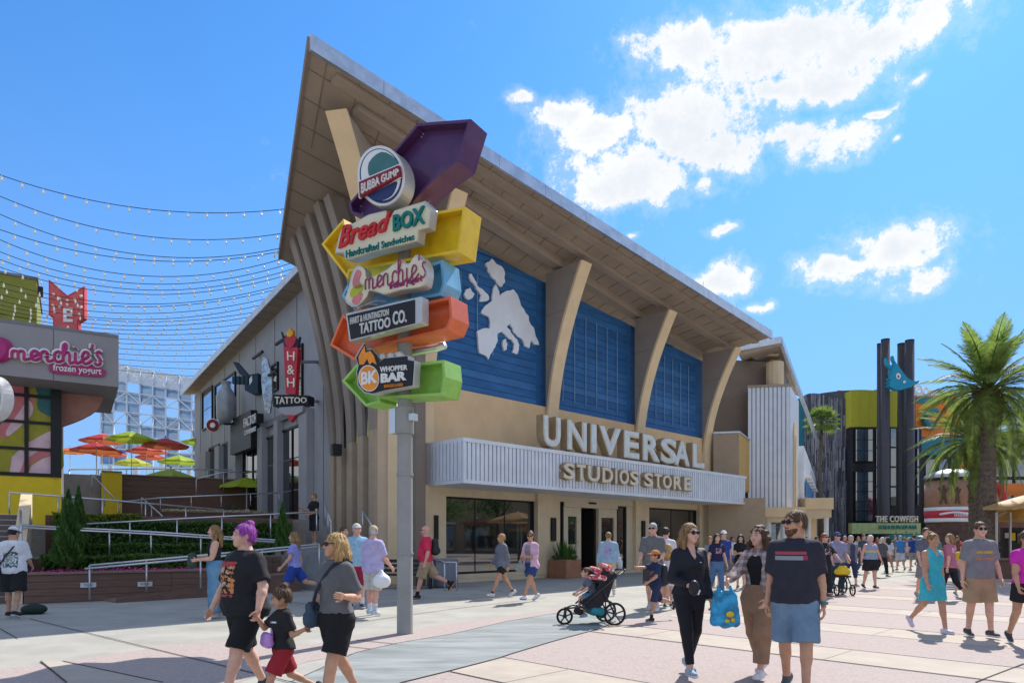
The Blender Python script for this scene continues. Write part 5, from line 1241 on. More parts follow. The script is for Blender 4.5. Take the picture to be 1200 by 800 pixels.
# teal cafe parasols in the crowd
for k, (u, Y) in enumerate(((1062, 56), (1074, 58), (1050, 60))):
    canopy_umbrella('cafe_umbrella', ['teal parasol above the far crowd, middle one', 'teal parasol above the far crowd, right one', 'teal parasol above the far crowd, left one'][k], at(u, 624.5, Y), 1.3, 1.0, (.02, .22, .24), 0, 'teal parasols', 'umbrella_teal')
# kiosk with two tan parasols at the right edge
kk = thing('snack_kiosk', 'dark snack kiosk with brown counter under tan parasols', 'kiosk', tuple(at(1190, 632, 27).xy.to_3d()))
def kb(name, u0, u1, v0, v1, Y, dep, m): mb = MB(); hbox(mb, u0, u1, v0, v1, Y, dep); return mb.build(name, m, kk)
gv = 632 + CH * F / 27
kb('counter', 1166, 1250, 656, gv, 27, 1.5, m_plank); kb('counter_top', 1164, 1252, 654.4, 656, 26.9, 1.7, m_cap); kb('back_wall', 1176, 1260, 618, 655, 30, .2, m_fac)
for u in (1168, 1184, 1202, 1226): kb('post', u, u + 1.4, 600, 655, 27.2, .08, m_steel)
for k in range(7): kb('poster', 1178 + k * 7, 1183 + k * 7, 624, 630 + (k % 3) * 3, 29.95, .03, [m_lg, m_yellow, m_gl2][k % 3])
mt = None
canopy_umbrella('market_umbrella', 'upper tan parasol over the kiosk at the right edge', at(1226, 574, 27), 2.25, 1.2, (.58, .36, .17), 0, 'tan parasols', 'umbrella_tan', drop=.55)
canopy_umbrella('market_umbrella', 'lower tan parasol over the kiosk at the right edge', at(1208, 592, 29), 1.75, 1.1, (.52, .28, .12), 0, 'tan parasols', 'umbrella_tan2', drop=.5)
# ------------------------------------------------------------------ palms
m_frond = leafm('palm_frond', (.17, .23, .06), .5, 2.5, .5)
m_trunk = mat('palm_trunk', (.13, .10, .075), .9, var=.35, scale=9, bump=.5, bscale=24)
m_boot = mat('palm_boot', (.16, .13, .04), .9, var=.4, scale=8)
def frond_mesh(L, droop, seed, dens=64, ll=.62):
    r = random.Random(seed); mb = MB(); P = []
    for i in range(11):
        t = i / 10; P.append(Vector((L * (t - .12 * droop * t * t), 0, L * (.10 * t - droop * .42 * t ** 2.3))))
    mb.tube(P, [.035 * (1 - t / 11) + .005 for t in range(11)], 4)
    for k in range(dens):
        t = .12 + .88 * k / dens; i = min(9, int(t * 10)); c = P[i].lerp(P[i + 1], t * 10 - i); d = (P[i + 1] - P[i]).normalized()
        w = ll * (math.sin(math.pi * min(1, t * .9 + .12)) ** .6) * r.uniform(.8, 1.1)
        for s in (-1, 1):
            v = (d * .75 + Vector((0, s * .85, .25 - .5 * t * droop + r.uniform(-.2, .15)))).normalized(); q = c + v * w; q.z -= w * w * .25
            n = d * (.013 + .009 * w); md = c.lerp(q, .45) + Vector((0, 0, .03))
            mb.add([c - n, md - n * 1.3, q, md + n * 1.3, c + n], [(0, 1, 4), (1, 3, 4), (1, 2, 3)])
    return mb
def palm(label, base, top, L, n, seed, r0=.34, low=.0):
    t = thing('palm_tree', label, 'palm', tuple(base), 'date palms'); r = random.Random(seed)
    mb = MB(); prof = []; N = 60
    for i in range(N + 1):
        z = i / N; prof.append(((r0 * (1.12 - .22 * z) * (1.0 + (.05 if i % 2 else -.04))), z * (top - .5)))
    mb.lathe(base, prof, 14); mb.build('trunk', m_trunk, t)
    mb = MB(); 
    for k in range(150):
        a = k * 2.4; z = top - 1.7 + 1.5 * k / 150; rr = r0 * (.95 + .35 * (k / 150)); c = base + Vector((math.cos(a) * rr, math.sin(a) * rr, z)); o = Vector((math.cos(a), math.sin(a), .8)) * .22
        s = Vector((-math.sin(a), math.cos(a), 0)) * .07; mb.hexa([c - s, c + s, c + s * .6 - o * .3, c - s * .6 - o * .3, c - s + o, c + s + o, c + s * .6 + o * .9 + Vector((0, 0, .05)), c - s * .6 + o * .9 + Vector((0, 0, .05))])
    mb.build('boots', m_boot, t, kind='stuff')
    protos = []
    for k in range(5):
        o = frond_mesh(L * (.92 + .05 * k), .5 + .35 * k, seed + k).build('frond', m_frond); protos.append(o.data); bpy.data.objects.remove(o)
    for k in range(n):
        f = (k + .5) / n; el = R(82) - R(82 + 38 + low) * f ** .85 + r.uniform(-.08, .08); az_ = k * 2.39996 + r.uniform(-.2, .2)
        o = bpy.data.objects.new('frond', protos[min(4, int(f * 5))]); COL.objects.link(o); o.parent = t
        o.location = (math.cos(az_) * .15, math.sin(az_) * .15, top - .35 * f); o.rotation_euler = (r.uniform(-.25, .25), -el, az_); s = r.uniform(.85, 1.1) * (.8 + .2 * math.sin(math.pi * min(1, f + .25))); o.scale = (s, s, s)
    return t
pb = at(1158, 632, 28); palm('tallest date palm by the right edge, nearest to the camera', Vector((pb.x, pb.y, 0)), at(0, 452, 28).z, 3.25, 60, 3, r0=.29)
pb = at(1143, 632, 34); palm('lower date palm whose crown hangs behind the tallest palm trunk', Vector((pb.x, pb.y, 0)), at(0, 512, 34).z, 3.4, 66, 11, r0=.29)
pb = at(1215, 632, 40); palm('date palm mostly beyond the right edge of the view', Vector((pb.x, pb.y, 0)), at(0, 505, 40).z, 3.2, 46, 23, r0=.30)
# fan palm by the slate drum
fbp = at(963, 632, 60); fp_ = thing('fan_palm', 'small fan palm in front of the slate drum', 'palm', (fbp.x, fbp.y, 0)); zt_ = at(0, 493, 60).z
mb = MB(); mb.tube([Vector((fbp.x, fbp.y, 0)), Vector((fbp.x - .2, fbp.y, zt_ * .5)), Vector((fbp.x, fbp.y, zt_))], [.22, .17, .16], 8); mb.build('trunk', m_trunk, fp_, True)
for k in range(30):
    a = k * 2.4; el = R(75 - 115 * k / 30); d = Vector((math.cos(a) * math.cos(el), math.sin(a) * math.cos(el), math.sin(el))); c = Vector((fbp.x, fbp.y, zt_)); h = c + d * .75
    x = d.cross(Vector((0, 0, 1))).normalized(); y = x.cross(d); mb = MB(); mb.tube([c, h], .03, 4)
    for j in range(13):
        b = R(-80 + 160 * j / 12); v = d * math.cos(b) + x * math.sin(b); q = h + v * .95 - Vector((0, 0, .18)); n = (x * math.cos(b) - d * math.sin(b)) * .06; mdp = h.lerp(q, .6) + y * .03
        mb.add([h, mdp - n, q, mdp + n], [(0, 1, 2, 3)])
    mb.build('leaf', m_frond if k % 3 else m_leaf2, fp_)
# ------------------------------------------------------------------ small plaza furniture
tc_ = at(518.5, 632, 22.4); tz = thing('litter_bin', 'round grey litter bin by the store window', 'bin', (tc_.x, tc_.y, 0))
m_bin = mat('bin_grey', (.17, .175, .19), .6, var=.1, bump=.1); rb = 18 / F * 22.4
mb = MB(); mb.lathe((tc_.x, tc_.y, 0), [(rb * .96, .02), (rb, .08), (rb, .86)], 28); mb.build('body', m_bin, tz, True)
mb = MB(); mb.lathe((tc_.x, tc_.y, .862), [(rb * 1.03, 0), (rb * 1.03, .05), (rb * .6, .07)], 28); mb.build('lid', m_grey_d, tz)
rail('short steel handrail beside the litter bin', [(507, 652, 21.5), (521, 658.5, 20.8), (535, 658.5, 20.6)], .95, 2)
pb_ = FR.W(662, 632, .75); pl_t = thing('planter', 'square rust brown planter with grassy plants by the store doors', 'planter', (pb_.x, pb_.y, 0))
m_rust = mat('rust_planter', (.36, .16, .085), .7, var=.12, stain=.2)
mb = MB(); mb.box((pb_.x, pb_.y, .38), (.95, .95, .76), R(45)); mb.build('box', m_rust, pl_t, bev=.02)
mb = MB()
for k in range(110):
    a = random.uniform(0, 6.28); r_ = random.uniform(0, .35); b = Vector((pb_.x + math.cos(a) * r_, pb_.y + math.sin(a) * r_, .74)); o = Vector((math.cos(a) * random.uniform(.05, .35), math.sin(a) * random.uniform(.05, .35), random.uniform(.4, .85))); s = Vector((-math.sin(a), math.cos(a), 0)) * .022
    mb.add([b - s, b + o * .6 - s, b + o, b + o * .6 + s, b + s], [(0, 1, 3, 4), (1, 2, 3)])
mb.build('grass_blades', m_leaf2, pl_t, kind='stuff')
mb = MB(); leafcards(mb, [Vector((pb_.x + random.uniform(-.5, .5), pb_.y + random.uniform(-.5, .5), .74 + random.uniform(0, .16))) for _ in range(500)], .05); mb.build('trailing_leaves', m_leaf, pl_t, kind='stuff')
bn = thing('bench', 'low black slatted bench behind the sign post', 'bench', tuple(G(462, 688)))
b0, b1 = G(436, 690), G(508, 690)
for k in range(4):
    mb = MB(); o = Vector((0, .13 * k, 0)); mb.hexa([b0 + o + Vector((0, 0, .42)), b1 + o + Vector((0, 0, .42)), b1 + o + Vector((0, .1, .42)), b0 + o + Vector((0, .1, .42)), b0 + o + Vector((0, 0, .47)), b1 + o + Vector((0, 0, .47)), b1 + o + Vector((0, .1, .47)), b0 + o + Vector((0, .1, .47))]); mb.build('slat', m_fac, bn)
for k in range(3):
    mb = MB(); o = Vector((0, .52, .12 + .15 * k + .4)); mb.hexa([b0 + o, b1 + o, b1 + o + Vector((0, .04, 0)), b0 + o + Vector((0, .04, 0)), b0 + o + Vector((0, .03, .1)), b1 + o + Vector((0, .03, .1)), b1 + o + Vector((0, .07, .1)), b0 + o + Vector((0, .07, .1))]); mb.build('slat', m_fac, bn)
for f in (.06, .5, .94):
    mb = MB(); p = b0.lerp(b1, f); mb.box(p + Vector((0, .25, .21)), (.06, .5, .42)); mb.build('leg', m_fac, bn)
bg_ = G(40, 719); t = thing('dropped_bag', 'dark green cap shaped bag lying on the ground beside the man in white', 'bag', tuple(bg_))
mb = MB(); mb.ball(bg_ + Vector((0, 0, .10)), (.26, .18, .12), 14, 8); mb.build('body', mat('dark_green_cloth', (.02, .035, .028), .8), t, True)
mb = MB(); mb.ball(bg_ + Vector((-.2, -.1, .03)), (.16, .12, .03), 12, 6); mb.build('flap', m_fac, t, True)

# ------------------------------------------------------------------ trees and a block across the plaza, off to the right, mirrored in the shop windows
def broad_tree(label, x, y, h, r, seed):
    rr = random.Random(seed); t = thing('shade_tree', label, 'tree', (x, y, 0), 'shade trees across the plaza'); b = Vector((x, y, 0)); m_b = mat('bark', (.09, .06, .04), .9)
    mb = MB(); mb.tube([b, b + Vector((.1, 0, h * .4)), b + Vector((0, .1, h * .75))], [.22, .16, .06], 8); mb.build('trunk', m_b, t, True)
    cl = [b + Vector((rr.gauss(0, r * .45), rr.gauss(0, r * .45), h * rr.uniform(.5, 1.0))) for _ in range(13)]
    for c in cl[:6]: mb = MB(); mb.tube([b + Vector((.1, 0, h * .4)), c], [.09, .02], 5); mb.build('limb', m_b, t)
    mb = MB(); leafcards(mb, [c + Vector((rr.gauss(0, 1), rr.gauss(0, 1), rr.gauss(0, .7))) * r * .27 for c in cl for _ in range(190)], .17); mb.build('crown', m_leaf, t, kind='stuff')
for k, (x, y, h, r) in enumerate(((31, 30, 6.5, 2.6), (30, 20.5, 7, 2.8), (38, 25, 8, 3.2), (29, 13, 6.5, 2.6), (36, 16, 8.5, 3), (34, 8, 7, 2.8), (44, 33, 8, 3))):
    broad_tree('leafy shade tree across the plaza beyond the right edge of the view', x, y, h, r, 40 + k)
bb = thing('shop_block', 'low brown shop block across the plaza beyond the right edge', 'building', (54, 20, 0))
mb = MB(); mb.box((54, 20, 3.6), (8, 60, 7.2)); mb.build('wall', m_umber, bb)
for k in range(12):
    mb = MB(); mb.box((49.9, -5 + k * 4.6, 1.7), (.2, 3.4, 2.8)); mb.build('shop_window', m_glass, bb); mb = MB(); mb.box((49.6, -5 + k * 4.6, 3.4), (.8, 3.8, .15)); mb.build('awning', [m_red, m_tealb, m_cream_p][k % 3], bb)
# ------------------------------------------------------------------ people: smooth bodies from a distance field, meshed with surface nets
def snets(fn, lo, hi, h):
    lo = np.array(lo, np.float32); n = np.maximum(((np.array(hi) - lo) / h).astype(int) + 2, 4)
    ax = [lo[i] + h * np.arange(n[i], dtype=np.float32) for i in range(3)]
    X, Y, Z = np.meshgrid(*ax, indexing='ij'); P = np.stack([X.ravel(), Y.ravel(), Z.ravel()], 1)
    d = fn(P).reshape(n).astype(np.float32)
    for s in (d[0], d[-1], d[:, 0], d[:, -1], d[:, :, 0], d[:, :, -1]): np.maximum(s, h * .5, out=s)
    ins = d < 0
    c = np.zeros(n - 1, int)
    for i in (0, 1):
        for j in (0, 1):
            for k in (0, 1): c += ins[i:n[0] - 1 + i, j:n[1] - 1 + j, k:n[2] - 1 + k]
    act = (c > 0) & (c < 8); idx = -np.ones(n - 1, int); I = np.argwhere(act); idx[act] = np.arange(len(I))
    acc = np.zeros((len(I), 3), np.float32); cnt = np.zeros(len(I), np.float32)
    cor = [(i, j, k) for i in (0, 1) for j in (0, 1) for k in (0, 1)]
    for a in cor:
        for b in cor:
            if a < b and sum(x != y for x, y in zip(a, b)) == 1:
                da = d[I[:, 0] + a[0], I[:, 1] + a[1], I[:, 2] + a[2]]; db = d[I[:, 0] + b[0], I[:, 1] + b[1], I[:, 2] + b[2]]
                m = (da < 0) != (db < 0); t = np.where(m, da / np.where(m, da - db, 1), 0)
                p = np.array(a, np.float32) + t[:, None] * (np.array(b, np.float32) - np.array(a, np.float32))
                acc += np.where(m[:, None], p, 0); cnt += m
    V = lo + h * (I + acc / np.maximum(cnt, 1)[:, None])
    Q = []
    for axis in range(3):
        o = [k for k in range(3) if k != axis]; sl0 = [slice(None)] * 3; sl1 = [slice(None)] * 3
        sl0[axis] = slice(0, -1); sl1[axis] = slice(1, None); a, b = ins[tuple(sl0)], ins[tuple(sl1)]; E = np.argwhere(a != b)
        E = E[(E[:, o[0]] > 0) & (E[:, o[1]] > 0) & (E[:, o[0]] < n[o[0]] - 1) & (E[:, o[1]] < n[o[1]] - 1)]
        u = np.zeros(3, int); v = np.zeros(3, int); u[o[0]] = 1; v[o[1]] = 1
        g = lambda q: idx[q[:, 0], q[:, 1], q[:, 2]]
        q = np.stack([g(E - u - v), g(E - v), g(E), g(E - u)], 1)
        fl = a[E[:, 0], E[:, 1], E[:, 2]]
        if axis == 1: fl = ~fl
        q[~fl] = q[~fl][:, ::-1]; Q.append(q)
    return V, np.concatenate(Q)
def cone(P, a, b, r1, r2):
    a = np.array(a, np.float32); ba = np.array(b, np.float32) - a; pa = P - a
    h = np.clip(pa @ ba / max(float(ba @ ba), 1e-9), 0, 1); q = pa - h[:, None] * ba
    return np.sqrt((q * q).sum(1)) - (r1 + (r2 - r1) * h)
def ell(P, c, r):
    q = (P - np.array(c, np.float32)) / np.array(r, np.float32); return (np.sqrt((q * q).sum(1)) - 1) * min(r)
def smin(a, b, k):
    h = np.clip(.5 + .5 * (b - a) / k, 0, 1); return b + (a - b) * h - k * h * (1 - h)
def smax(a, b, k): return -smin(-a, -b, k)
def wrink(P, s, ph=0):
    x, y, z = P[:, 0] * s + ph, P[:, 1] * s - ph, P[:, 2] * s
    return (np.sin(x * 1.7 + 1.3 * np.sin(z * 1.1 + ph) + .8 * z) * np.sin(y * 1.9 + z * .9) + .6 * np.sin(z * 2.1 + 2 * np.sin(x * 1.2 + y) + ph) + .4 * np.sin(3.7 * x + 2.3 * z + 3.1 * y))
def mesh_obj(name, parts, m, parent):
    V = np.concatenate([p[0] for p in parts]); k = 0; Fs = []
    for v, f in parts: Fs.append(f + k); k += len(v)
    Fq = np.concatenate(Fs); me = bpy.data.meshes.new(name)
    me.vertices.add(len(V)); me.vertices.foreach_set('co', V.astype(np.float32).ravel()); me.loops.add(Fq.size); me.loops.foreach_set('vertex_index', Fq.ravel().astype(np.int32))
    me.polygons.add(len(Fq)); me.polygons.foreach_set('loop_start', np.arange(0, Fq.size, 4, dtype=np.int32)); me.polygons.foreach_set('loop_total', np.full(len(Fq), 4, np.int32)); me.polygons.foreach_set('use_smooth', np.ones(len(Fq), bool))
    me.update(calc_edges=True); me.validate(); me.materials.append(m); o = bpy.data.objects.new(name, me); COL.objects.link(o); o.parent = parent; return o
SKINS = {'fair': (.62, .36, .26), 'tan': (.50, .27, .17), 'olive': (.40, .22, .14), 'pink': (.64, .34, .26), 'dark': (.20, .10, .06)}
def skin(k):
    n = 'skin_' + k
    if n in MATS: return MATS[n]
    m = mat(n, SKINS[k], .5, var=.10, scale=14, bump=.06, bscale=160, spec=.4); b = m.node_tree.nodes['Principled BSDF']
    b.inputs['Subsurface Weight'].default_value = .12; b.inputs['Subsurface Radius'].default_value = (.012, .005, .003); return m
def cloth(col, prints=(), key=None, rough=.85, weave=True):
    """fabric with fine weave; prints: (x0,x1,z0,z1,colour,front/back) flat print in the wearer's own frame"""
    if isinstance(col, str): col = hexc(col)
    n = key or 'fabric_%02d%02d%02d_%d' % (*[int(c * 99) for c in col], len(prints))
    if n in MATS: return MATS[n]
    m = mat(n, col, rough, var=.14, scale=6, bump=.15, bscale=220, spec=.25)
    if prints:
        t = NT(m.node_tree); b = t.n['Principled BSDF']; c = b.inputs['Base Color'].links[0].from_socket
        co = t('ShaderNodeTexCoord').outputs['Object']; nz = t('ShaderNodeTexNoise', {'Vector': co, 'Scale': 28.0, 'Detail': 2.0}); x = t('ShaderNodeSeparateXYZ', {0: co}).outputs
        for (x0, x1, z0, z1, pc, sd, frag) in prints:
            f = t.m('MULTIPLY', t.m('MULTIPLY', t.m('GREATER_THAN', x[0], x0), t.m('LESS_THAN', x[0], x1)), t.m('MULTIPLY', t.m('GREATER_THAN', x[2], z0), t.m('LESS_THAN', x[2], z1)))
            if sd: f = t.m('MULTIPLY', f, t.m('LESS_THAN', t.m('MULTIPLY', x[1], float(sd)), 0.02))
            if frag: f = t.m('MULTIPLY', f, t.ramp(nz.outputs[0], frag, frag + .03))
            c = t.mix(f, c, hexc(pc) if isinstance(pc, str) else pc)
        t.set(b.inputs['Base Color'], c)
    return m
def plaid(n, a, b_, s=26):
    m = mat(n, a, .85, var=.1, bump=.15, bscale=200, spec=.2); t = NT(m.node_tree); b = t.n['Principled BSDF']; x = t('ShaderNodeSeparateXYZ', {0: t('ShaderNodeTexCoord').outputs['Object']}).outputs
    f = t.m('MULTIPLY', t.m('ADD', t.m('GREATER_THAN', t.m('SINE', t.m('MULTIPLY', x[0], s * 3.0)), .2), t.m('GREATER_THAN', t.m('SINE', t.m('MULTIPLY', x[2], s * 3.0)), .2)), .5)
    t.set(b.inputs['Base Color'], t.mix(f, a, b_)); return m
HAIRC = {'brown': (.10, .05, .025), 'dark': (.025, .017, .012), 'blond': (.45, .27, .10), 'dblond': (.26, .15, .06), 'grey': (.42, .41, .40), 'white': (.65, .63, .60), 'red': (.28, .07, .02), 'purple': (.32, .05, .36), 'ginger': (.30, .13, .04)}
def hairm(k):
    return mat('hair_' + k, HAIRC[k], .5, var=.55, scale=16, bump=.6, bscale=70, stretch=(3, 3, .35), spec=.35)
TORM = [(.78, .10, .075, 0), (.84, .150, .105, .005), (.92, .168, .118, .008), (1.0, .158, .108, .002), (1.08, .150, .104, -.004), (1.20, .160, .110, -.006), (1.31, .178, .120, -.008), (1.39, .178, .110, -.002), (1.445, .150, .085, .006), (1.485, .085, .062, .010), (1.53, .055, .055, .006)]
TORF = [(.78, .11, .08, 0), (.84, .160, .112, .012), (.92, .176, .125, .014), (1.0, .150, .108, .004), (1.08, .128, .096, -.004), (1.18, .138, .104, -.010), (1.29, .152, .128, -.022), (1.37, .150, .112, -.010), (1.43, .128, .080, .002), (1.475, .072, .055, .006), (1.53, .046, .048, .002)]
def person(label, pos, H, yaw, sex='m', g=1.0, belly=0.0, legs=(22, 6, -16, 22), armL=(-14, 8, 18, 0), armR=(14, 8, 22, 0), head=(0, 0), lean=0, sk='fair',
           top=None, topm=None, sleeve=.62, loose=.018, hem=.88, neck='crew', bot='pants', botm=None, leg=1.0, botloose=.014, waist=1.04, hair=('short', 'brown'), cap=None, glasses=False, beard=None,
           shoe=(.5, .5, .5), sole=(.7, .7, .7), sock=None, hs=1.0, res=.02, curl=(.5, .5), over=None, group=None, z0=0, tuck=False, pose_drop=True, strap=None):
    s = H / 1.75; x, y = pos; t = thing('person', label, 'person', (x, y, z0), group); t.rotation_euler = (0, 0, R(yaw)); WL.pop(t.name, None)
    fem = sex == 'f'; T_ = np.array(TORF if fem else TORM)
    ln = R(lean); hz = .92
    def tp(p):      # torso lean about the hips
        x_, y_, z_ = p; z_ -= hz; return np.array((x_, y_ * math.cos(ln) - z_ * math.sin(ln), y_ * math.sin(ln) + z_ * math.cos(ln) + hz))
    def dirs(fl, out, side): return np.array((side * math.sin(out), -math.cos(out) * math.sin(fl), -math.cos(out) * math.cos(fl)))
    J = {}
    hx = .088 if not fem else .092
    hx *= (.5 + .5 * g)
    for side, (fl, kn) in ((1, legs[0:2]), (-1, legs[2:4])):       # +x is the wearer's left
        hp = np.array((side * hx, 0, hz)); ab = R(2.0 if not fem else .5)
        k = hp + dirs(R(fl), ab, side) * .425; a = k + dirs(R(fl - kn), ab * .3, side) * .42
        pitch = max(0, -(fl - kn)) * .85 - max(0, (fl - kn)) * .35; pr = R(pitch)
        fd = np.array((side * .12, -math.cos(pr), -math.sin(pr))); fd /= np.linalg.norm(fd); up = np.array((0, -math.sin(pr), math.cos(pr)))
        heel = a - up * .055 - fd * .045; toe = a - up * .068 + fd * .165
        J[side] = dict(hp=hp, k=k, a=a, fd=fd, up=up, heel=heel, toe=toe)
    low = min(min(J[q]['heel'][2], J[q]['toe'][2]) for q in (1, -1)) - .028
    dz = -low if pose_drop is True else ((.46 / s) - .80 if pose_drop == 'seat' else 0)
    sw = (.166 if not fem else .148) * (.6 + .4 * g); arms = {}
    for side, A in ((1, armL), (-1, armR)):
        sh = tp((side * sw, .004, 1.402)); 
        if len(A) == 4:
            f, o, e, inw = [R(q) for q in A]; d = dirs(f, o, side); el = sh + d * .295
            d2 = np.array((side * math.sin(o) * (1 - math.sin(e)) - side * math.sin(inw) * math.sin(e), -math.sin(f + e) * math.cos(inw), -math.cos(f + e))); d2 /= np.linalg.norm(d2)
        else:       # reach a point (wearer's frame, metres) with the elbow low and outward
            tg = np.array(A) / s - np.array((0, 0, dz)); v = tg - sh; L = min(np.linalg.norm(v), .54); v /= np.linalg.norm(v); c = (.295 ** 2 + L * L - .25 ** 2) / (2 * L); hgt = math.sqrt(max(0, .295 ** 2 - c * c))
            po = np.array((side * .5, .5, -.8)); po -= v * (po @ v); po /= np.linalg.norm(po); el = sh + v * c + po * hgt; d2 = (sh + v * L) - el; d2 /= np.linalg.norm(d2)
        arms[side] = dict(sh=sh, el=el, wr=el + d2 * .25, d=d2)
    nb = tp((0, .012, 1.45)); hc = tp((0, -.015, 1.638)); hy_, hp_ = R(head[0]), R(head[1])
    hM = np.array((Matrix.Rotation(hy_, 3, 'Z') @ Matrix.Rotation(hp_, 3, 'X')))        # head frame -> body frame, head faces -y
    L2 = lambda P: ((P - np.array((0, 0, dz * s), np.float32)) / s)                      # metres -> 1.75 m frame
    toH = lambda Q: ((Q - hc) @ hM) / hs
    cl, sl_ = math.cos(ln), math.sin(ln)
    def tor(Q, inf=0, z_lo=.78, z_hi=1.53, k=.02, gx=g):
        yy, zz = Q[:, 1], Q[:, 2] - hz; y2 = yy * cl + zz * sl_; z2 = -yy * sl_ + zz * cl + hz
        wx = np.interp(z2, T_[:, 0], T_[:, 1]) * (gx if gx < 1 else 1 + (gx - 1) * .95) + inf; wy = np.interp(z2, T_[:, 0], T_[:, 2]) * (.35 + .65 * gx) + inf; cy = np.interp(z2, T_[:, 0], T_[:, 3])
        bl = belly * np.exp(-((z2 - 1.09) / .13) ** 2); wy = wy + bl * .6; cy = cy - bl * .5
        q = np.sqrt((Q[:, 0] / wx) ** 2 + ((y2 - cy) / wy) ** 2); d = (q - 1) * np.minimum(wx, wy)
        return smax(smax(d, z2 - z_hi, k), z_lo - z2, k)
    lg = (.55 + .45 * g)
    def legf(Q, d, inf=0.0, feet=True):
        for q in (1, -1):
            j = J[q]; d = smin(d, cone(Q, j['hp'] + (0, .0, -.02), j['k'], .087 * lg + inf, .056 * lg + inf), .05)
            cm = j['k'] * .62 + j['a'] * .38 + np.array((0, .014, 0)); d = smin(d, cone(Q, j['k'], j['a'], .052 * lg + inf, .034 * lg + inf), .02); d = smin(d, cone(Q, j['k'] * .85 + j['a'] * .15 + np.array((0, .01, 0)), cm, .046 * lg, .048 * lg), .03)
            if feet: d = smin(d, cone(Q, j['heel'] + j['up'] * .01, j['toe'] - j['fd'] * .03, .03, .024), .02); d = smin(d, cone(Q, j['a'], j['heel'] + j['up'] * .015, .033, .03), .015)
        return d
    def armf(Q, d, inf=0.0, fr=None):
        for q in (1, -1):
            a = arms[q]; d = smin(d, cone(Q, a['sh'], a['el'], .052 * lg, .040 * lg), .06); d = smin(d, cone(Q, a['el'], a['el'] * .7 + a['wr'] * .3, .038 * lg, .040 * lg), .02); d = smin(d, cone(Q, a['el'] * .7 + a['wr'] * .3, a['wr'] + a['d'] * .01, .040 * lg, .025 * (.7 + .3 * g)), .02)
        return d
    def headf(Q):
        h = toH(Q); h = np.stack([h[:, 0], -h[:, 1], h[:, 2]], 1)
        w = .94 if fem else 1.0
        d = ell(h, (0, -.012, .022), (.076 * w, .094, .092)); d = smin(d, ell(h, (0, .026, -.048), (.056 * w, .066, .064)), .03); d = smin(d, cone(h, (0, .066, -.092), (0, .066, -.093), .024, .024), .03)
        for q in (-1, 1):
            d = smin(d, cone(h, (q * .040, .058, -.028), (q * .040, .058, -.030), .026, .026), .03); d = smax(d, -cone(h, (q * .031, .104, .006), (q * .031, .1041, .006), .019, .019), .012)
            d = smin(d, ell(h, (q * .077 * w, -.004, -.006), (.010, .020, .030)), .008); d = smin(d, cone(h, (q * .012, .086, .024), (q * .045, .074, .022), .010, .010), .012)
        d = smin(d, cone(h, (0, .084, .010), (0, .108, -.024), .007, .012), .010); d = smin(d, cone(h, (-.013, .097, -.028), (.013, .097, -.028), .010, .010), .008)
        d = smin(d, cone(h, (-.016, .083, -.060), (.016, .083, -.060), .010, .010), .008)
        return d * hs
    def body(P):
        Q = L2(P); d = tor(Q, 0, .80); d = legf(Q, d, 0, True); d = armf(Q, d)
        d = smin(d, cone(Q, nb, hc + hM @ np.array((0, .02, -.06)), .060 if not fem else .050, .056 if not fem else .047), .035); d = smin(d, headf(Q), .018)
        return d * s
    allp = np.array([v for q in (1, -1) for v in (J[q]['k'], J[q]['a'], J[q]['toe'], J[q]['heel'], J[q]['hp'], arms[q]['sh'], arms[q]['el'], arms[q]['wr'])] + [hc])
    mg = .07 + .14 * max(0, g - .8)
    lo, hi = (allp.min(0) - (mg + .03, mg + .06 + belly, .05)), (allp.max(0) + (mg + .03, mg + .05, .15 * hs)); 
    S_ = lambda v: np.array(v) * s + np.array((0, 0, dz * s))
    B0, B1 = S_(lo), S_(hi)
    sm = skin(sk); bp = [snets(body, B0, B1, res)]
    if res < .02:                               # finer head
        hb = S_(hc); bp2 = snets(lambda P: np.maximum(smin(headf(L2(P)), cone(L2(P), nb, hc + hM @ np.array((0, .02, -.06)), .062 if not fem else .052, .058 if not fem else .049), .03) * s - .0015, hb[2] - .145 * s - P[:, 2]), hb - .16 * s * hs, hb + .17 * s * hs, .0055); bp.append(bp2)
    # hands: palm, four fingers of unequal length, thumb from the side
    hr = .0042 if res < .02 else (.0065 if res < .03 else .009)
    for q in (1, -1):
        a = arms[q]; d = a['d']; inn = np.array((-q, 0., 0.)); pn = inn - d * (inn @ d); pn /= max(np.linalg.norm(pn), 1e-6); sd_ = np.cross(d, pn) * q; sd_ /= np.linalg.norm(sd_)
        if sd_[1] > 0: sd_ = -sd_        # thumb side looks forward
        w0 = a['wr']; cu = curl[0] if q == 1 else curl[1]; k = 1.0 if not fem else .92
        segs = [(w0 - d * .01, w0 + d * .02, .024 * k, .024 * k)]
        for i, (o, L) in enumerate(((.027, .072), (.009, .080), (-.009, .075), (-.026, .058))):
            p = w0 + d * .088 * k + sd_ * o * k; segs.append((w0 + d * .02 + sd_ * o * .55, p, .0125 * k, .0105 * k)); b = cu * (.75 + .1 * i); dd = d
            for sg_, fr in enumerate((.45, .30, .25)):
                ang = b * (sg_ + 1) * .9; dd = d * math.cos(ang) + pn * math.sin(ang); p2 = p + dd * L * fr * k; segs.append((p, p2, (.0088 - .0008 * sg_) * k, (.0082 - .0008 * sg_) * k)); p = p2
        p = w0 + d * .03 + sd_ * .02; dd = d * .62 + sd_ * .62 + pn * .45; dd /= np.linalg.norm(dd); p2 = p + dd * .042; segs.append((p, p2, .0135 * k, .0105 * k)); dd = d * .85 + sd_ * .3 + pn * .5; dd /= np.linalg.norm(dd); segs.append((p2, p2 + dd * .034, .0098 * k, .008 * k))
        ctr = w0 + d * .09
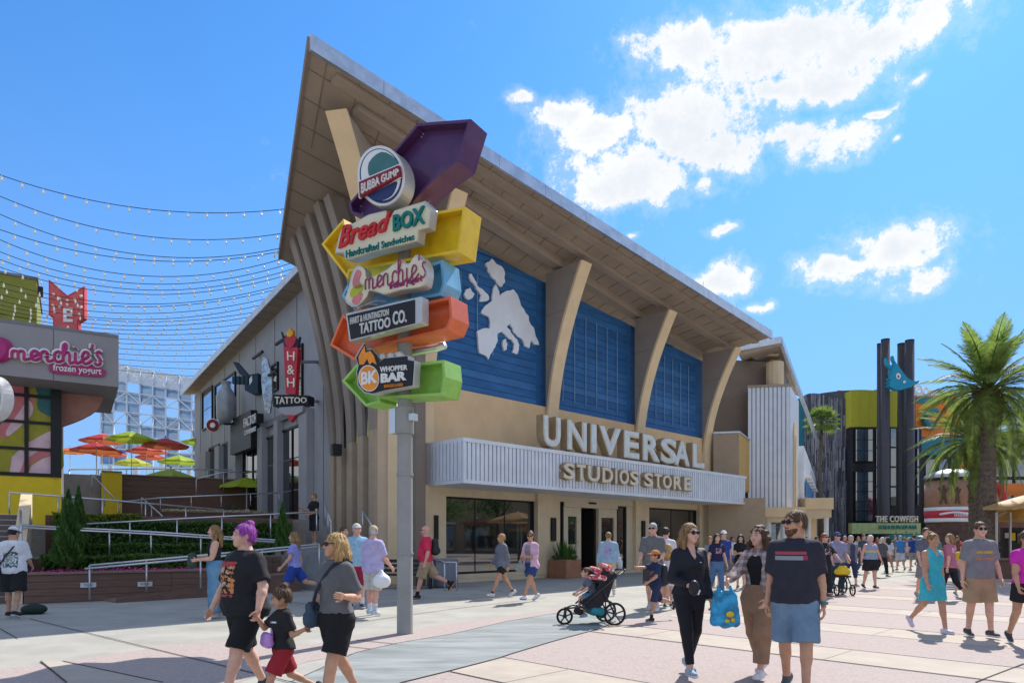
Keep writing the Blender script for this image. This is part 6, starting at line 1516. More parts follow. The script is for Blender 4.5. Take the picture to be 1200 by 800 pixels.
        def hand(P, segs=segs):
            Q = L2(P); r = None
            for sgm in segs: c = cone(Q, *sgm); r = c if r is None else smin(r, c, .004)
            return r * s
        bp.append(snets(hand, S_(ctr - .125), S_(ctr + .125), hr))
    mesh_obj('body', bp, sm, t)
    gap = .0 
    fine = min(res, .016)
    # ---- clothes
    def leg_garment(P, frac, inf, zl, flare=0.0):
        Q = L2(P); d = tor(Q, inf, .765, waist, .012)
        for q in (1, -1):
            j = J[q]; L1 = .425; tot = frac * .845
            if tot <= L1 + .01:
                e = j['hp'] + (j['k'] - j['hp']) * (tot / L1); c = cone(Q, j['hp'] + (0, 0, -.02), e, .094 * lg + inf, .070 * lg + inf * 1.5 + flare); ax_ = (j['k'] - j['hp']) / L1; c = smax(c, (Q - e) @ ax_, .006)
            else:
                c = cone(Q, j['hp'] + (0, 0, -.02), j['k'], .094 * lg + inf, .062 * lg + inf + flare * .5); ax_ = (j['a'] - j['k']) / .42; e = j['k'] + ax_ * (tot - L1); c2 = cone(Q, j['k'], e, .060 * lg + inf + flare * .5, .042 * lg + inf + flare)
                cm = j['k'] * .62 + e * .38 + np.array((0, .012, 0)); c2 = smin(c2, cone(Q, j['k'], cm, .05 * lg + inf * .6, .052 * lg + inf * .6), .02); c = smax(smin(c, c2, .03), (Q - e) @ ax_, .006)
            d = smin(d, c, .03)
        return (d + wrink(Q, 26, H) * .0022 * min(1, inf / .014)) * s
    def skirt(P, zh, inf, fl):
        Q = L2(P); z = Q[:, 2]; f = np.clip((.95 - z) / .45, 0, 1); wx = np.interp(z, T_[:, 0], T_[:, 1]) * g; wx = np.where(z < .93, .176 * g, wx) + inf + fl * f; wy = np.where(z < .93, .125 * (.35 + .65 * g), np.interp(z, T_[:, 0], T_[:, 2]) * (.35 + .65 * g)) + inf + fl * f
        cy = -.02 * f * 0; ph = np.arctan2(Q[:, 0], Q[:, 1]); q_ = np.sqrt((Q[:, 0] / wx) ** 2 + ((Q[:, 1] - cy) / wy) ** 2); d = (q_ - 1 - .02 * f * np.sin(ph * 9)) * np.minimum(wx, wy); d = smax(smax(d, z - waist, .01), zh - z, .006)
        kk = leg_garment(P, max(.1, (.92 - zh) / .845), .012, 0) / s; return smin(d, smax(kk, zh - z, .006), .02) * s
    if bot:
        nm = {'pants': 'trousers', 'shorts': 'shorts', 'leggings': 'leggings', 'skirt': 'skirt', 'skort': 'shorts', 'jeans': 'jeans'}[bot]
        if bot == 'skirt': f_ = lambda P: skirt(P, leg, botloose, .05)
        else: f_ = lambda P: leg_garment(P, leg, botloose, 0, {'shorts': .018, 'pants': .006, 'jeans': .008, 'skort': .02}.get(bot, 0))
        b1 = S_((hi[0], hi[1], waist + .05)); mesh_obj(nm, [snets(f_, B0 - .02, b1 + .02, fine)], botm, t)
    def sleeves(Q, d, inf, frac):
        for q in (1, -1):
            a = arms[q]
            if frac <= 0: continue
            if frac <= 1:
                e = a['sh'] + (a['el'] - a['sh']) * frac; ax_ = (a['el'] - a['sh']) / .295; c = cone(Q, a['sh'], e, .053 * lg + inf, .045 * lg + inf * 1.6 + .006); c = smax(c, (Q - e) @ ax_, .005)
            else:
                e = a['el'] + (a['wr'] - a['el']) * (frac - 1); ax_ = (a['wr'] - a['el']) / .25; c = smin(cone(Q, a['sh'], a['el'], .053 * lg + inf, .043 * lg + inf), cone(Q, a['el'], e, .044 * lg + inf, .031 * lg + inf), .02); c = smax(c, (Q - e) @ ax_, .005)
            d = smin(d, c, .055)
        return d
    def shirt(P, inf, hem_, sl__, nk, opn=False):
        Q = L2(P); d = tor(Q, inf + (0 if tuck else .016 * np.clip((1.12 - Q[:, 2]) / .1, 0, 1)), hem_, 1.492, .008); d = sleeves(Q, d, inf * .55, sl__)
        d = smax(d, -(cone(Q, nb + (0, -.0, .02), hc, .066 if not fem else .056, .07)), .006)
        if nk == 'scoop': d = smax(d, -cone(Q, tp((0, -.10, 1.47)), tp((0, -.13, 1.50)), .068, .08), .01)
        if nk == 'v': d = smax(d, -cone(Q, tp((0, -.142, 1.36)), tp((0, -.070, 1.50)), .020, .062), .008)
        if nk == 'tank':
            for q in (-1, 1): d = smax(d, -cone(Q, tp((q * .20, 0, 1.44)), tp((q * .19, 0, 1.36)), .075, .06), .012)
            d = smax(d, -cone(Q, tp((0, -.11, 1.48)), tp((0, -.14, 1.52)), .075, .085), .01)
        if opn: d = smax(d, -cone(Q, tp((0, -.22, .6)), tp((0, -.20, 1.5)), .135, .115), .01)
        return (d + wrink(Q, 19, H * 3) * (.0034 if inf > .012 else .0016)) * s
    if top:
        b0 = S_((lo[0], lo[1], hem - .08)); mesh_obj(top, [snets(lambda P: shirt(P, loose, hem, sleeve, neck), b0 - .03, B1 + .02, fine)], topm, t)
    if over:       # (name, material, hem, sleeve, looseness)
        b0 = S_((lo[0], lo[1], over[2] - .08)); mesh_obj(over[0], [snets(lambda P: shirt(P, over[4], over[2], over[3], 'crew', True), b0 - .05, B1 + .03, fine)], over[1], t)
    # ---- hair, cap, face
    HB = S_(hc)
    def hloc(P): h = toH(L2(P)); return np.stack([h[:, 0], -h[:, 1], h[:, 2]], 1)
    hh, hcol = hair if hair else (None, None)
    if hh:
        def hairf(P):
            h = hloc(P); ph = np.arctan2(h[:, 0], h[:, 1]); d = ell(h, (0, -.016, .026), (.086, .104, .098)); d = smin(d, ell(h, (0, -.055, -.03), (.070, .055, .06)), .03)
            d = smax(d, -ell(h, (0, .105, -.035), (.072, .085, .105)), .012); cut = -.065 if hh != 'short' else -.055
            d = smax(d, cut - h[:, 2] if hh in ('short', 'bun', 'pony', 'buzz') else -.5 - h[:, 2], .012)
            for q in (-1, 1):
                if hh in ('short', 'bun', 'buzz'): d = smax(d, -ell(h, (q * .085, .012, -.03), (.03, .03, .035)), .008)
            if hh == 'buzz': d = d + .006
            if hh in ('long', 'curly', 'bob'):
                L = {'long': .30, 'curly': .27, 'bob': .13}[hh]; w = 1.3 if hh == 'curly' else 1.0
                for ang in (-100, -130, -160, 180, 160, 130, 100, -80, 80):
                    a = R(ang); p0 = (.070 * math.sin(a), .078 * math.cos(a) - .02, .01); fw = .015 if abs(ang) <= 100 else -.02
                    p1 = (.092 * w * math.sin(a), .080 * math.cos(a) - .03 + fw, -.10); p2 = (.098 * w * math.sin(a), .075 * math.cos(a) - .03 + fw * 1.6, -L * (1 if abs(ang) > 90 else .9))
                    d = smin(d, cone(h, p0, p1, .030, .030 * w), .03); d = smin(d, cone(h, p1, p2, .030 * w, .014), .025)
            if hh == 'bun': d = smin(d, ell(h, (0, -.06, .115), (.042, .042, .040)), .015)
            if hh == 'pony': d = smin(d, cone(h, (0, -.10, .02), (0, -.15, -.05), .025, .03), .02); d = smin(d, cone(h, (0, -.15, -.05), (0, -.13, -.22), .03, .01), .02)
            am = .0035 if hh in ('long', 'short', 'bun', 'pony', 'bob') else .010
            if hh == 'curly': d = d + .009 * np.sin(h[:, 0] * 75 + 2 * np.sin(h[:, 2] * 50)) * np.sin(h[:, 1] * 70) * 1.0 + .006 * np.sin(h[:, 2] * 95)
            else: d = d + am * (np.sin(ph * 17 + h[:, 2] * 18) + .6 * np.sin(ph * 31 - h[:, 2] * 11)) * .7
            return d * hs * s
        hv = snets(hairf, HB - np.array((.19, .23, .38)) * s * hs, HB + np.array((.19, .20, .19)) * s * hs, max(.0075, res * .55)); hp = [hv]
        if res < .018:      # loose strands lying over the hair
            V, Fq = hv; rh = np.random.RandomState(int(H * 1000)); n3 = np.cross(V[Fq[:, 2]] - V[Fq[:, 0]], V[Fq[:, 3]] - V[Fq[:, 1]]); n3 /= np.linalg.norm(n3, axis=1)[:, None] + 1e-9; pick = rh.choice(len(Fq), min(len(Fq), 520 if res < .0135 else 220), replace=False)
            sv = []; sf_ = []
            for i in pick:
                p = V[Fq[i, 0]]; nn = n3[i]; dn = np.array((rh.normal(0, .35), rh.normal(0, .35), -1.0)); dn -= nn * (dn @ nn); dn /= np.linalg.norm(dn) + 1e-9; w_ = np.cross(nn, dn) * .0016; L = rh.uniform(.03, .085) * s; lift = rh.uniform(.002, .010); b = len(sv)
                for q_ in (0, .5, 1): c_ = p + dn * L * q_ + nn * (lift * (q_ ** 1.5) + .002); sv += [c_ - w_ * (1.2 - q_), c_ + w_ * (1.2 - q_)]
                sf_ += [(b, b + 1, b + 3, b + 2), (b + 2, b + 3, b + 5, b + 4)]
            hp.append((np.array(sv), np.array(sf_)))
        mesh_obj('hair', hp, hairm(hcol), t)
    if cap:
        def capf(P):
            h = hloc(P); d = ell(h, (0, -.014, .034), (.092, .110, .100)); d = smax(d, .038 - h[:, 2], .006); b = smax(ell(h, (0, .105, .044), (.076, .085, .012)), -.5 - h[:, 2], .01); b = ell(h, (0, .10, .046 ), (.074, .085, .011)); return smin(d, b, .01) * hs * s
        mesh_obj('cap', [snets(capf, HB - np.array((.16, .25, .05)) * s * hs, HB + np.array((.16, .22, .2)) * s * hs, max(.0065, res * .45))], cap, t)
    def hp3(p): q = hc + hM @ (np.array((p[0], -p[1], p[2])) * hs); return Vector(S_(q))
    k = s * hs
    def part(name, fnc, m, par=t):
        mb = MB(); fnc(mb); me = bpy.data.meshes.new(name); me.from_pydata(mb.v, [], mb.f); bm = bmesh.new(); bm.from_mesh(me); bmesh.ops.recalc_face_normals(bm, faces=bm.faces); bm.to_mesh(me); bm.free(); me.materials.append(m); me.polygons.foreach_set('use_smooth', [True] * len(me.polygons)); o = bpy.data.objects.new(name, me); COL.objects.link(o); o.parent = par; return o
    if glasses:
        gm = mat('sunglass_lens', (.012, .010, .010), .12, var=.1)
        def gl(mb):
            for q in (-1, 1): mb.ball(hp3((q * .033, .098, .006)), (.027 * k, .010 * k, .021 * k), 10, 6); mb.tube([hp3((q * .056, .088, .012)), hp3((q * .082, .04, .012)), hp3((q * .083, -.02, .004))], .0035 * k, 5)
            mb.tube([hp3((-.012, .104, .012)), hp3((.012, .104, .012))], .0035 * k, 5)
        part('sunglasses', gl, gm)
    elif res < .03:
        em = mat('eye_white', (.50, .47, .45), .2, var=.03); im = mat('iris_brown', (.03, .018, .01), .15)
        for q in (-1, 1):
            e = part('eye', lambda mb: mb.ball(hp3((q * .031, .0805, .005)), (.0125 * k, .0105 * k, .0078 * k), 10, 7), em); part('iris', lambda mb: mb.ball(hp3((q * .0312, .0868, .005)), .0064 * k, 8, 5), im, e)
    if res < .03:
        hb_ = hairm(hcol if hcol else 'dark')
        for q in (-1, 1): part('eyebrow', lambda mb: mb.tube([hp3((q * .014, .098, .027)), hp3((q * .032, .093, .032)), hp3((q * .048, .080, .026))], .0042 * k, 5), hb_)
        part('mouth', lambda mb: mb.tube([hp3((-.022, .084, -.061)), hp3((-.008, .0945, -.059)), hp3((.008, .0945, -.059)), hp3((.022, .084, -.061))], [.003 * k, .0065 * k, .0065 * k, .003 * k], 6), mat('lips', (.42, .15, .13) if not beard else (.35, .14, .12), .4))
    if beard:
        def bf(P):
            h = hloc(P); d = smin(ell(h, (0, .030, -.055), (.063, .070, .068)), cone(h, (0, .072, -.100), (0, .07, -.112), .028, .026), .03); d = smax(d, -ell(h, (0, .075, .004), (.078, .08, .070)), .01); d = smax(d, -cone(h, (-.014, .105, -.062), (.014, .105, -.062), .012, .012), .006); d = smin(d, cone(h, (-.024, .090, -.050), (.024, .090, -.050), .0075, .0075), .006); return (d + .002 * np.sin(h[:, 0] * 140) * np.sin(h[:, 2] * 120)) * k
        mesh_obj('beard', [snets(bf, HB - .19 * k, HB + .14 * k, .006)], hairm(beard), t)
    # ---- shoes and socks
    shm = shoe if not isinstance(shoe, tuple) else cloth(shoe, key='shoe_%02d%02d%02d' % tuple(int(c * 99) for c in shoe), rough=.6); som = mat('sole_%02d%02d%02d' % tuple(int(c * 99) for c in sole), sole, .6, var=.06)
    for q in (1, -1):
        j = J[q]; hl, to, up, fd = j['heel'], j['toe'], j['up'], j['fd']
        def sf(P, sl=0):
            Q = L2(P); d = smin(cone(Q, hl + up * .022, to - fd * .035 + up * .010, .042, .038), cone(Q, j['a'] + up * .005, hl + up * .03, .040, .042), .03); hgt = (Q - hl) @ up
            if sl: return smax(smax(d - .006, hgt + .0, .003), -.030 - hgt, .004) * s
            return smax(smax(d, -.012 - hgt, .004), (Q - j['a']) @ up - .018, .008) * s
        b0, b1 = np.minimum(hl, to), np.maximum(hl, to); o = mesh_obj('shoe', [snets(sf, S_(b0 - .085), S_(b1 + (.085, .085, .14)), max(.009, fine * .8))], shm, t)
        if res < .03: mesh_obj('sole', [snets(lambda P: sf(P, 1), S_(b0 - .085), S_(b1 + (.085, .085, .06)), .010)], som, o)
        if sock:
            zz = sock[1]; ax_ = (j['k'] - j['a']) / .42
            def kf(P): Q = L2(P); return smax(cone(Q, j['a'] - ax_ * .02, j['a'] + ax_ * (zz + .03), .041 * lg, .046 * lg), (Q - j['a']) @ ax_ - zz, .004) * s
            mesh_obj('sock', [snets(kf, S_(j['a'] - .09), S_(j['a'] + np.array((.09, .12, zz + .08))), max(.009, fine * .8))], cloth(sock[0], key='sock_%02d%02d%02d' % tuple(int(c * 99) for c in sock[0])), t)
    if strap:
        pts = [Vector(S_(tp(p))) for p in strap[0]]; part('bag_strap', lambda mb: mb.tube(pts, strap[2] if len(strap) > 2 else .011, 6), strap[1])
    PJ = {q: Vector(S_(arms[q]['wr'] + arms[q]['d'] * .08)) for q in (1, -1)}
    Mx = Matrix.Translation((x, y, z0)) @ Matrix.Rotation(R(yaw), 4, 'Z')
    return t, {q: Mx @ PJ[q] for q in PJ}, Mx, s
# ------------------------------------------------------------------ the crowd, nearest first
C = lambda *c: tuple(c)
BLK, CHAR = (.018, .018, .022), (.035, .035, .042)
def fpos(u, v, Y=None):
    if Y is None: p = G(u, v); return (p.x, p.y)
    return ((u - U0) / F * Y, Y)
m_leather = mat('bag_black', (.02, .02, .022), .45, bump=.1)
PR_ = {}
def bag(name, label, cat, prims, m, h=.012, extra=None):
    """soft bag from a few capsules (world points), own top-level thing"""
    a = np.array([p for q in prims for p in (q[0], q[1])]); r = max(max(q[2:4]) for q in prims); c = a.mean(0); t = thing(name, label, cat, tuple(c)); 
    def f(P):
        d = None
        for q in prims: e = cone(P + c, *q); d = e if d is None else smin(d, e, .04)
        return d + wrink(P, 40, r * 9) * .003
    o = mesh_obj('body', [snets(f, a.min(0) - r - .03 - c, a.max(0) + r + .03 - c, h)], m, t); return t
def wp(M, p, s=1.0): return np.array((M @ (Vector(p)))[:])
# 1 purple hair
t1, h1, M1, s1 = person('person with purple hair in a top knot, black graphic tee and black bike shorts', fpos(287, 0, 6.55), 1.68, -32, 'f', g=1.40, belly=.05, legs=(24, 8, -12, 18), armL=(6, 27, 22, -6), armR=(4, 24, 20, 0), head=(-14, -2), sk='fair',
    top='shirt', topm=cloth(BLK, [(-.16, .09, 1.05, 1.34, (.55, .22, .08), 1, .46), (-.12, .06, 1.10, 1.30, (.42, .40, .38), 1, .56), (-.15, .08, 1.30, 1.345, (.42, .05, .05), 1, .42), (-.14, .08, 1.015, 1.04, (.35, .06, .08), 1, .40)], 'tee_rock'), sleeve=.86, loose=.030, hem=.84, bot='shorts', botm=cloth((.013, .013, .015)), leg=.50, botloose=.012, hair=('bun', 'purple'), shoe=(.05, .05, .05), sole=(.6, .6, .6), res=.0125, curl=(.9, .5))
# 3 woman in grey tee
t3, h3, M3, s3 = person('woman with long blond hair, grey tee and black skort gesturing with a raised hand', fpos(394, 0, 6.1), 1.60, -38, 'f', g=1.08, legs=(18, 4, -16, 16), armL=(-14, 14, 112, -24), armR=(2, 12, 24, 0), head=(-20, -2), sk='tan',
    top='shirt', topm=cloth((.115, .115, .12)), sleeve=.80, loose=.030, hem=.98, bot='skort', botm=cloth((.014, .014, .017)), leg=.40, botloose=.020, waist=1.06, hair=('long', 'blond'), glasses=True, shoe=(.6, .6, .6), res=.0115, curl=(.35, .8), tuck=True,
    strap=([(.12, .03, 1.492), (.09, -.10, 1.45), (.04, -.165, 1.34), (-.06, -.185, 1.20), (-.15, -.16, 1.06), (-.21, -.10, .96), (-.215, .06, 1.02), (-.12, .15, 1.18), (.02, .16, 1.36), (.11, .09, 1.47), (.12, .03, 1.492)], mat('strap_navy', (.02, .025, .04), .7), .016))
w = [wp(M3, (-.20 , -.13, .86 )), wp(M3, (-.22, .04, .86))]
bag('crossbody_bag', 'slate blue crossbody bag at the hip of the woman in the grey tee', 'bag', [(w[0], w[1], .06, .06), (w[0] + (0, 0, .09), w[1] + (0, 0, .09), .045, .045), (w[0] - (0, 0, .04), w[1] - (0, 0, .04), .06, .06)], cloth((.045, .075, .11)))
# 2 child between them: hands held on both sides
cx_, cy_ = fpos(331, 0, 6.25)
Mc = Matrix.Translation((cx_, cy_, 0)) @ Matrix.Rotation(R(-55), 4, 'Z'); inv = Mc.inverted()
tl = inv @ Vector(h3[-1]); tr_ = inv @ Vector(h1[1])
t2, h2, M2, s2_ = person('small child with brown hair pulled up, black tee and red shorts walking between two adults', (cx_, cy_), 1.12, -55, 'f', g=1.02, legs=(26, 10, -20, 40), armL=tuple(tl), armR=tuple(tr_), head=(-6, 14), sk='tan',
    top='shirt', topm=cloth((.02, .02, .022), [(.02, .09, .80, .815, (.6, .6, .6), 1, .4)], 'tee_child'), sleeve=.8, loose=.032, hem=.92, bot='shorts', botm=cloth((.30, .02, .03)), leg=.44, botloose=.024, hair=('bun', 'brown'), hs=1.3, shoe=(.05, .05, .06), sole=(.55, .1, .1), res=.0115,
    strap=([(-.10, .03, 1.47), (-.04, -.13, 1.36), (.03, -.16, 1.15), (.05, -.15, .98)], mat('strap_lilac', (.42, .22, .52), .6), .012))
w = np.array(wp(M2, (-.02, -.135, .615)))
bx_ = np.array((M2.to_3x3() @ Vector((1, 0, 0)))[:])
bag('toy_handbag', 'small lilac handbag hanging in front of the child in red shorts', 'bag', [(w - bx_ * .065, w + bx_ * .065, .042, .042), (w - bx_ * .06 + (0, 0, .06), w + bx_ * .06 + (0, 0, .06), .036, .036)], mat('lilac_vinyl', (.42, .20, .52), .35, coat=.3), .009)
# 4 woman in black jacket
t4, h4, M4, s4 = person('woman with long light brown hair, sunglasses, black zip jacket and black leggings', fpos(808, 793), 1.70, 12, 'f', g=1.03, legs=(-6, 20, 17, 4), armL=(-4, 12, 16, 0), armR=(4, 16, 70, 25), head=(14, 0), sk='fair',
    top='jacket', topm=cloth((.012, .014, .022), [(.045, .075, 1.295, 1.305, (.5, .5, .5), 1, 0)], 'jacket_black', .6), sleeve=1.98, loose=.020, hem=.93, neck='v', bot='leggings', botm=cloth((.008, .008, .012), key='legging_black', rough=.6), leg=.94, botloose=.006, hair=('long', 'dblond'), glasses=True, shoe=(.30, .36, .42), sole=(.6, .62, .65), res=.0115, curl=(.6, .9))
p4 = h4[-1]; t = thing('phone_pouch', 'small black pouch with a pale edge held by the woman in the black jacket', 'pouch', tuple(p4))
mb = MB(); mb.ball(p4 + Vector((0, -.02, .0)), (.06, .05, .085), 12, 8); mb.build('pouch', m_leather, t, True); mb = MB(); mb.tube([p4 + Vector((.03, -.07, -.07)), p4 + Vector((.05, -.075, -.02))], .008, 6); mb.build('edge', m_ivory, t)
# 5 woman with curly hair
t5, h5, M5, s5 = person('woman with curly brown hair, black top, plaid overshirt and loose tan trousers', fpos(890, 794), 1.68, -46, 'f', g=.98, legs=(16, 8, -12, 16), armL=(10, 8, 30, 10), armR=(-.16, -.42, 1.10), head=(-10, 0), sk='fair',
    top='camisole', topm=cloth((.014, .014, .016), key='cami'), sleeve=0, loose=.010, hem=1.06, neck='scoop', bot='pants', botm=cloth((.29, .17, .105)), leg=.90, botloose=.040, waist=1.07, hair=('curly', 'brown'), shoe=(.62, .60, .62), sole=(.7, .7, .72), res=.0115, curl=(.5, 1.1), tuck=True,
    over=('plaid_shirt', plaid('plaid_cloth', (.20, .13, .12), (.42, .38, .37)), .90, 1.8, .034))
hb5 = np.array(h5[-1]); 
m_bagb = mat('plastic_blue', (.02, .28, .50), .3, var=.55, scale=8, coat=.2)
sb5 = bag('shopping_bag', 'blue plastic shopping bag with yellow print held by the curly haired woman', 'bag', [(hb5 + (-.085, .03, -.14), hb5 + (-.10, .04, -.42), .035, .055), (hb5 + (.085, -.03, -.14), hb5 + (.10, -.04, -.42), .035, .055), (hb5 + (0, 0, -.12), hb5 + (0, 0, -.42), .04, .075), (hb5 + (-.06, .02, -.03), hb5 + (-.07, .03, -.14), .012, .03), (hb5 + (.05, -.02, -.03), hb5 + (.07, -.03, -.14), .012, .03)], m_bagb)
m_bagy = mat('bag_print_yellow', (.70, .50, .03), .35)
cb5 = Vector(sb5.location)
for dx, dz_, rx_, rz_ in ((.03, -.33, .045, .035), (.0, -.40, .03, .02), (.06, -.39, .025, .025)):
    mb = MB(); q = Vector(hb5) + Vector((dx, -.085, dz_)); mb.ball(q, (rx_, .018, rz_), 10, 6); mb.build('print', m_bagy, sb5, True)
# 6 man in dark tee
t6, h6, M6, s6 = person('tall bearded man in dark tee with red and grey chest stripes, sunglasses and blue shorts', fpos(932, 0, 6.75), 1.80, -30, 'm', g=1.12, belly=.03, legs=(12, 4, -10, 14), armL=(-6, 9, 16, 0), armR=(-10, 10, 14, 0), head=(-46, 0), sk='tan',
    top='shirt', topm=cloth((.028, .029, .042), [(-.17, .12, 1.405, 1.435, (.40, .06, .09), 1, 0), (-.17, .09, 1.352, 1.392, (.25, .27, .30), 1, 0), (.09, .13, 1.355, 1.395, (.32, .04, .09), 1, .42)], 'tee_stripe'), sleeve=.86, loose=.026, hem=.87, bot='shorts', botm=cloth((.145, .225, .32)), leg=.50, botloose=.022, hair=('short', 'brown'), beard='brown', glasses=True, shoe=(.09, .09, .10), sole=(.5, .5, .5), res=.0125, curl=(.5, .5))
wl = np.array(h6[1]); 
for o_, (tt_, hh_, nm, lab, col) in enumerate(((t6, h6, 'wrist_band', 'teal wrist band of the bearded man', (.02, .18, .22)), (t4, h4, 'wrist_watch', 'black watch on the wrist of the woman in the black jacket', (.015, .015, .018)))):
    c = hh_[1] + Vector((0, 0, .095)); mb = MB(); mb.rings([[(c.x + .036 * math.cos(a), c.y + .034 * math.sin(a), c.z + z) for a in np.linspace(0, 6.283, 15)[:-1]] for z in (-.014, .014)])
    t = thing(nm, lab, 'watch', tuple(c)); mb.build('band', mat(nm + '_col', col, .4), t, True)
# 7, 8 couple on the right
person('woman in sleeveless turquoise dress walking toward the camera', fpos(1093, 741), 1.66, 8, 'f', g=1.02, legs=(14, 4, -14, 34), armL=(-8, 9, 12, 0), armR=(10, 9, 14, 0), sk='tan', top='dress', topm=cloth((.05, .42, .52), [(-.012, .012, 1.25, 1.48, (.12, .16, .20), 1, 0)], 'dress_turq'), sleeve=0, loose=.014, hem=.93, neck='v', bot='skirt', botm=cloth((.05, .42, .52)), leg=.58, botloose=.014, waist=1.0, hair=('bun', 'dblond'), shoe=(.55, .5, .62), res=.0145, tuck=True)
person('man in grey tee with yellow and orange lines, sunglasses and khaki shorts', fpos(1148, 747), 1.79, -4, 'm', g=1.07, belly=.02, legs=(8, 3, -4, 6), armL=(6, 10, 20, 12), armR=(-8, 9, 16, 0), head=(-6, 0), sk='fair', top='shirt', topm=cloth((.20, .20, .215), [(-.12, .12, 1.335, 1.375, (.50, .36, .05), 1, .42), (-.13, .13, 1.24, 1.27, (.55, .20, .03), 1, .40)], 'tee_lines'), sleeve=.82, loose=.024, hem=.88, bot='shorts', botm=cloth((.36, .25, .15)), leg=.48, botloose=.020, hair=('short', 'brown'), glasses=True, shoe=(.07, .065, .07), sole=(.55, .55, .55), res=.0145)
person('girl in magenta tee and black shorts cut off by the right edge', fpos(1203, 757), 1.66, -12, 'f', legs=(16, 4, -12, 20), sk='tan', top='shirt', topm=cloth((.55, .03, .35)), sleeve=.55, hem=.95, bot='shorts', botm=cloth(BLK), leg=.30, hair=('pony', 'brown'), shoe=(.06, .06, .07), res=.0145)
person('woman in pink print tee and black leggings behind the turquoise dress', fpos(1113, 703), 1.70, -150, 'f', g=1.08, legs=(14, 4, -14, 24), head=(60, 0), sk='fair', top='shirt', topm=cloth((.42, .14, .20), [(-.08, .10, 1.2, 1.34, (.6, .5, .5), 0, .5)], 'tee_pink'), sleeve=.8, loose=.026, hem=.86, bot='leggings', botm=cloth(BLK), leg=.8, hair=('bob', 'dblond'), shoe=(.6, .6, .62), res=.02)
person('man in slate tee just behind the woman in the turquoise dress', fpos(1085, 702), 1.82, -8, 'm', legs=(10, 4, -10, 14), sk='fair', top='shirt', topm=cloth((.11, .125, .16)), sleeve=.8, loose=.024, bot='shorts', botm=cloth((.20, .20, .22)), leg=.5, hair=('short', 'brown'), shoe=(.3, .3, .3), res=.02)
person('child in yellow tee with red cap beside the man in khaki shorts', fpos(1128, 699), 1.42, 0, 'm', g=.9, legs=(12, 4, -8, 12), hs=1.12, sk='fair', top='shirt', topm=cloth((.62, .42, .03)), sleeve=.8, loose=.024, bot='shorts', botm=cloth((.10, .11, .14)), leg=.5, hair=('short', 'brown'), cap=cloth((.45, .03, .03), key='cap_red'), shoe=(.3, .3, .3), res=.02)
# middle distance, right half
person('woman with white hair, rainbow striped tank and black shorts', fpos(1020, 690), 1.66, 4, 'f', g=1.25, belly=.03, legs=(8, 3, -8, 14), armL=(4, 20, 16, 0), armR=(-4, 20, 16, 0), sk='pink', top='tank_top', topm=cloth((.26, .31, .42), [(-.3, .3, 1.10, 1.16, (.15, .38, .34), 0, 0), (-.3, .3, 1.16, 1.20, (.55, .50, .22), 0, 0), (-.3, .3, 1.20, 1.25, (.55, .26, .28), 0, 0)], 'tank_rainbow'), sleeve=0, neck='tank', loose=.024, hem=.95, bot='shorts', botm=cloth(BLK), leg=.40, botloose=.03, hair=('short', 'white'), shoe=(.05, .05, .05), res=.021)
person('grey haired man in open grey shirt and cropped navy trousers', fpos(997, 687), 1.69, 2, 'm', legs=(12, 4, -14, 22), sk='fair', top='shirt', topm=cloth((.06, .06, .11)), sleeve=.6, bot='pants', botm=cloth((.03, .04, .09)), leg=.74, hair=('short', 'grey'), shoe=(.2, .17, .15), over=('overshirt', cloth((.19, .20, .21)), .80, .95, .036), res=.021)
person('red haired woman in black print tee and sunglasses pushing a wheeled walker', fpos(966, 701), 1.68, 16, 'f', g=1.05, legs=(6, 3, -6, 8), armL=(.16, -.42, .98), armR=(6, 8, 30, 0), sk='pink', top='shirt', topm=cloth(BLK, [(-.1, .1, 1.15, 1.32, (.42, .30, .36), 1, .5)], 'tee_blackprint'), sleeve=.95, loose=.026, hem=.88, bot='leggings', botm=cloth(BLK), leg=.95, hair=('pony', 'red'), glasses=True, shoe=(.05, .05, .05), res=.02)
person('man in blue cap and lilac grey tee beside the red haired woman', fpos(981, 696), 1.72, 0, 'm', g=1.1, legs=(6, 3, -6, 8), armL=(18, 8, 40, 10), sk='pink', top='shirt', topm=cloth((.26, .26, .38)), sleeve=.85, loose=.026, bot='jeans', botm=cloth((.05, .08, .13)), leg=.96, hair=('short', 'brown'), cap=cloth((.04, .07, .24), key='cap_blue'), glasses=True, shoe=(.1, .1, .1), res=.02)
person('woman in navy print tee and blue jeans walking past the far pier', fpos(840, 699), 1.69, 6, 'f', g=1.02, legs=(12, 3, -12, 18), armL=(-4, 16, 20, 0), armR=(0, 16, 20, 0), sk='fair', top='shirt', topm=cloth((.018, .02, .06), [(-.08, .08, 1.18, 1.32, (.55, .30, .36), 1, .47)], 'tee_navy'), sleeve=.6, loose=.016, hem=.98, bot='jeans', botm=cloth((.075, .145, .28)), leg=.97, botloose=.010, hair=('long', 'dark'), shoe=(.55, .5, .48), res=.02)
person('girl in grey top half hidden behind the woman in navy tee', fpos(832, 690), 1.62, 10, 'f', legs=(8, 3, -8, 8), sk='fair', top='shirt', topm=cloth((.20, .21, .22)), bot='shorts', botm=cloth((.1, .12, .2)), leg=.4, hair=('long', 'dblond'), res=.024)
person('man in white cap and blue shirt behind the woman in navy tee', fpos(848, 691), 1.78, 0, 'm', legs=(8, 3, -8, 8), sk='fair', top='shirt', topm=cloth((.03, .06, .24)), bot='shorts', botm=cloth((.12, .12, .14)), leg=.5, hair=('short', 'dark'), cap=cloth((.65, .65, .68), key='cap_white'), res=.024)
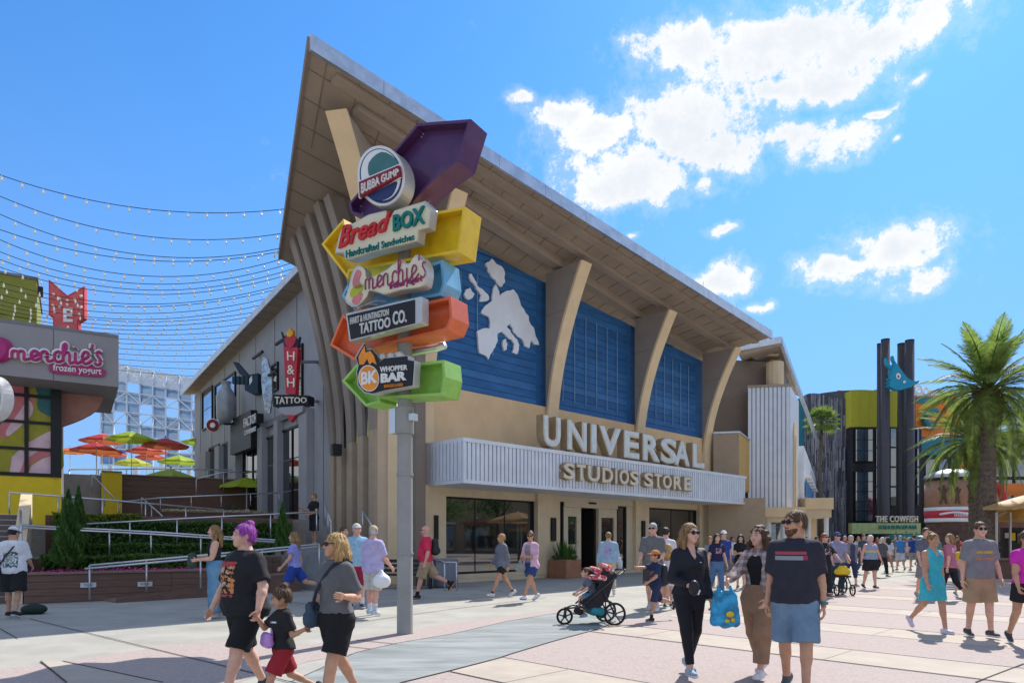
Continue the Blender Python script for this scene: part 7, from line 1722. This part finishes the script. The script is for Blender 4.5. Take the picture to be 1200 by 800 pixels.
person('woman in black tee and black skirt looking at her hands by the umber wall', fpos(868, 690), 1.68, -20, 'f', legs=(2, 2, -2, 4), armL=(16, 8, 80, 30), armR=(16, 8, 80, 30), head=(0, 14), sk='fair', top='shirt', topm=cloth(BLK), bot='skirt', botm=cloth(BLK), leg=.70, hair=('long', 'dark'), shoe=(.3, .2, .15), res=.022)
person('person in red top mostly hidden behind the curly haired woman', fpos(881, 687), 1.58, 10, 'f', legs=(4, 2, -4, 4), sk='fair', top='shirt', topm=cloth((.5, .05, .05)), bot='shorts', botm=cloth((.1, .1, .12)), leg=.4, hair=('bob', 'brown'), res=.026)
# by the stroller
person('man with sunglasses in grey tee standing behind the boy with the orange cap', fpos(765, 716), 1.87, -24, 'm', g=1.08, legs=(10, 3, -8, 12), armL=(10, 8, 50, 30), sk='fair', top='shirt', topm=cloth((.145, .15, .15)), sleeve=.85, loose=.026, bot='shorts', botm=cloth((.06, .055, .05)), leg=.5, hair=('short', 'grey'), glasses=True, shoe=(.45, .45, .47), res=.0165)
person('man in white tee seen from behind next to the shop window', fpos(780, 709), 1.80, 150, 'm', legs=(10, 3, -8, 12), sk='fair', top='shirt', topm=cloth((.62, .60, .66)), sleeve=.85, loose=.026, bot='shorts', botm=cloth((.45, .42, .50)), leg=.5, hair=('short', 'dark'), shoe=(.08, .08, .08), res=.02)
person('long haired blond girl in white dress beside the black jacket woman', fpos(783, 713), 1.42, 165, 'f', g=.92, legs=(8, 3, -8, 14), hs=1.1, sk='fair', top='dress', topm=cloth((.62, .60, .68)), sleeve=.5, hem=.92, bot='skirt', botm=cloth((.62, .60, .68)), leg=.6, waist=1.0, hair=('long', 'blond'), shoe=(.08, .08, .08), res=.02, tuck=True)
tb_, hb_b, Mb, sb_ = person('boy in navy outfit and orange cap with a backpack reaching for the stroller', fpos(768, 727), 1.33, -72, 'm', g=.95, legs=(14, 4, -28, 46), armR=(.02, -.50, 1.02), armL=(20, 8, 40, 0), hs=1.18, sk='tan', top='shirt', topm=cloth((.022, .035, .085), [(-.1, .1, .8, .95, (.4, .12, .1), 1, .52)], 'tee_boy'), sleeve=.8, loose=.024, hem=.86, bot='shorts', botm=cloth((.025, .04, .09)), leg=.52, hair=('short', 'dark'), cap=cloth((.60, .22, .06), key='cap_orange'), shoe=(.02, .02, .025), sole=(.3, .3, .3), sock=((.02, .02, .025), .09), res=.0155)
w = wp(Mb, (0, .17, .88)); bag('backpack', 'black backpack on the back of the boy with the orange cap', 'backpack', [(w + (0, 0, -.13), w + (0, 0, .12), .10, .085), (w + (-.06, 0, -.1), w + (.06, 0, -.1), .085, .085)], m_leather, .014)
person('person in pale blue jacket with pink print walking into the store', fpos(713, 697), 1.74, 178, 'm', g=1.18, legs=(12, 4, -10, 22), armL=(4, 14, 24, 0), armR=(0, 14, 24, 0), sk='fair', top='jacket', topm=cloth((.28, .40, .52), [(-.08, .13, 1.14, 1.38, (.50, .16, .42), -1, .49), (-.06, .10, 1.16, 1.34, (.08, .16, .5), -1, .55)], 'jacket_blue'), sleeve=1.9, loose=.040, hem=.90, bot='pants', botm=cloth((.50, .40, .28)), leg=.94, botloose=.02, hair=('short', 'dblond'), shoe=(.5, .5, .5), res=.02)
person('teen in grey hooded sweatshirt and black shorts strolling left by the big window', fpos(588, 700), 1.71, -64, 'f', g=1.0, legs=(24, 2, -20, 14), armL=(-14, 10, 14, 0), armR=(12, 12, 20, 0), head=(-10, 4), sk='tan', top='hoodie', topm=cloth((.155, .165, .205)), sleeve=1.95, loose=.042, hem=.80, bot='shorts', botm=cloth(BLK), leg=.30, hair=('short', 'blond'), shoe=(.6, .6, .6), sole=(.7, .7, .7), sock=((.03, .03, .05), .05), res=.0175)
tw, hw_, Mw, sw_ = person('woman in pink shirt, denim shorts and sunglasses carrying a grey sack', fpos(622, 705), 1.74, -42, 'f', g=1.04, legs=(26, 2, -18, 12), armL=(14, 12, 80, 40), armR=(10, 12, 70, 30), head=(30, 0), sk='tan', top='camisole', topm=cloth((.25, .24, .27)), sleeve=0, neck='scoop', hem=.98, loose=.014, bot='shorts', botm=cloth((.03, .065, .19)), leg=.33, botloose=.024, hair=('bun', 'brown'), glasses=True, shoe=(.62, .62, .66), sole=(.12, .14, .25), over=('pink_shirt', cloth((.60, .38, .50)), .84, 1.3, .045), res=.0175)
hq = np.array(hw_[-1]); bag('cloth_sack', 'grey cloth sack carried by the woman in the pink shirt', 'bag', [(hq + (0, -.02, -.05), hq + (0, -.02, -.05), .05, .05), (hq + (-.04, -.02, -.2), hq + (.03, -.02, -.2), .10, .10)], cloth((.24, .25, .24)), .014)
tr2, hr2, Mr, sr2 = person('bald man in bright red polo, khaki shorts and black shoes striding left', fpos(499, 701), 1.93, -84, 'm', g=1.14, belly=.05, legs=(16, 4, -30, 34), armL=(-10, 10, 26, 0), armR=(-4, 10, 20, 0), sk='pink', top='polo_shirt', topm=cloth((.62, .035, .09)), sleeve=.85, loose=.028, hem=.90, bot='shorts', botm=cloth((.36, .27, .17)), leg=.50, botloose=.022, hair=None, glasses=True, shoe=(.02, .02, .02), sole=(.6, .22, .04), sock=((.02, .02, .02), .10), res=.0165)
w = wp(Mr, (.03, .24, 1.38)); bag('backpack', 'black backpack on the bald man in the red polo', 'backpack', [(w + (0, 0, -.14), w + (0, 0, .12), .11, .09), (w + (-.06, 0, -.12), w + (.06, 0, -.12), .09, .09)], m_leather, .016)
person('man in lavender shirt, tan cap and pale shorts seen from behind', fpos(437, 721), 1.79, 150, 'm', g=1.16, belly=.03, legs=(4, 3, -3, 5), armL=(4, 10, 16, 0), armR=(14, 12, 30, 0), head=(40, 0), sk='pink', top='shirt', topm=cloth((.44, .39, .62)), sleeve=.9, loose=.036, hem=.80, bot='shorts', botm=cloth((.50, .48, .44)), leg=.52, botloose=.03, hair=('short', 'grey'), cap=cloth((.46, .38, .26), key='cap_tan'), shoe=(.45, .55, .66), sole=(.65, .66, .7), sock=((.62, .62, .66), .14), res=.0155)
pw = G(440, 721); t_ = np.array((pw.x + .18, pw.y - .28, .80)); bag('plastic_bag', 'white plastic bag in the hand of the man in the lavender shirt', 'bag', [(t_ + (0, 0, .12), t_, .03, .13), (t_ + (-.05, 0, -.08), t_ + (.05, 0, -.08), .13, .13)], mat('white_plastic', (.72, .72, .74), .35, var=.08), .014)
person('man in blue tie dye tee, white cap and dark red shorts', fpos(418, 713), 1.86, 18, 'm', g=1.08, belly=.02, legs=(4, 3, -3, 5), armL=(10, 8, 30, 10), armR=(-4, 10, 16, 0), head=(14, 0), sk='pink', top='shirt', topm=cloth((.25, .45, .62), [(-.3, .3, .8, 1.5, (.42, .56, .66), 0, .52), (-.3, .3, .8, 1.5, (.10, .30, .42), 0, .60)], 'tee_tiedye'), sleeve=.85, loose=.028, hem=.86, bot='shorts', botm=cloth((.26, .02, .05)), leg=.54, botloose=.026, hair=('short', 'grey'), cap=cloth((.60, .58, .54), key='cap_cream'), shoe=(.03, .04, .09), sole=(.65, .65, .68), sock=((.66, .66, .68), .13), res=.0165)
person('man in grey tee leaning in behind the man in the tie dye tee', fpos(403, 710), 1.82, 50, 'm', legs=(4, 3, -3, 5), sk='fair', top='shirt', topm=cloth((.16, .20, .24)), sleeve=.85, bot='shorts', botm=cloth((.1, .1, .12)), leg=.5, hair=('short', 'brown'), res=.022)
person('girl in lavender tee and blue shorts striding left along the ramp', fpos(345, 708), 1.78, -84, 'f', g=.92, legs=(22, 2, -34, 46), armL=(16, 8, 26, 0), armR=(-18, 8, 12, 0), sk='fair', top='shirt', topm=cloth((.30, .30, .66)), sleeve=.6, loose=.022, hem=.92, bot='shorts', botm=cloth((.03, .07, .34)), leg=.42, botloose=.022, hair=('long', 'dblond'), shoe=(.16, .18, .50), sole=(.65, .65, .7), res=.0175)
tj, hj, Mj, sj = person('blond woman in black tank and wide blue jeans standing by the ramp', fpos(252, 724), 1.80, -66, 'f', g=1.0, legs=(3, 2, -3, 4), armL=(14, 6, 70, 20), armR=(16, 8, 80, 20), sk='fair', top='tank_top', topm=cloth(BLK), sleeve=0, neck='tank', loose=.010, hem=1.0, bot='jeans', botm=cloth((.12, .26, .40)), leg=.99, botloose=.045, waist=1.08, hair=('long', 'dblond'), shoe=(.45, .36, .3), res=.0155, tuck=True)
hq = np.array(hj[-1]); bag('shoulder_bag', 'dark green bag hugged by the blond woman in wide jeans', 'bag', [(hq + (0, -.03, .0), hq + (0, -.03, -.14), .08, .10)], cloth((.05, .075, .06)), .014)
tm_, hm_, Mm, sm_ = person('man in white printed tee, white cap and black shorts by the stairs', fpos(16, 724), 1.76, -168, 'm', g=1.1, legs=(6, 4, -8, 10), armL=(20, 8, 50, 10), armR=(16, 8, 40, 10), head=(-20, 16), lean=-0, sk='tan', top='shirt', topm=cloth((.66, .66, .70), [(-.13, .13, 1.0, 1.32, (.05, .12, .12), -1, .47), (-.09, .09, 1.08, 1.25, (.45, .45, .45), -1, .55)], 'tee_whiteprint'), sleeve=.95, loose=.036, hem=.84, bot='shorts', botm=cloth(BLK, [(-.3, .3, .50, .52, (.4, .4, .42), 0, 0)], 'shorts_black'), leg=.5, botloose=.034, hair=('short', 'dark'), cap=cloth((.62, .62, .66), key='cap_white2'), shoe=(.02, .02, .02), sole=(.6, .6, .6), res=.0155,
    strap=([(-.13, .02, 1.46), (-.06, .16, 1.36), (.08, .19, 1.15), (.22, .10, .98)], m_leather, .014))
w = wp(Mm, (.26, .10, .93)); bag('sling_bag', 'black sling bag of the man in the white tee by the stairs', 'bag', [(w + (-.05, 0, 0), w + (.06, 0, .02), .085, .07)], m_leather, .014)
pl_ = at(368, 640, 24); person('person in black tee and shorts standing at the top of the brick stairs', (pl_.x, pl_.y), 1.84, -40, 'm', legs=(2, 2, -2, 4), armL=(10, 8, 60, 20), armR=(20, 8, 90, 0), sk='tan', top='shirt', topm=cloth(BLK), bot='shorts', botm=cloth(BLK), leg=.5, hair=('short', 'dblond'), res=.022, z0=pl_.z)
mb = MB(); mb.box((pl_.x, pl_.y + .3, pl_.z / 2 - .01), (2.4, 2.0, pl_.z - .02)); tag(mb.build('landing', m_deck), 'raised landing at the top of the brick stairs', 'landing', kind='structure')
# ------------------------------------------------------------------ far crowd, each with its own clothes
FAR = [(1055, 669, 'm', 172, (.06, .22, .50), 'shorts', (.55, .56, .60), 'grey', 'man in bright blue tee and white shorts walking away'), (1071, 669, 'm', 176, (.02, .07, .28), 'shorts', (.30, .29, .28), 'brown', 'man in dark blue shirt walking away right of the bright blue tee'),
       (1041, 671, 'f', 170, (.60, .60, .66), 'shorts', (.35, .2, .15), 'dark', 'long haired woman in white top walking away'), (1034, 676, 'f', 10, (.09, .09, .10), 'leggings', BLK, 'white', 'grey haired woman in dark jacket behind the rainbow tank'),
       (1012, 672, 'm', 8, (.06, .08, .12), 'jeans', (.05, .07, .12), 'brown', 'man in dark tee and jeans behind the grey shirted man'), (1064, 664, 'f', 4, (.55, .42, .45), 'shorts', (.2, .2, .25), 'blond', 'fair haired woman in pink top between the two blue shirts'),
       (1049, 663, 'm', -10, (.15, .16, .18), 'pants', (.08, .08, .09), 'dark', 'far man in charcoal shirt under the teal parasols'), (1028, 662, 'f', 0, (.40, .10, .12), 'jeans', (.05, .08, .15), 'brown', 'far woman in dusty red top under the green board'),
       (1079, 663, 'm', 12, (.30, .34, .40), 'shorts', (.25, .22, .18), 'brown', 'far man in pale grey tee left of the slate tee'), (1099, 664, 'f', 5, (.08, .25, .26), 'shorts', (.1, .1, .1), 'dark', 'far woman in teal top behind the turquoise dress'),
       (990, 668, 'm', 0, (.35, .05, .05), 'shorts', (.1, .1, .12), 'grey', 'far man in red tee behind the blue cap'), (957, 668, 'f', 20, (.12, .13, .16), 'leggings', BLK, 'dark', 'far woman in dark top behind the bearded man'),
       (1006, 664, 'f', -8, (.45, .44, .48), 'shorts', (.06, .07, .1), 'dblond', 'far woman in pale top under the drum'), (945, 663, 'm', 6, (.16, .20, .30), 'pants', (.09, .08, .07), 'dark', 'far man in steel blue shirt near the annex posts'),
       (1122, 668, 'm', 10, (.20, .10, .08), 'shorts', (.12, .13, .16), 'brown', 'far man in maroon tee behind the yellow tee child'), (1140, 667, 'f', -6, (.30, .30, .34), 'jeans', (.06, .09, .16), 'red', 'far woman in grey tee by the palm trunks'),
       (1175, 668, 'm', 20, (.05, .05, .06), 'shorts', (.25, .2, .15), 'dark', 'far man in black tee by the tan parasols'), (1016, 658, 'm', 175, (.5, .5, .5), 'shorts', (.15, .15, .2), 'brown', 'tiny far man in white tee walking toward the restaurant'),
       (1038, 657, 'f', 170, (.12, .3, .2), 'shorts', (.1, .1, .1), 'blond', 'tiny far woman in green walking toward the restaurant'), (1090, 658, 'm', 0, (.5, .4, .1), 'pants', (.1, .1, .12), 'dark', 'tiny far man in ochre tee by the round kiosk'),
       (1060, 656, 'm', 180, (.2, .2, .22), 'pants', (.06, .06, .07), 'grey', 'tiny far man in grey beneath the teal parasols'), (972, 662, 'f', 0, (.5, .3, .35), 'shorts', (.3, .3, .3), 'brown', 'tiny far woman in rose top before the slate drum'),
       (858, 672, 'f', 30, (.5, .5, .52), 'shorts', (.1, .12, .2), 'brown', 'far girl in white tee along the umber wall'), (896, 668, 'm', 12, (.1, .12, .14), 'shorts', (.2, .2, .2), 'dark', 'far man in dark tee under the annex canopy')]
rp_ = random.Random(4)
for u, v, sx_, yw, tc__, bt, bc, hc_, lab in FAR:
    lg_ = {'shorts': .46, 'jeans': .95, 'pants': .95, 'leggings': .93}[bt]
    person(lab, fpos(u, v), rp_.uniform(1.62, 1.70) if sx_ == 'f' else rp_.uniform(1.70, 1.80), yw, sx_, g=rp_.uniform(.95, 1.2), legs=(rp_.uniform(6, 18), 4, -rp_.uniform(6, 18), 18), armL=(rp_.uniform(-14, 14), 10, 20, 0), armR=(rp_.uniform(-14, 14), 10, 20, 0), sk=rp_.choice(['fair', 'tan', 'pink', 'olive']), top='shirt', topm=cloth(tc__), sleeve=.8, loose=.022, bot=bt, botm=cloth(bc), leg=lg_, hair=('long' if sx_ == 'f' else 'short', hc_), shoe=(.2, .2, .2), res=.031)
# ------------------------------------------------------------------ stroller with a reclining child
SC0 = fpos(694, 731)
sx0, sy0 = SC0; st_ = thing('stroller', 'black three wheeled jogging stroller with red and white blanket over the hood', 'stroller', (sx0, sy0, 0))
fw = Vector((-.985, -.17, 0)).normalized(); sdv = Vector((-fw.y, fw.x, 0))
def sp(f, s, z): return Vector((sx0, sy0, 0)) + fw * f + sdv * s + Vector((0, 0, z))
m_tyre = mat('tyre_black', (.02, .02, .02), .8); m_frame = mat('stroller_frame', (.05, .05, .055), .4, .3); m_fab = cloth((.03, .025, .03), key='stroller_fabric'); m_tealf = cloth((.03, .22, .26)); m_blank = cloth((.52, .06, .08), [(-5, 5, -5, 5, (.7, .66, .64), 0, .55)], 'blanket')
def wheel(c, r):
    mb = MB(); n = 28; rr = []
    for k in range(n):
        a = 2 * math.pi * k / n; o = c + fw * (math.cos(a) * r) + Vector((0, 0, math.sin(a) * r)); rad_ = (fw * math.cos(a) + Vector((0, 0, math.sin(a)))); rr.append([o + rad_ * (.022 * math.cos(b)) + sdv * (.022 * math.sin(b)) for b in np.linspace(0, 6.283, 9)[:-1]])
    vs = [p for q in rr for p in q]; mb.add(vs, [(i * 8 + j, i * 8 + (j + 1) % 8, ((i + 1) % n) * 8 + (j + 1) % 8, ((i + 1) % n) * 8 + j) for i in range(n) for j in range(8)]); w_ = mb.build('wheel', m_tyre, st_, True)
    mb = MB(); mb.tube([c - sdv * .03, c + sdv * .03], .035, 10); mb.build('hub', m_frame, w_)
    for k in range(5): a = 2 * math.pi * k / 5 + .3; mb = MB(); mb.tube([c, c + fw * (math.cos(a) * r * .95) + Vector((0, 0, math.sin(a) * r * .95))], .014, 6); mb.build('spoke', m_frame, w_)
R1, R2_ = .21, .155
wheel(sp(-.34, .27, R1), R1 - .02); wheel(sp(-.34, -.27, R1), R1 - .02); wheel(sp(.52, 0, R2_), R2_ - .02)
def bar(name, pts, r, m=m_frame): mb = MB(); mb.tube(pts, r, 8); return mb.build(name, m, st_, True)
for s_ in (-.25, .25):
    bar('side_rail', [sp(.50, s_ * .15, .30), sp(.32, s_ * .8, .34), sp(-.34, s_, .22)], .016); bar('push_rail', [sp(.25, s_, .36), sp(-.10, s_, .66), sp(-.52, s_, .98)], .016); bar('strut', [sp(-.34, s_, .22), sp(-.12, s_, .66)], .016)
bar('fork', [sp(.52, -.05, R2_), sp(.50, -.05, .32), sp(.50, .05, .32), sp(.52, .05, R2_)], .014); bar('handle', [sp(-.52, -.25, .98), sp(-.56, -.2, 1.0), sp(-.56, .2, 1.0), sp(-.52, .25, .98)], .02); bar('axle', [sp(-.34, -.27, R1), sp(-.34, .27, R1)], .016)
def sbag(name, prims, m, h=.014):
    a = np.array([p[:] for q in prims for p in q[:2]]); r = max(max(q[2:4]) for q in prims); o3 = np.array((sx0, sy0, 0))
    def f(P):
        d = None
        for q in prims: e = cone(P + o3, q[0][:], q[1][:], q[2], q[3]); d = e if d is None else smin(d, e, .05)
        return d + wrink(P, 30, 3) * .003
    return mesh_obj(name, [snets(f, a.min(0) - r - .04 - o3, a.max(0) + r + .04 - o3, h)], m, st_)
for s_ in (-.21, .21):
    mb = MB(); mb.prism([sp(.20, s_, .36), sp(-.02, s_, .30), sp(-.24, s_, .50), sp(-.36, s_, .86), sp(-.16, s_, .94), sp(.0, s_, .62), sp(.18, s_, .50)], sdv * .02); mb.build('side_panel', m_fab, st_)
sbag('seat', [(sp(.16, -.14, .42), sp(.16, .14, .42), .07, .07), (sp(-.08, -.15, .42), sp(-.08, .15, .42), .09, .09), (sp(-.26, -.15, .78), sp(-.26, .15, .78), .06, .06), (sp(-.16, -.15, .6), sp(-.16, .15, .6), .07, .07)], m_fab)
sbag('basket', [(sp(.26, -.12, .24), sp(.26, .12, .24), .06, .06), (sp(-.14, -.16, .22), sp(-.14, .16, .22), .09, .09)], m_fab); sbag('storage_bag', [(sp(.02, -.17, .26), sp(.02, .19, .26), .08, .08), (sp(-.1, .1, .26), sp(-.1, .22, .25), .08, .08)], m_tealf)
hd = []; 
mb = MB()
for i in range(9):
    a = R(20 + i * 16); ring = []
    for j in range(9):
        b = R(-90 + j * 22.5); ring.append(sp(-.20 + .33 * math.cos(a) * math.cos(b * .85), .24 * math.sin(b), .70 + .34 * math.sin(a) * math.cos(b * .9) ** .6))
    hd.append(ring)
vs = [p for r_ in hd for p in r_]; mb.add(vs, [(i * 9 + j, i * 9 + j + 1, (i + 1) * 9 + j + 1, (i + 1) * 9 + j) for i in range(8) for j in range(8)]); mb.build('hood', m_fab, st_, True)
bl_ = bag('blanket', 'red and white blanket draped over the stroller hood', 'blanket', [(sp(-.05, -.18, 1.0)[:], sp(-.05, .2, .98)[:], .06, .06), (sp(-.25, -.15, 1.06)[:], sp(-.25, .2, 1.03)[:], .06, .06), (sp(.08, .2, .88)[:], sp(-.15, .26, .86)[:], .045, .05)], m_blank, .014)
for k in range(2):
    c = sp(-.50 - .02 * k, .12 - .12 * k, 1.02); t = thing('drink_bottle', ['clear drink bottle on the stroller handle, nearer one', 'clear drink bottle on the stroller handle, farther one'][k], 'bottle', tuple(c)); mb = MB(); mb.lathe(c, [(.035, 0), (.036, .13), (.016, .17), (.016, .19)], 12); mb.build('bottle', mat('bottle_clear', (.45, .52, .58), .1), t, True); mb = MB(); mb.lathe(c + Vector((0, 0, .191)), [(.018, 0), (.018, .02)], 10); mb.build('cap', m_wht, t)
pk = sp(-.06, 0, 0); person('small child reclining in the stroller with bare knees and blue shorts', (pk.x, pk.y), 1.10, -80, 'm', g=.95, legs=(72, 78, 80, 70), armL=(30, 8, 30, 20), armR=(30, 8, 30, 20), lean=22, hs=1.25, sk='fair', top='shirt', topm=cloth((.12, .14, .18)), sleeve=.8, bot='shorts', botm=cloth((.10, .22, .36)), leg=.42, hair=('short', 'brown'), shoe=(.35, .48, .60), sole=(.6, .62, .66), res=.015, z0=-.0, pose_drop='seat')
# wheeled walker of the red haired woman
wk = fpos(984, 697); t = thing('walker', 'black wheeled walker with a yellow bag', 'walker', (wk[0], wk[1], 0)); q0_ = Vector((wk[0], wk[1], 0))
for sx_ in (-.22, .22):
    for fy in (-.28, .28):
        mb = MB(); c = q0_ + Vector((sx_, fy, .26 if fy > 0 else .16)); r = c.z - .02; n = 18
        mb.tube([c + Vector((0, math.cos(a) * r, math.sin(a) * r)) for a in np.linspace(0, 6.283, 19)], .022, 6); w_ = mb.build('wheel', m_tyre, t, True)
        for k in range(4): a = k * math.pi / 2; mb = MB(); mb.tube([c, c + Vector((0, math.cos(a) * r, math.sin(a) * r))], .009, 4); mb.build('spoke', m_steel, w_)
    mb = MB(); mb.tube([q0_ + Vector((sx_, -.28, .16)), q0_ + Vector((sx_, 0, .52)), q0_ + Vector((sx_, .30, .94)), q0_ + Vector((sx_, .42, .95))], .018, 6); mb.build('frame', m_frame, t, True); mb = MB(); mb.tube([q0_ + Vector((sx_, .28, .26)), q0_ + Vector((sx_, 0, .52))], .018, 6); mb.build('leg', m_frame, t)
mb = MB(); mb.box(q0_ + Vector((0, 0, .53)), (.46, .42, .05)); mb.build('seat', m_fab, t, bev=.015)
w = np.array((q0_ + Vector((.02, -.12, .66)))[:]); bag('handbag', 'bright yellow bag on the wheeled walker', 'bag', [(w + (-.12, 0, 0), w + (.12, 0, 0), .10, .10), (w + (-.06, 0, .1), w + (.06, 0, .1), .07, .07)], mat('yellow_cloth', (.68, .46, .02), .6), .014)
